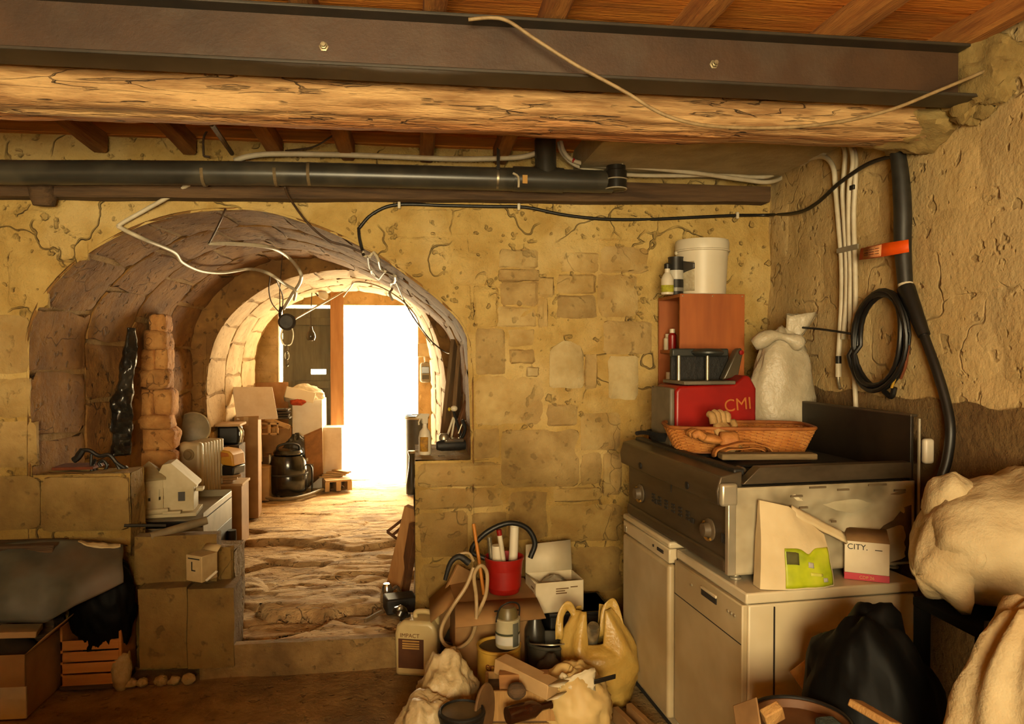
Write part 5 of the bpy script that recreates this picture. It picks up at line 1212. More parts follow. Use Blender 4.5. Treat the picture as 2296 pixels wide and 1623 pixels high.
# red bucket full of tools
c = atY(1131, 1318, 3.80)
rb = thing('red_bucket', 'small red bucket stuffed with tubes and brushes', 'bucket', (c.x, 3.82, .452))
MB().lathe([(0, 0), (.078, 0), (.082, .006), (.10, .17), (.104, .17), (.106, .185), (.098, .185), (.09, .03), (0, .012)], 28).build('shell', mat('red_bucket', srgb(176, 26, 12), srgb(150, 16, 8), rough=.45, scale=4), rb)
MB().tube([(-.10, 0, .175), (-.17, .0, .22), (-.10, -.01, .31), (.02, -.01, .36), (.12, 0, .33), (.165, 0, .25), (.14, 0, .17)], .014, 10, smooth=5).build('black_strap', BLACKR, rb)
def inb(name, label, cat, pts, r, m, cap=None):
    t = thing(name, label, cat, Vector((c.x, 3.82, .452)) + Vector(pts[0]))
    P = [Vector(q) - Vector(pts[0]) for q in pts]
    MB().tube(P, r, 12).build('shaft', m, t)
    if cap: d = (P[-1] - P[0]).normalized(); MB().tube([P[-1], P[-1] + d * .03], r * 1.06, 12).build('cap', cap, t)
inb('mastic_tube', 'white mastic tube standing tallest in the red bucket', 'tube', [(.045, .02, .06), (.055, .03, .20), (.06, .03, .33)], .024, WPL, WHITEC)
inb('paint_brush', 'white handled brush with red mark in the red bucket', 'brush', [(.01, -.02, .06), (-.01, -.02, .2), (-.025, -.02, .30)], .013, WHITEC, REDP)
inb('pencil_rod', 'orange rod leaning beside the red bucket', 'rod', [(-.11, -.04, .0), (-.13, -.03, .15), (-.16, 0, .36)], .009, mat('orange_rod', srgb(222, 140, 40), rough=.5))
inb('roll', 'short white roll sticking out of the red bucket', 'roll', [(-.03, .01, .08), (-.035, .01, .24)], .030, WPL)
inb('trowel_handle', 'grey tool handle poking from the red bucket', 'tool', [(-.055, .03, .08), (-.075, .03, .28)], .012, STEELZ)
# hose coil with a spray gun
Yh = 3.60
hp = [(1062, 1272), (1045, 1315), (1015, 1360), (992, 1402), (990, 1432), (1005, 1450), (1030, 1452), (1055, 1432), (1067, 1395), (1068, 1340), (1063, 1290), (1078, 1268), (1092, 1285), (1090, 1330), (1078, 1362), (1070, 1380)]
hs = thing('garden_hose', 'pale hose looped down from a dark spray gun', 'hose', atY(1030, 1455, Yh))
MB().tube([atY(a, b, Yh - .01 * (k % 3)) for k, (a, b) in enumerate(hp)], .0095, 9, smooth=5).build('hose', mat('pale_hose', srgb(196, 168, 122), srgb(170, 142, 98), rough=.5), hs, world=True)
mb = MB(); mb.tube([atY(1052, 1262, Yh), atY(1030, 1248, Yh), atY(1010, 1262, Yh), atY(998, 1300, Yh)], lambda t: .018 - .008 * t, 10, smooth=4); mb.build('spray_gun', CASTI, hs, world=True)
mb = MB(); mb.tube([atY(1008, 1268, Yh + .01), atY(1022, 1246, Yh + .01), atY(1050, 1240, Yh + .01), atY(1062, 1258, Yh + .01)], .007, 8, smooth=4); mb.build('trigger_guard', mat('pale_hose', srgb(196, 168, 122)), hs, world=True)
# flat cardboard pieces leaning at the pier
plank('cardboard_sheet', 'folded brown cardboard sheet leaning behind the hose', 'cardboard', (.10, 3.93, .20), atY(1045, 1275, 4.02), .13, .02, CARD, .0)
# dark tub below the hose
c = pos(1028, 1485)
tb_ = thing('dark_tub', 'dark grey tub inside the hose loop', 'tub', (c.x, c.y - .12, 0))
MB().lathe([(0, 0), (.085, 0), (.105, .19), (.109, .195), (.100, .195), (.085, .06), (0, .05)], 28).build('shell', mat('slate_plastic', srgb(78, 74, 62), srgb(62, 58, 48), rough=.4), tb_)
# filler tin with the paint can on top
c = pos(1114, 1560)
tn = thing('filler_tin', 'yellow filler tin lettered enduit under the paint can', 'tin', (.395, 3.47, 0))
MB().lathe([(0, 0), (.100, 0), (.103, .006), (.103, .30), (.107, .304), (.107, .315), (.098, .315), (.096, .303), (0, .300)], 36).build('body', mat('yellow_tin', srgb(206, 164, 64), srgb(184, 140, 48), rough=.5), tn)
MB().lathe([(0, .301), (.094, .303)], 36).build('lid', mat('dull_lid', srgb(92, 78, 54), rough=.5), tn)
for k, ch_ in enumerate('enduit'):
    t = math.radians(270 - 36 + 13.5 * k); r = .1036
    lettering(ch_, .062, TR((r * math.cos(t), r * math.sin(t), .245), rz=t + math.pi / 2), mat('brown_letters', srgb(120, 60, 16)), tn)
pcn = thing('paint_can', 'white and grey paint can with a wire handle on the yellow tin', 'can', (.435, 3.45, .316), .3)
MB().lathe([(0, 0), (.056, 0), (.058, .004), (.058, .125), (.060, .128), (.060, .134), (.05, .136), (0, .13)], 28).build('body', mat('can_cream', srgb(206, 196, 160), srgb(186, 172, 132), rough=.45), pcn)
MB().lathe([(.0584, .062), (.0584, .072)], 28).build('green_line', mat('dark_olive', srgb(60, 62, 34)), pcn)
MB().lathe([(.0585, .018), (.0585, .058)], 28).build('white_label', mat('label_white', srgb(212, 208, 196)), pcn)
mb = MB(); mb.grid(lambda u, v: Vector((.0592 * math.cos(math.radians(270 + 34 * u)), .0592 * math.sin(math.radians(270 + 34 * u)), .01 + .11 * v)), 6, 2); mb.build('grey_flash', mat('label_slate', srgb(96, 96, 84)), pcn, solid=.0006)
MB().tube([(-.06, 0, .12), (-.05, -.02, .19), (0, -.03, .215), (.05, -.02, .19), (.06, 0, .12)], .004, 6, smooth=4).build('handle', CASTI, pcn)
MB(TR((0, 0, .135))).lathe([(.05, 0), (.046, .03), (.035, .05), (0, .052)], 20).build('dome_lid', mat('olive_lid', srgb(112, 98, 60), rough=.4), pcn)
# open white carton on a dark crate
dc = thing('dark_crate', 'dark plastic crate under the white carton', 'crate', (.86, 3.90, 0), .03)
mb = MB(); mb.box2((-.17, -.15, 0), (.17, .15, .345)); mb.build('shell', CASTI, dc, bevel=.01)
mb = MB(); mb.box2((-.175, -.155, .325), (.175, .155, .345)); mb.build('rim', BLACKR, dc, bevel=.004)
a, b = atY(1197, 1385, 3.72), atY(1310, 1385, 3.72)
wc = thing('open_carton', 'open white carton with its lid flap standing up', 'box', ((a.x + b.x) / 2, 3.86, .346), .12)
w, dpt, h = b.x - a.x, .19, .16
for nm, bx_ in [('front_wall', ((-w / 2, -dpt / 2, 0), (w / 2, -dpt / 2 + .004, h))), ('back_wall', ((-w / 2, dpt / 2 - .004, 0), (w / 2, dpt / 2, h))), ('side_wall', ((-w / 2, -dpt / 2, 0), (-w / 2 + .004, dpt / 2, h))), ('side_wall', ((w / 2 - .004, -dpt / 2, 0), (w / 2, dpt / 2, h))), ('bottom', ((-w / 2, -dpt / 2, 0), (w / 2, dpt / 2, .004)))]:
    mb = MB(); mb.box2(*bx_); mb.build(nm, WCARD, wc)
mb = MB(); mb.add([(-w / 2, dpt / 2, h), (w / 2, dpt / 2, h), (w / 2 + .01, dpt / 2 + .055, h + .15), (-w / 2 + .015, dpt / 2 + .05, h + .14)], [(0, 1, 2, 3)]); mb.build('lid_flap', WCARD, wc, solid=.004)
mb = MB(); mb.add([(-w / 2, -dpt / 2, h), (-w / 2, dpt / 2, h), (-w / 2 + .06, dpt / 2 - .02, h - .04), (-w / 2 + .06, -dpt / 2 + .02, h - .04)], [(0, 1, 2, 3)]); mb.build('inner_flap', WCARD, wc, solid=.003)
mb = MB(); 
for (x0, x1, z) in [(-.02, .05, .12), (-.02, .03, .108), (-.02, .04, .096), (.06, .10, .125)]: mb.box2((x0, -dpt / 2 - .001, z), (x1, -dpt / 2, z + .006))
mb.build('print', mat('brown_print', srgb(120, 92, 56)), wc)
mb = MB()
for k in range(5): mb.box2((-w / 2 - .001, -.07 + .005 * k, .12 - .022 * k), (-w / 2, -.02 + .01 * (k % 2), .128 - .022 * k))
mb.build('side_print', mat('brown_print', srgb(120, 92, 56)), wc)
one('bubble_roll', 'crumpled grey padding inside the open carton', 'padding', MB().blob(((a.x + b.x) / 2, 3.86, .44), (.08, .07, .07), lambda d, p: 1 + .2 * nz(d, 4, 2), 22, 14), mat('grey_pad', srgb(170, 160, 136), rough=.7), smooth=True)
# grey bucket behind the yellow bag
c = pos(1225, 1520)
gb = thing('grey_bucket', 'dark grey bucket half hidden by the yellowish bag', 'bucket', (.66, 3.57, 0))
MB().lathe([(0, 0), (.09, 0), (.112, .27), (.117, .275), (.117, .285), (.106, .285), (.092, .03), (0, .02)], 28).build('shell', mat('slate_plastic', srgb(78, 74, 62)), gb)
MB().tube([(-.11, 0, .27), (-.09, -.09, .30), (0, -.135, .31), (.09, -.09, .30), (.11, 0, .27)], .004, 6, smooth=4).build('handle', STEELZ, gb)
one('grey_can', 'small dark bottle standing between paint can and carton', 'bottle', MB(TR((.60, 3.66, .0))).lathe([(0, 0), (.05, 0), (.052, .30), (.03, .36), (.02, .40), (0, .40)], 20), mat('smoky_bottle', srgb(58, 52, 42), rough=.3), smooth=True)
# translucent yellowish carrier bag with handles
YB_ = mat('yellow_carrier', srgb(206, 172, 92), srgb(184, 146, 66), rough=.42, scale=4, bump=.4, bscale=12)
c = pos(1335, 1585)
cbg = thing('carrier_bag', 'yellowish plastic carrier bag with open handles', 'bag', (c.x, c.y + .06, 0), .05)
mb = MB()
def cbf(u, v):
    t = 2 * math.pi * u; z = .46 * v
    prof_ = (.70 + .42 * math.sin(math.pi * min(1, v * .9 + .06)) - .28 * v * v)
    rx, ry = .185 * prof_, .12 * prof_
    n_ = 1 + .10 * fbm((math.cos(t), math.sin(t), v * 2.5), 1.7, 3, 7) + .04 * math.sin(9 * t + 4 * v) * v
    lean = .05 * (1 - v)
    zz = z - .16 * max(0, v - .55) / .45 * (abs(math.cos(t)) < .45) * 1.0
    return Vector((rx * math.cos(t) * n_ + lean, ry * math.sin(t) * n_, zz))
mb.grid(cbf, 56, 26); mb.grid(lambda u, v: Vector((cbf(u, 0).x * (1 - v), cbf(u, 0).y * (1 - v), 0)), 56, 2); mb.build('bag_body', YB_, cbg, smooth=True, solid=.002)
for s, x in ((-1, -.13), (1, .09)):
    mb = MB()
    def hd(u, v, s=s, x=x):
        t = math.pi * u; R = .028 + .036 * v; return Vector((x + R * math.cos(t) + .01 * nz((u, v, s), 3), -.03 + .02 * math.sin(t) + .01 * nz((u * 3, v, s + 3), 2), .33 + (.13 + .045 * v) * math.sin(t)))
    mb.grid(hd, 18, 3); mb.build('handle', YB_, cbg, solid=.003, smooth=True)
mb = MB(TR((.0, -.02, .30), rx=.5)); mb.lathe([(0, 0), (.035, 0), (.036, .08), (.03, .10), (0, .10)], 18)
one('silver_can', 'silver spray can inside the yellowish carrier bag', 'can', MB(TR((c.x - .01, c.y + .05, .30), rx=.5)).lathe([(0, 0), (.033, 0), (.034, .09), (.026, .11), (0, .115)], 18), STEELZ)
# white crumpled sacks in front
CRUM = mat('crumpled_white_plastic', srgb(222, 202, 158), srgb(198, 174, 124), rough=.5, scale=6, bump=.5, bscale=14)
def crumple(name, label, c, r, seed, m, flat=.0, amp=.26, res=(56, 36), cat='bag'):
    mb = MB()
    def f(d, p):
        a_ = fbm(d, 1.5, 2, seed); rid = 1 - abs(nz(d, 3.4, seed + 2)) * 2 ; rd2 = abs(nz((d.x * 2, d.y * 2, d.z), 3.2, seed + 5))
        q = p * (1 + amp * a_ + .10 * rid - .06 * rd2)
        if q.z < -r[2] * .9: q.z = -r[2] * .9
        return q
    mb.blob(c, r, f, *res); return one(name, label, cat, mb, m, smooth=True)
c = atY(975, 1560, 3.22)
crumple('rubble_bag', 'crumpled cream plastic bag beside the jerrycan', (c.x + .06, 3.30, .165), (.135, .15, .175), 3.3, CRUM)
c = atY(960, 1600, 3.05)
crumple('rubble_bag', 'lower crumpled cream plastic bag beside the black pot', (c.x - .0, 3.08, .12), (.13, .12, .14), 8.1, CRUM)
c = atY(1290, 1600, 3.12)
crumple('canvas_bag', 'cream tied bag with radiating folds under the paper scraps', (c.x, 3.16, .15), (.165, .15, .17), 5.7, mat('cream_canvas', srgb(226, 196, 132), srgb(206, 172, 106), rough=.6, scale=4), amp=.12)
# dark jar
c = atY(1036, 1600, 2.92)
dj = thing('black_pot', 'black pot with a grey lid before the crumpled bags', 'pot', (c.x, 2.94, 0))
MB().lathe([(0, 0), (.075, 0), (.082, .20), (.092, .24), (.092, .272), (.084, .276), (.084, .262), (0, .258)], 32).build('pot_body', CASTI, dj)
MB().lathe([(0, .262), (.080, .264), (.080, .268), (0, .266)], 32).build('lid', mat('grey_lid', srgb(104, 88, 60), srgb(84, 70, 46), rough=.5), dj)
MB().lathe([(.092, .25), (.096, .254), (.096, .262), (.092, .266)], 32).build('rim_band', BLACKR, dj)
# wooden box, long carton, bottle, disc, scraps
wb = thing('wooden_crate', 'low wooden crate filled with scraps before the tins', 'crate', (.47, 3.17, 0), -.12)
for nm, bx_ in [('plank', ((-.17, -.10, 0), (.17, -.085, .13))), ('plank', ((-.17, -.10, .14), (.17, -.085, .27))), ('plank', ((-.17, .085, 0), (.17, .10, .27))), ('plank', ((-.17, -.085, 0), (-.155, .085, .27))), ('plank', ((.155, -.085, 0), (.17, .085, .27)))]:
    mb = MB(); mb.box2(*bx_); mb.build(nm, PL, wb, bevel=.003)
mb = MB(); mb.box2((-.155, -.085, .0), (.155, .085, .24)); mb.build('filling', DARKWOOD, wb)
plank('wood_block', 'sawn wooden block on the low crate', 'block', (.36, 3.14, .29), (.57, 3.10, .30), .07, .05, mat('block_wood', srgb(170, 118, 62), srgb(140, 92, 44), stretch=(.4, 4, 4), scale=6), .0)
A, B = atY(1125, 1487, 3.22), atY(1240, 1545, 3.02)
lc = thing('long_carton', 'long narrow cardboard carton lying across the heap', 'box', A)
d = (B - A); M = d.to_track_quat('X', 'Z').to_matrix().to_4x4()
mb = MB(M); mb.box2((-.01, -.04, -.035), (d.length, .04, .03)); mb.build('carton_body', CARDL, lc, bevel=.003)
mb = MB(M); mb.add([(d.length, -.04, -.035), (d.length, .04, -.035), (d.length + .04, .045, -.01), (d.length + .045, -.03, -.01)], [(0, 1, 2, 3)]); mb.add([(d.length, -.04, .03), (d.length, .04, .03), (d.length + .05, .04, .045), (d.length + .05, -.04, .045)], [(0, 1, 2, 3)]); mb.build('end_flap', WCARD, lc, solid=.003)
c = atY(1180, 1583, 2.98)
br_ = thing('brown_bottle', 'dark brown glass bottle lying on the heap', 'bottle', (c.x, 2.98, c.z - .02), .35)
MB(TR((0, 0, 0), ry=math.pi / 2)).lathe([(0, -.09), (.034, -.088), (.036, -.08), (.036, .03), (.016, .07), (.014, .11), (.017, .112), (.017, .12), (0, .12)], 20).build('glass', mat('brown_glass', srgb(62, 30, 12), srgb(46, 22, 8), rough=.15), br_)
c = atY(1086, 1585, 3.0)
one('wooden_disc', 'thin brown oval board standing on edge', 'board', MB(TR((c.x, 3.0, c.z - .02), rz=1.0, rx=math.pi / 2)).lathe([(0, -.006), (.085, -.006), (.088, 0), (.085, .006), (0, .006)], 28, squash=1.35), mat('brown_oval', srgb(132, 96, 54), srgb(108, 76, 40)))
mb = MB(); c = atY(1160, 1570, 3.0); mb.blob((c.x, 3.02, c.z + .03), (.04, .035, .035), lambda d, p: 1 + .1 * nz(d, 3), 16, 10); one('wooden_ball', 'dark wooden ball on the heap above the bottle', 'ball', mb, DARKWOOD, smooth=True)
mb = MB(); mb.grid(lambda u, v: atY(1255 + 80 * u, 1545 - 50 * v * (.4 + .6 * u), 3.06 + .02 * v) + Vector((0, .02 * nz((u * 4, v * 4, 0), 1.2), .012 * nz((u * 5, v * 4, 2), 1.3))), 10, 8)
one('paper_scrap', 'crumpled white paper scrap on the cream tied bag', 'paper', mb, WCARD, solid=.0015, smooth=True)
mb = MB(); mb.tube([atY(1258, 1522, 3.08), atY(1262, 1512, 3.08), atY(1268, 1520, 3.07)], .012, 8, smooth=2); one('paper_twist', 'little white paper twist beside the scrap', 'paper', mb, WCARD, smooth=True)
plank('black_strip', 'short black plastic strip beside the paper scrap', 'strip', atY(1332, 1529, 3.06), atY(1380, 1516, 3.08), .022, .006, BLACKR, .3, bevel=.001)
for k, (a, b, nm) in enumerate([((1380, 1600), (1440, 1660), 'brown floor board at the foot of the carrier bag'), ((1410, 1592), (1470, 1650), 'brown floor board at the foot of the dishwasher')]):
    A, B = pos(*a, .03), pos(*b, .03); plank('loose_board', nm, 'board', A, B, .07, .03, CARD, 0)
crumple('cloth_rag', 'dark rag filling the gap behind the low crate', (.62, 3.36, .12), (.12, .10, .14), 2.2, mat('dark_rag', srgb(62, 48, 30), srgb(44, 34, 20), rough=.9), cat='rag')
# ------------------------------------------------------------------ along the right side of the passage
plank('thick_plank', 'thick pale plank leaning against the passage wall', 'plank', pos(882, 1325, ZF2 + .01) + Vector((.0, 0, 0)), atY(926, 1138, 4.62), .10, .05, mat('warm_plank', srgb(196, 144, 86), srgb(168, 116, 62), stretch=(4, 4, .4), scale=6), .2)
plank('dark_plank', 'dark brown plank leaning behind the thick pale one', 'plank', pos(905, 1322, ZF2 + .01), atY(930, 1180, 4.5), .08, .04, mat('brown_plank', srgb(120, 76, 38), srgb(92, 56, 26), stretch=(4, 4, .4), scale=6), .2)
rk = MB()
for (a, b) in [((868, 1192), (935, 1140)), ((880, 1200), (938, 1150)), ((868, 1192), (890, 1208)), ((890, 1208), (940, 1162))]: rk.tube([atY(*a, 5.2), atY(*b, 5.2)], .010, 6)
one('wooden_rack', 'small broken wooden rack leaning in the passage', 'rack', rk, mat('brown_plank', srgb(120, 76, 38)))
c = pos(868, 1352, ZF2)
ft = thing('metal_spout', 'shiny chrome spout piece on the passage floor', 'spout', (c.x, c.y, ZF2 + .01), .3)
MB().lathe([(0, 0), (.04, 0), (.045, .02), (.03, .09), (.022, .11), (0, .112)], 18).build('cone', mat('chrome', srgb(220, 212, 196), rough=.15, metal=.9), ft)
MB().tube([(.02, 0, .06), (.06, .01, .08), (.08, .01, .05)], .012, 8, smooth=3).build('nozzle', mat('chrome', srgb(220, 212, 196)), ft)
mb = MB(TR((c.x + .09, c.y - .16, ZF2 + .01), rz=.2)); mb.box2((-.10, -.07, 0), (.08, .07, .09)); one('black_case', 'low black case beside the jerrycan in the passage', 'case', mb, CASTI, bevel=.012)
plank('short_stick', 'short grey stick lying at the edge of the step', 'stick', pos(818, 1392, ZF2 + .012), pos(858, 1370, ZF2 + .02), .022, .018, mat('grey_stick', srgb(142, 118, 84)), 0)
# things on the right ledge
c = atY(953, 1022, 4.32)
sb_ = thing('trigger_bottle', 'white trigger spray bottle on the ledge by the passage', 'spray bottle', (c.x, 4.32, ZLR + .012), .5)
MB().lathe([(0, 0), (.034, 0), (.037, .01), (.037, .10), (.030, .135), (.014, .155), (.013, .18), (0, .18)], 24).build('body', WPL, sb_)
mb = MB(); mb.prism([(-.016, .18), (.014, .18), (.016, .215), (.03, .235), (-.03, .24), (-.058, .222), (-.055, .212), (-.02, .212)], .022, TR((0, -.011, 0))); mb.build('trigger_head', WPL, sb_, bevel=.003)
MB().tube([(-.03, 0, .212), (-.042, 0, .19), (-.04, 0, .175)], .005, 6).build('trigger', WHITEC, sb_)
mb = MB(); mb.grid(lambda u, v: Vector((.0376 * math.cos(math.radians(190 + 80 * u)), .0376 * math.sin(math.radians(190 + 80 * u)), .02 + .085 * v)), 8, 2); mb.build('label', mat('amber_label', srgb(206, 150, 40), srgb(150, 110, 50), scale=40), sb_, solid=.0006)
c = atY(1012, 1025, 4.40)
gr = thing('angle_grinder', 'silver and black power grinder lying on the ledge', 'grinder', (c.x, 4.42, ZLR + .015), .2)
MB(TR((0, 0, .035), ry=math.pi / 2)).lathe([(0, -.09), (.025, -.088), (.033, -.06), (.035, .05), (.028, .085), (0, .09)], 20).build('motor', CASTI, gr)
mb = MB(); mb.box2((-.05, -.045, .055), (.07, .03, .078)); mb.build('silver_guard', mat('chrome', srgb(220, 212, 196)), gr, bevel=.008)
mb = MB(TR((-.05, -.02, .075))); mb.lathe([(.03, 0), (.03, .02), (.02, .034), (0, .036)], 16); mb.build('spindle', STEELZ, gr)
MB().tube([(.06, .03, .05), (.10, .05, .12), (.085, .06, .18)], .011, 8, smooth=3).build('lever', BLACKR, gr)
sx = thing('clamp_stand', 'thin black and white clamp stand behind the grinder', 'stand', (c.x + .05, 4.55, ZLR + .005))
MB().tube([(-.09, 0, .02), (-.03, 0, .20)], .007, 8).build('white_leg', WHITEC, sx)
MB().tube([(-.05, .02, .02), (-.02, 0, .20)], .006, 8).build('white_leg', WHITEC, sx)
MB().tube([(.04, 0, .0), (.0, 0, .14), (-.03, 0, .24)], .009, 8, smooth=3).build('black_leg', BLACKR, sx)
MB().blob((-.025, -.005, .255), (.022, .018, .018), None, 12, 8).build('white_head', WPL, sx)
MB().blob((-.055, -.005, .25), (.010, .01, .012), None, 10, 8).build('yellow_tip', mat('yellow_tip', srgb(214, 190, 50)), sx)
MB().tube([(.0, -.01, .10), (.03, -.01, .17), (.07, 0, .18)], .004, 6, smooth=3).build('wire_arm', STEELZ, sx)
GW = mat('grey_barn_wood', srgb(150, 118, 78), srgb(112, 84, 52), stretch=(4, 4, .3), scale=6, rough=.85, bump=.3)
for k, (a, b, Y0, wd, lb_) in enumerate([((986, 1010), (1022, 762), 5.35, .10, 'grey board leaning outermost in the vault corner'), ((1010, 1010), (1036, 775), 5.15, .11, 'second grey board leaning in the vault corner'), ((1035, 1010), (1046, 800), 4.95, .08, 'dark board leaning deepest in the vault corner'), ((1018, 1015), (1050, 900), 4.72, .05, 'thin brown lath leaning over the grinder')]):
    A = atY(a[0], a[1], Y0); B = atY(b[0], b[1], Y0); A = A + (A - B).normalized() * .02
    Bt = B; At = Vector((A.x - (B.x - A.x) * (A.z - ZF2) / (B.z - A.z) * .6, Y0 - .1, ZF2)) if k < 3 else Vector((A.x, Y0, ZLR + .01))
    plank('leaning_board', lb_, 'board', At, Bt, wd, .03, GW if k != 3 else mat('brown_plank', srgb(120, 76, 38)), .5)
# ------------------------------------------------------------------ left of the passage
GALV = mat('dusty_galvanised', srgb(142, 130, 104), srgb(116, 104, 80), rough=.5, metal=.35, scale=5, c3=srgb(160, 146, 116), sc3=4)
DKM = mat('dark_metal', srgb(58, 52, 42), srgb(42, 38, 30), rough=.6, metal=.3, scale=6)
ct0 = thing('metal_cart', 'grey metal cart with raised rims in the passage', 'cart', (-1.50, 4.83, ZF2), 0)
ZT_ = .56
x0, x1, y0, y1 = -.27, .27, -.34, .34
mb = MB(); mb.box2((x0, y0, ZT_ - .012), (x1, y1, ZT_)); mb.build('table_top', GALV, ct0, bevel=.003)
mb = MB(); mb.box2((x1 - .006, y0, ZT_ - .15), (x1, y1, ZT_ + .035)); mb.build('side_apron', GALV, ct0, bevel=.003)
mb = MB(); mb.box2((x0, y1 - .006, ZT_ - .15), (x1, y1, ZT_ + .045)); mb.build('rear_apron', GALV, ct0, bevel=.003)
mb = MB(); mb.box2((x0, y0, ZT_ - .10), (x1, y0 + .006, ZT_ - .05)); mb.build('front_rail', GALV, ct0, bevel=.002)
mb = MB(); mb.box2((x0 + .02, y0 + .05, ZT_ - .42), (x1 - .012, y1 - .02, ZT_ - .16)); mb.build('lower_box', DKM, ct0, bevel=.004)
for x in (x0 + .015, x1 - .015):
    for y in (y0 + .015, y1 - .015):
        mb = MB(); mb.box2((x - .014, y - .014, 0), (x + .014, y + .014, ZT_ - .01)); mb.build('leg', DKM, ct0)
mb = MB(); mb.box2((x1 - .004, y0 + .02, ZT_ - .46), (x1 + .004, y1 - .02, ZT_ - .14)); mb.build('side_panel', DKM, ct0, bevel=.002)
MB().tube([(x1 + .03, .2, ZT_ - .30), (x1 + .03, .2, ZT_ - .2)], .03, 12).build('knob', DKM, ct0)
A, B = atY(338, 1203, 4.10), atY(464, 1166, 4.22)
one('grey_tube', 'grey cardboard tube lying across the stone block before the cart', 'tube', MB().tube([A, B], .023, 14), mat('tube_grey', srgb(150, 132, 98), srgb(124, 108, 78), rough=.7), None)
A, B = atY(278, 1178, 4.12), atY(372, 1178, 4.2)
one('iron_bar', 'thin dark iron bar under the cart front', 'bar', MB().tube([A, B], .009, 8), DKM)
# model house
MH = mat('model_house_cream', srgb(226, 212, 174), srgb(204, 188, 146), rough=.7, scale=8)
c = atY(366, 1118, 4.62)
mh = thing('model_house', 'cream model house with windows standing on the cart', 'model house', (c.x, 4.66, ZF2 + ZT_ + .001), .12)
mh.scale = (1.12, 1.0, 1.3)
mb = MB(); mb.box2((-.17, -.12, 0), (.17, .13, .016)); mb.build('base_board', MH, mh, bevel=.002)
mb = MB(); mb.lathe([(0, .016), (.088, .016), (.088, .17), (0, .17)], 6, TR((-.075, -.03, 0), rz=.52)); mb.build('hexagon_tower', MH, mh)
mb = MB(TR((-.075, -.03, 0), rz=.52)); mb.lathe([(.105, .168), (.105, .178), (.0, .25)], 6); mb.build('tower_roof', mat('model_roof', srgb(180, 160, 116), srgb(150, 130, 90), rough=.8), mh, smooth=False)
mb = MB(); mb.box2((-.0, -.06, .016), (.15, .11, .13)); mb.build('wing', MH, mh, bevel=.002)
mb = MB(); mb.prism([(-.02, .128), (.165, .128), (.165, .137), (.04, .24), (.0, .235), (-.02, .20)], .19, TR((0, -.07, 0))); mb.build('wing_roof', MH, mh)
mb = MB(); mb.box2((.155, -.02, .10), (.19, .05, .115)); mb.build('porch', MH, mh, bevel=.002)
WIN = mat('model_window', srgb(60, 48, 30), rough=.4)
for k in range(3):
    t = math.radians(-90 - 60 + 60 * k) ; r = .0768
    M = TR((-.075 + r * math.cos(t), -.03 + r * math.sin(t), .10), rz=t + math.pi / 2)
    mb = MB(M); mb.box((0, -.001, 0), (.042, .004, .05)); w_ = mb.build('window', mat('model_glass', srgb(226, 214, 180), rough=.2), mh)
    mb = MB(M); mb.box((0, -.003, -.016), (.042, .004, .014)); mb.build('sill_shadow', WIN, mh)
mb = MB(); mb.box((.09, -.062, .085), (.034, .004, .042)); mb.build('window', WIN, mh)
mb = MB(); mb.tube([(-.15, -.11, .03), (-.05, -.125, .03), (.03, -.11, .03)], .013, 8, smooth=3); mb.build('hedge', MH, mh)
mb = MB(); mb.box((.05, -.11, .022), (.09, .04, .012)); mb.build('doorstep', MH, mh, bevel=.003)
FOIL = mat('black_foil', srgb(26, 24, 22), srgb(60, 56, 50), rough=.25, scale=9, spec=.6)
mb = MB()
el = [(288, 735), (268, 815), (262, 860), (247, 900), (243, 960), (246, 1020)]; er = [(302, 735), (306, 815), (296, 860), (298, 900), (296, 960), (292, 1020)]
def foil(u, v):
    k = v * (len(el) - 1); i = min(int(k), len(el) - 2); t = k - i
    ax, ay = el[i][0] + (el[i + 1][0] - el[i][0]) * t, el[i][1] + (el[i + 1][1] - el[i][1]) * t; bx_, by_ = er[i][0] + (er[i + 1][0] - er[i][0]) * t, er[i][1] + (er[i + 1][1] - er[i][1]) * t
    p = atY(ax + (bx_ - ax) * u, ay + (by_ - ay) * u, 5.0); return p + Vector((0, .05 * nz(p, 11, 2) + .03 * nz(p, 26, 4) - .05 * math.sin(math.pi * u), 0))
mb.grid(foil, 16, 44)
one('plastic_sheeting', 'crumpled glossy black sheeting stuffed beside the orange pillar', 'sheeting', mb, FOIL, solid=.004)
# black ironwork on the left ledge
c = atY(228, 1058, 4.30)
iw = thing('iron_bracket', 'black wrought iron scroll on the left stone ledge', 'ironwork', (c.x, 4.30, ZLL + .012))
IRON = mat('black_iron', srgb(30, 27, 23), srgb(22, 20, 17), rough=.5, scale=20)
q = lambda a, b: Vector((atY(a, b, 4.30).x - c.x, 0, atY(a, b, 4.30).z - ZLL - .012))
MB().tube([q(168, 1030), (q(180, 1012)), q(200, 1010), q(222, 1022), q(245, 1020), q(262, 1038), q(280, 1050)], .011, 8, smooth=5).build('back_bar', IRON, iw)
MB().tube([q(215, 1030) + Vector((0, -.01, 0)), q(208, 1042), q(215, 1055), q(232, 1056), q(240, 1044), q(232, 1033), q(222, 1038), q(226, 1046)], .009, 8, smooth=5).build('scroll', IRON, iw)
MB().tube([q(165, 1032), q(176, 1024), q(186, 1008)], .018, 8, smooth=3).build('head', IRON, iw)
MB().tube([q(262, 1040), q(272, 1056), q(285, 1046)], .010, 8, smooth=3).build('tail', IRON, iw)
MB().tube([q(205, 1018), q(204, 1036), q(206, 1055)], .008, 8).build('foot', IRON, iw)
mb = MB(); mb.box2((c.x - .24, 4.26, ZLL + .004), (c.x - .03, 4.42, ZLL + .02)); one('rust_plate', 'flat rusty plate under the iron scroll', 'plate', mb, mat('rusty', srgb(128, 62, 26), srgb(96, 44, 18), rough=.9), bevel=.003)
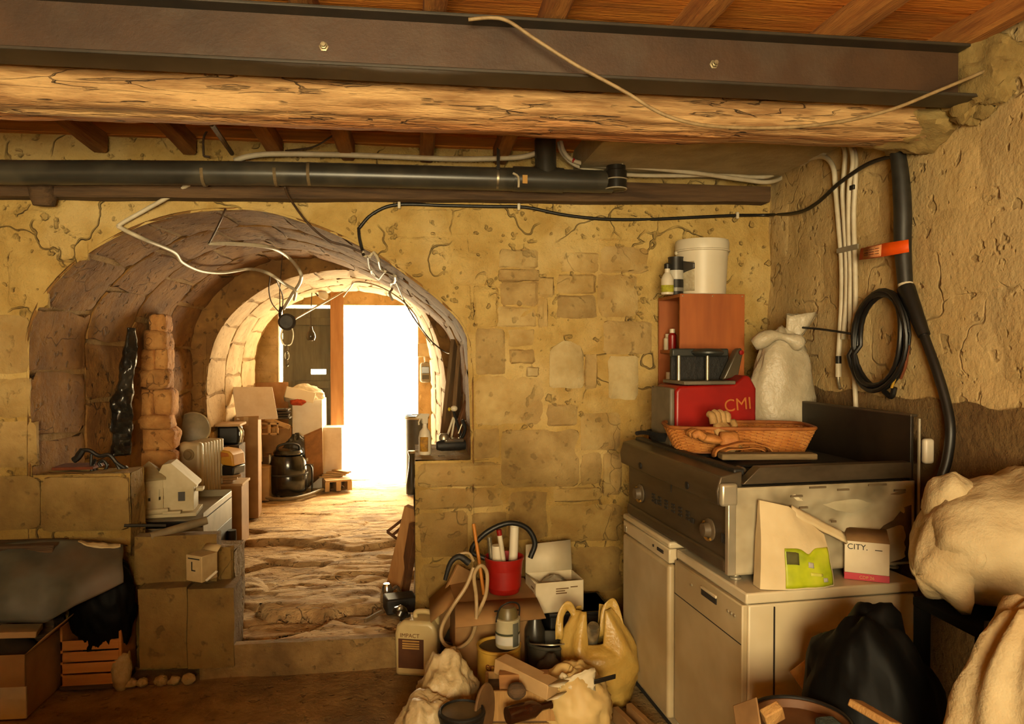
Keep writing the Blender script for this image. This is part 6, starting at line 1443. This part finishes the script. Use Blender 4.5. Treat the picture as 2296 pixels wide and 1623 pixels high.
# little box on the lower stone
c = atY(450, 1303, 3.97)
sbx = thing('small_carton', 'small cream carton with a printed letter on the stone block', 'box', (c.x, 4.0, c.z + .004), -.55)
mb = MB(); mb.box2((-.055, -.055, 0), (.055, .05, .135)); mb.build('carton_body', mat('cream_card', srgb(214, 190, 140), srgb(196, 170, 118), rough=.7), sbx, bevel=.003)
mb = MB(); mb.add([(-.055, .05, .135), (.055, .05, .135), (.06, .075, .165), (-.05, .075, .165)], [(0, 1, 2, 3)]); mb.build('lid_flap', mat('cream_card', srgb(214, 190, 140)), sbx, solid=.003)
lettering('L', .07, TR((-.005, -.0556, .075)), INK, sbx)
mb = MB(); mb.box2((-.04, -.056, .115), (.04, -.055, .121)); mb.build('print_line', INK, sbx)
plank('chalk_stick', 'small pale stick beside the cream carton', 'stick', atY(462, 1302, 3.94), atY(487, 1280, 3.94), .014, .014, WPL, 0)
# stone shelf these stand on is part of the wall: lower blocks reach further out
# fruit crate with dark bag and grey cloth
CR = mat('crate_wood', srgb(206, 138, 62), srgb(182, 114, 44), rough=.7, scale=4, stretch=(.4, 4, 4))
a, b = atY(140, 1532, 3.93), atY(268, 1526, 3.93)
fc_ = thing('fruit_crate', 'orange slatted fruit crate filled with black plastic', 'crate', ((a.x + b.x) / 2, 3.93, .03), .0)
w, zb = (b.x - a.x) + .02, .03
for k in range(4):
    mb = MB(); mb.box2((-w / 2, 0, .004 + .058 * k), (w / 2 - .012, .010, .053 + .058 * k)); mb.build('slat', CR, fc_, bevel=.002)
for k in range(4):
    mb = MB(); mb.box2((-w / 2, .19, .004 + .058 * k), (w / 2, .20, .053 + .058 * k)); mb.build('slat', CR, fc_, bevel=.002)
mb = MB(); mb.box2((w / 2 - .012, 0, 0), (w / 2, .20, .30)); mb.build('end_panel', CR, fc_, bevel=.002)
mb = MB(); mb.box2((-w / 2, 0, 0), (-w / 2 + .012, .20, .30)); mb.build('end_panel', CR, fc_, bevel=.002)
mb = MB(); mb.box2((-w / 2, 0, 0), (w / 2, .19, .006)); mb.build('bottom', CR, fc_)
mb = MB(); mb.box2((a.x - .02, 3.94, 0), (b.x + .01, 4.12, zb - .001)); one('base_plank', 'thin plank under the fruit crate', 'plank', mb, DARKWOOD, bevel=.004)
crumple('bin_liner', 'black plastic liner bulging from the fruit crate', (b.x - .10, 4.0, zb + .38), (.15, .10, .26), 4.4, mat('black_bin_bag', srgb(14, 13, 12)), amp=.16)
# grey-blue tarpaulin heaped over the pile
TARP = mat('grey_tarp', srgb(104, 104, 92), srgb(78, 78, 68), rough=.65, scale=4, c3=srgb(120, 84, 52), sc3=2.5, amt3=.5)
mb = MB()
def tarp(u, v):
    px = -190 + 465 * u; pyt = 1212 + 26 * abs(u - .55) + 8 * math.sin(6 * u); pyb = 1395 - 90 * max(0, u - .62) / .38
    py = pyt + (pyb - pyt) * v; Y = 4.04 - .36 * math.sin(math.pi / 2 * v) * (1 - .35 * u)
    p = atY(px, py, Y); n_ = .03 * nz((u * 5, v * 2.2, 0), 1.0, 3) + .02 * math.sin(14 * u + 3 * v) * v * .7
    return p + Vector((0, -n_, n_ * .5))
mb.grid(tarp, 44, 26); mb.grid(lambda u, v: tarp(u, 0) + Vector((0, .06 * v, -.02 * v)), 44, 2)
bxs = thing('storage_box', 'dark box under the grey blue tarpaulin', 'box', (-2.12, 4.0, .001), 0)
MB().box2((-.42, -.02, 0), (.30, .10, .72)).build('box_body', DARKWOOD, bxs, bevel=.006)
MB().box2((-.43, -.03, .72), (.31, .11, .735)).build('lid', DARKWOOD, bxs, bevel=.003)
one('tarpaulin', 'grey blue tarpaulin heaped over the boxes below the ledge', 'tarpaulin', mb, TARP, solid=.004, smooth=True)
mb = MB(); mb.grid(lambda u, v: atY(175 + 95 * u, 1212 + 9 * u + 12 * v * math.sin(math.pi * (.1 + .8 * u)), 3.86 - .03 * v) + Vector((0, 0, .008 * nz((u * 4, v, 0), 1.5))), 14, 3)
one('plastic_sheet', 'pale folded plastic edge on top of the tarpaulin', 'sheet', mb, CRUM, solid=.003, smooth=True)
# support boxes hidden beneath it and the cardboard box
cbx = thing('moving_box', 'open brown and white cardboard box beside the fruit crate', 'box', (-2.10, 3.88, 0), -.02)
wa = .60
for nm, bx_, m in [('front_wall', ((-wa / 2, -.20, .15), (wa / 2, -.195, .30)), CARD), ('white_base', ((-wa / 2 - .001, -.202, 0), (wa / 2 + .001, -.194, .15)), WCARD), ('side_wall', ((wa / 2 - .005, -.20, 0), (wa / 2, .2, .30)), CARD), ('side_wall', ((-wa / 2, -.20, 0), (-wa / 2 + .005, .2, .30)), CARD), ('back_wall', ((-wa / 2, .195, 0), (wa / 2, .2, .30)), CARD), ('bottom', ((-wa / 2, -.2, 0), (wa / 2, .2, .005)), CARD)]:
    mb = MB(); mb.box2(*bx_); mb.build(nm, m, cbx)
mb = MB(); mb.add([(wa / 2, -.20, .30), (wa / 2, .2, .30), (wa / 2 + .10, .2, .40), (wa / 2 + .09, -.18, .385)], [(0, 1, 2, 3)]); mb.build('flap', CARD, cbx, solid=.005)
one('dark_filling', 'dark cloth lying in the brown and white box', 'cloth', MB().blob((-2.10, 3.88, .20), (.26, .16, .14), lambda d, p: 1 + .12 * nz(d, 3, 2), 24, 14), mat('dark_rag', srgb(62, 48, 30)), smooth=True)
one('paper_pad', 'pale paper pad resting on the brown and white box', 'paper', MB(TR((atY(35, 1392, 3.80).x, 3.82, .345), rz=.2, ry=.1)).box2((-.09, -.06, 0), (.09, .06, .03)), CARDL, bevel=.004)
# rubble at the foot of the wall
RUB = mat('pale_rubble', srgb(206, 182, 130), srgb(176, 150, 98), rough=.9, scale=12, bump=.5)
rg = random.Random(21)
names = ['tall pointed plaster lump beside the fruit crate', 'round pale stone right beside the plaster lump', 'pale stone lying near the crate corner', 'small pale stone under the stone blocks', 'flat pale stone at the foot of the blocks', 'brownish stone before the blocks', 'small stone close to the step', 'low stone next to the step', 'grey pebble between the rubble stones']
for k, (px, py, r) in enumerate([(292, 1520, .050), (312, 1508, .030), (338, 1515, .028), (342, 1482, .030), (372, 1522, .034), (392, 1492, .030), (432, 1478, .028), (455, 1484, .034), (408, 1500, .018)]):
    p = pos(px, py); sd = k * 3.7
    hz = 1.9 if k == 0 else rg.uniform(.6, .9)
    mb = MB(); mb.blob((p.x, min(p.y, 3.95), r * hz * .85), (r, r * .85, r * hz), lambda d, q_: 1 + .25 * nz(d, 1.8, sd) + .1 * nz(d, 5, sd), 16, 11)
    one('rubble_stone', names[k], 'stone', mb, RUB, 'rubble stones at the wall foot', smooth=True)
one('plaster_shard', 'upright plaster shard behind the pointed lump', 'stone', MB(TR((pos(308, 1500).x, 4.0, .03), ry=.15)).lathe([(.022, -.03), (.026, .03), (.018, .09), (.006, .13), (0, .14)], 7), RUB)

# ------------------------------------------------------------------ clutter inside the passage arch
HEAT = mat('heater_beige', srgb(206, 190, 152), srgb(186, 168, 128), rough=.45, scale=4)
c = atY(432, 1000, 5.75)
ht = thing('oil_heater', 'beige oil filled radiator with round dial behind the cart', 'heater', (c.x, 5.75, ZF2 + .30), -.25)
mb = MB(); mb.box2((-.085, -.05, .04), (.085, .02, .56)); fp = mb.build('control_panel', HEAT, ht, bevel=.025, seg=3)
for k in range(7):
    mb = MB(); mb.box2((-.08, .028 + .042 * k, .03), (.08, .060 + .042 * k, .55)); mb.build('fin', HEAT, ht, bevel=.010)
mb = MB(TR((0, -.05, .47), rx=math.pi / 2)); mb.lathe([(.042, 0), (.042, .008), (.030, .012), (.026, .024), (0, .025)], 18); mb.build('dial', mat('dial_brown', srgb(150, 126, 84)), fp)
for z in (.33, .24):
    mb = MB(TR((0, -.05, z), rx=math.pi / 2)); mb.lathe([(.026, 0), (.026, .006), (0, .008)], 14); mb.build('switch', mat('dial_brown', srgb(150, 126, 84)), fp)
mb = MB(); mb.box2((-.07, -.04, 0), (.07, .30, .03)); mb.build('foot', DKM, ht, bevel=.005)
mb = MB(TR((c.x, 5.75, ZF2), rz=-.25)); mb.box2((-.14, -.10, 0), (.14, .36, .299)); one('low_box', 'low brown box carrying the radiator', 'box', mb, CARD, bevel=.005)
c = atY(432, 962, 6.12)
fd = thing('round_fan', 'round pale fan cover propped behind the radiator', 'fan', (c.x, 6.12, c.z - .15), .2)
MB(TR((0, 0, .15), rx=math.pi / 2 - .25)).lathe([(.13, -.02), (.135, .0), (.125, .025), (.07, .045), (0, .05)], 28).build('cover', mat('grey_fan', srgb(160, 148, 118), srgb(136, 124, 96), rough=.5), fd)
MB(TR((0, 0, .15), rx=math.pi / 2 - .25)).lathe([(.128, .0), (.137, .01), (.128, .02)], 28).build('rim', HEAT, fd)
MB().tube([(0, .02, .03), (0, .03, -.35), (0, .03, -(c.z - .15 - ZF2))], .014, 8).build('pole', DKM, fd)
# yellow and black tool case on a brown chest
BLKP = mat('black_plastic', srgb(24, 22, 20), srgb(16, 15, 14), rough=.4)
c = atY(500, 1062, 6.08)
ch1 = thing('brown_chest', 'brown chest under the yellow and black tool case', 'chest', (c.x, 6.12, ZF2), .0)
mb = MB(); mb.box2((-.13, -.13, 0), (.16, .13, c.z - ZF2 - .08)); mb.build('chest_body', CARD, ch1, bevel=.006)
mb = MB(); mb.box2((-.14, -.14, c.z - ZF2 - .085), (.17, .14, c.z - ZF2 - .065)); mb.build('lid', CARDL, ch1, bevel=.004)
for k in range(3):
    mb = MB(TR((c.x + .02 * k, 6.08, c.z - .064 + .021 * k), rz=.15 * k)); mb.box2((-.10, -.07, 0), (.09, .07, .02)); one('old_book', ['bottom book of the little pile under the tool case', 'middle book of the little pile under the tool case', 'top book of the little pile under the tool case'][k], 'book', mb, mat('book_tan', srgb(176, 136, 86), srgb(140, 104, 60)), 'books under the tool case', bevel=.003)
tc_ = thing('tool_case', 'yellow and black tool case lying on the book pile', 'tool case', (c.x, 6.10, c.z + .0), -.3)
mb = MB(); mb.prism([(-.15, .0), (-.155, .10), (-.10, .18), (-.02, .205), (-.02, .0)], .18, TR((0, -.09, 0))); mb.build('black_half', BLKP, tc_, bevel=.012)
mb = MB(); mb.prism([(-.02, .09), (-.02, .205), (.10, .19), (.13, .16), (.14, .07), (.05, .08)], .18, TR((0, -.09, 0))); yl = mb.build('yellow_half', mat('tool_yellow', srgb(226, 170, 62), srgb(206, 146, 44), rough=.45), tc_, bevel=.012)
mb = MB(); mb.prism([(-.02, .0), (-.02, .085), (.05, .075), (.14, .065), (.13, .0)], .17, TR((0, -.085, 0))); mb.build('black_foot', BLKP, tc_, bevel=.008)
mb = MB(); mb.prism([(.0, .14), (.0, .185), (.09, .175), (.105, .15)], .19, TR((0, -.095, 0))); mb.build('orange_inlay', mat('tool_orange', srgb(206, 120, 40)), tc_, bevel=.004)
# sewing-machine-like black machine behind
c = atY(516, 1000, 6.6)
bm_ = thing('black_machine', 'dark machine with a pale board on it beside the arch foot', 'machine', (c.x, 6.6, ZF2))
hz = c.z - ZF2
mb = MB(); mb.box2((-.09, -.12, 0), (.10, .12, hz + .02)); mb.build('cabinet', DARKWOOD, bm_, bevel=.006)
mb = MB(); mb.box2((-.085, -.08, hz + .02), (.09, .08, hz + .18)); mb.build('dark_block', BLKP, bm_, bevel=.02)
mb = MB(); mb.box2((-.10, -.12, hz + .18), (.11, .12, hz + .20)); mb.build('pale_board', CARDL, bm_, bevel=.003)
MB().tube([(.07, -.05, hz + .18), (.11, -.06, hz + .13), (.10, -.06, hz + .04)], .018, 8, smooth=3).build('arm', STEELZ, bm_)
# cartons and panels
def cartonbox(name, label, px0, py0, px1, py1, Y, dpt, m, rz=0, zb=None, tape=True):
    a, b = atY(px0, py1, Y), atY(px1, py0, Y); z0 = ZF2 if zb is None else zb
    t = thing(name, label, 'box', ((a.x + b.x) / 2, Y + dpt / 2, z0), rz); w = b.x - a.x
    mb = MB(); mb.box2((-w / 2, -dpt / 2, 0), (w / 2, dpt / 2, b.z - z0)); mb.build('carton_body', m, t, bevel=.005)
    if tape:
        mb = MB(); mb.box2((-.02, -dpt / 2 - .001, b.z - z0 - .08), (.02, dpt / 2, b.z - z0 + .0015)); mb.build('tape', CARDL, t)
    return t
cartonbox('carton', 'tall brown carton under the white leaning panel', 522, 934, 574, 1040, 6.95, .30, CARD, .1)
cartonbox('carton', 'small pale carton on the floor beside the vacuum cleaner', 559, 1047, 604, 1090, 7.75, .20, CARDL, -.06)
cartonbox('carton', 'wide dark carton behind the vacuum cleaner', 572, 1022, 640, 1080, 7.98, .25, mat('dark_card', srgb(112, 80, 46), srgb(88, 62, 34)), .0)
cartonbox('carton', 'brown carton behind the pale wooden frames', 575, 960, 650, 1050, 8.25, .22, CARD, .05)
plank('leaning_board', 'large white panel leaning back on the cartons', 'panel', atY(578, 940, 7.02), atY(566, 868, 7.22), .37, .015, mat('white_board', srgb(232, 214, 190), srgb(220, 198, 170), rough=.6), math.pi / 2 + .05)
plank('cardboard_sheet', 'brown cardboard panel standing behind the white one', 'panel', Vector((atY(610, 960, 8.55).x, 8.52, ZF2 + .004)), atY(608, 857, 8.58), .37, .012, mat('tan_card', srgb(196, 148, 98), srgb(176, 126, 78)), math.pi / 2)
for k in range(4):
    p = atY(628 - 3 * (k % 2), 938 - 6 * k, 8.0); mb = MB(TR((p.x, 8.0, p.z), rz=.1 * (k % 3))); mb.box2((-.11, -.09, 0), (.11, .09, .018))
    one('flat_tray', ['lowest', 'second', 'third', 'topmost'][k] + ' of the dark trays stacked on the cartons', 'tray', mb, mat('dark_tray', srgb(78, 66, 50), srgb(60, 50, 36)), 'dark trays stacked on the cartons', bevel=.003)
plank('pale_lath', 'pale lath lying across the cartons', 'lath', atY(595, 938, 7.9), atY(650, 958, 7.9), .05, .012, CARDL, .2)
for k, (px, Y_) in enumerate([(592, 7.92), (612, 7.88)]):
    fr_ = MB(); a_, b_ = atY(px - 10, 975, Y_), atY(px + 12, 948, Y_); t_ = .008
    fr_.box2((a_.x, Y_, a_.z), (b_.x, Y_ + .02, a_.z + .018)); fr_.box2((a_.x, Y_, b_.z - .018), (b_.x, Y_ + .02, b_.z)); fr_.box2((a_.x, Y_, a_.z), (a_.x + .018, Y_ + .02, b_.z)); fr_.box2((b_.x - .018, Y_, a_.z), (b_.x, Y_ + .02, b_.z))
    one('wooden_rack', ['small pale wooden frame nearer the tall carton', 'small pale wooden frame nearer the bin bag'][k], 'rack', fr_, CARDL, bevel=.002)
plank('white_rod', 'thin white rod standing before the wide dark carton', 'rod', atY(586, 1035, 7.7), atY(583, 962, 7.75), .018, .018, WHITEC, 0)
# white washing machine catching the door light
wm = cartonbox('washing_machine', 'white cabinet with the sunlit side near the far door', 656, 896, 722, 1080, 8.36, .42, mat('machine_white', srgb(238, 230, 212), srgb(228, 218, 196), rough=.4), .0, tape=False)
wm['category'] = 'appliance'
crumple('white_cloth', 'crumpled white cloth and paper heaped on the white cabinet', (atY(682, 884, 8.5).x, 8.50, atY(682, 888, 8.5).z), (.20, .14, .11), 6.1, mat('bright_cloth', srgb(236, 226, 204), srgb(216, 204, 176), rough=.7), cat='cloth')
plank('white_tray', 'long white tray sticking out over the white cabinet', 'tray', atY(640, 878, 8.2), atY(705, 892, 8.3), .12, .03, WPL, 0)
crumple('red_rag', 'small red and orange rag tucked under the white cloth', (atY(668, 902, 8.25).x, 8.24, atY(668, 902, 8.25).z), (.08, .05, .035), 1.7, mat('red_orange_rag', srgb(206, 84, 34), srgb(170, 60, 24)), cat='rag')
crumple('bin_bag', 'grey black bin bag slumped behind the vacuum cleaner', (atY(664, 1000, 8.12).x, 8.14, .46), (.17, .10, .32), 9.4, mat('grey_bin_bag', srgb(70, 66, 58), srgb(50, 47, 41), rough=.35), amp=.12)
plank('leaning_board', 'brown board leaning beside the vacuum cleaner', 'panel', pos(706, 1092, ZF2) + Vector((0, 0, .005)), atY(702, 968, 7.75), .20, .02, mat('brown_sheet', srgb(150, 102, 52), srgb(124, 82, 38)), math.pi / 2 + .5)
cartonbox('carton', 'bright white carton by the far door post', 718, 958, 766, 1035, 8.45, .25, mat('white_board', srgb(232, 214, 190)), 0, tape=False)
# pallet with laths near the door
pa_ = thing('pallet', 'small wooden pallet on the floor by the far door', 'pallet', (atY(752, 1060, 8.3).x, 8.35, ZF2 + .004), .25)
for k in range(5):
    mb = MB(); mb.box2((-.14, -.20 + .085 * k, .10), (.14, -.135 + .085 * k, .12)); mb.build('slat', CARDL, pa_, bevel=.002)
for x in (-.12, 0, .12):
    mb = MB(); mb.box2((x - .025, -.20, 0), (x + .025, .205, .10)); mb.build('bearer', CARDL, pa_, bevel=.002)
for k in range(4):
    p = atY(742 + 8 * k, 1030 - 4 * k, 8.3); mb = MB(TR((p.x, 8.35, ZF2 + .126 + .018 * k), rz=.3 - .35 * k)); mb.box2((-.14, -.03, 0), (.12, .03, .016)); one('loose_lath', ['lowest', 'second', 'third', 'topmost'][k] + ' of the laths thrown on the pallet', 'lath', mb, CARDL, 'laths on the pallet', bevel=.002)
# vacuum cleaner with hose
c = pos(647, 1112, ZF2)
vc = thing('vacuum_cleaner', 'glossy black canister vacuum cleaner with a hose on the floor', 'vacuum cleaner', (c.x, c.y, ZF2 + .004), .2)
GLB = mat('gloss_black', srgb(20, 20, 17), srgb(14, 14, 12), rough=.15, scale=4, coat=.4)
MB().lathe([(0, .03), (.17, .03), (.19, .06), (.195, .22), (.19, .235), (.195, .25), (.185, .37), (.165, .43), (.10, .455), (0, .46)], 32).build('drum', GLB, vc)
MB().lathe([(.196, .228), (.199, .233), (.199, .242), (.196, .247)], 32).build('seam_band', DKM, vc)
MB().lathe([(.15, .445), (.155, .46), (.14, .485), (.06, .50), (0, .502)], 28).build('motor_head', GLB, vc)
MB().tube([(-.11, 0, .46), (-.10, -.02, .53), (0, -.03, .555), (.10, -.02, .53), (.11, 0, .46)], .013, 8, smooth=4).build('carry_handle', DKM, vc)
for s in (-1, 1): mb = MB(); mb.box((s * .185, 0, .40), (.025, .06, .09)); mb.build('latch', STEELZ, vc, bevel=.006)
for t in (.8, 2.4, 4.0, 5.5): 
    mb = MB(TR((.15 * math.cos(t), .15 * math.sin(t), .028))); mb.blob((0, 0, 0), (.028, .028, .028), None, 12, 8); mb.build('castor', BLACKR, vc)
MB().tube([(.17, -.05, .33), (.23, -.05, .30), (.24, -.04, .15), (.235, -.02, .02)], .010, 8, smooth=4).build('power_cord', BLACKR, vc)
hv = MB(); hv.tube([pos(a, b, ZF2 + .03) for a, b in [(560, 1108), (600, 1116), (640, 1119), (680, 1112), (715, 1100), (740, 1090), (738, 1078), (722, 1066), (708, 1058)]], .018, 9, smooth=5)
one('vacuum_hose', 'grey ribbed hose curving on the floor round the vacuum cleaner', 'hose', hv, mat('hose_grey', srgb(150, 132, 100), srgb(120, 104, 76), rough=.5), smooth=True)
# dark bin and bottle right of the far door
c = atY(924, 1070, 8.55)
bn = thing('dark_bin', 'dark cylindrical bin beside the far door', 'bin', (c.x + .05, 8.55, ZF2 + .004))
MB().lathe([(0, 0), (.125, 0), (.135, .75), (.14, .755), (.14, .78), (.128, .78), (.12, .05), (0, .04)], 28).build('shell', mat('bin_dark', srgb(52, 50, 44), srgb(40, 38, 33), rough=.5), bn)
MB().lathe([(.138, .74), (.145, .745), (.145, .765), (.138, .77)], 28).build('rim', GALV, bn)
c = pos(925, 1085, ZF2)
bo = thing('dark_bottle', 'dark cone shaped bottle on the floor before the bin', 'bottle', (-.035, 7.9, ZF2 + .004))
MB().lathe([(0, 0), (.06, 0), (.062, .10), (.035, .28), (.028, .40), (.04, .44), (0, .45)], 20).build('body', BLKP, bo)
MB().lathe([(.041, .435), (.041, .46), (0, .46)], 16).build('cap', GALV, bo)
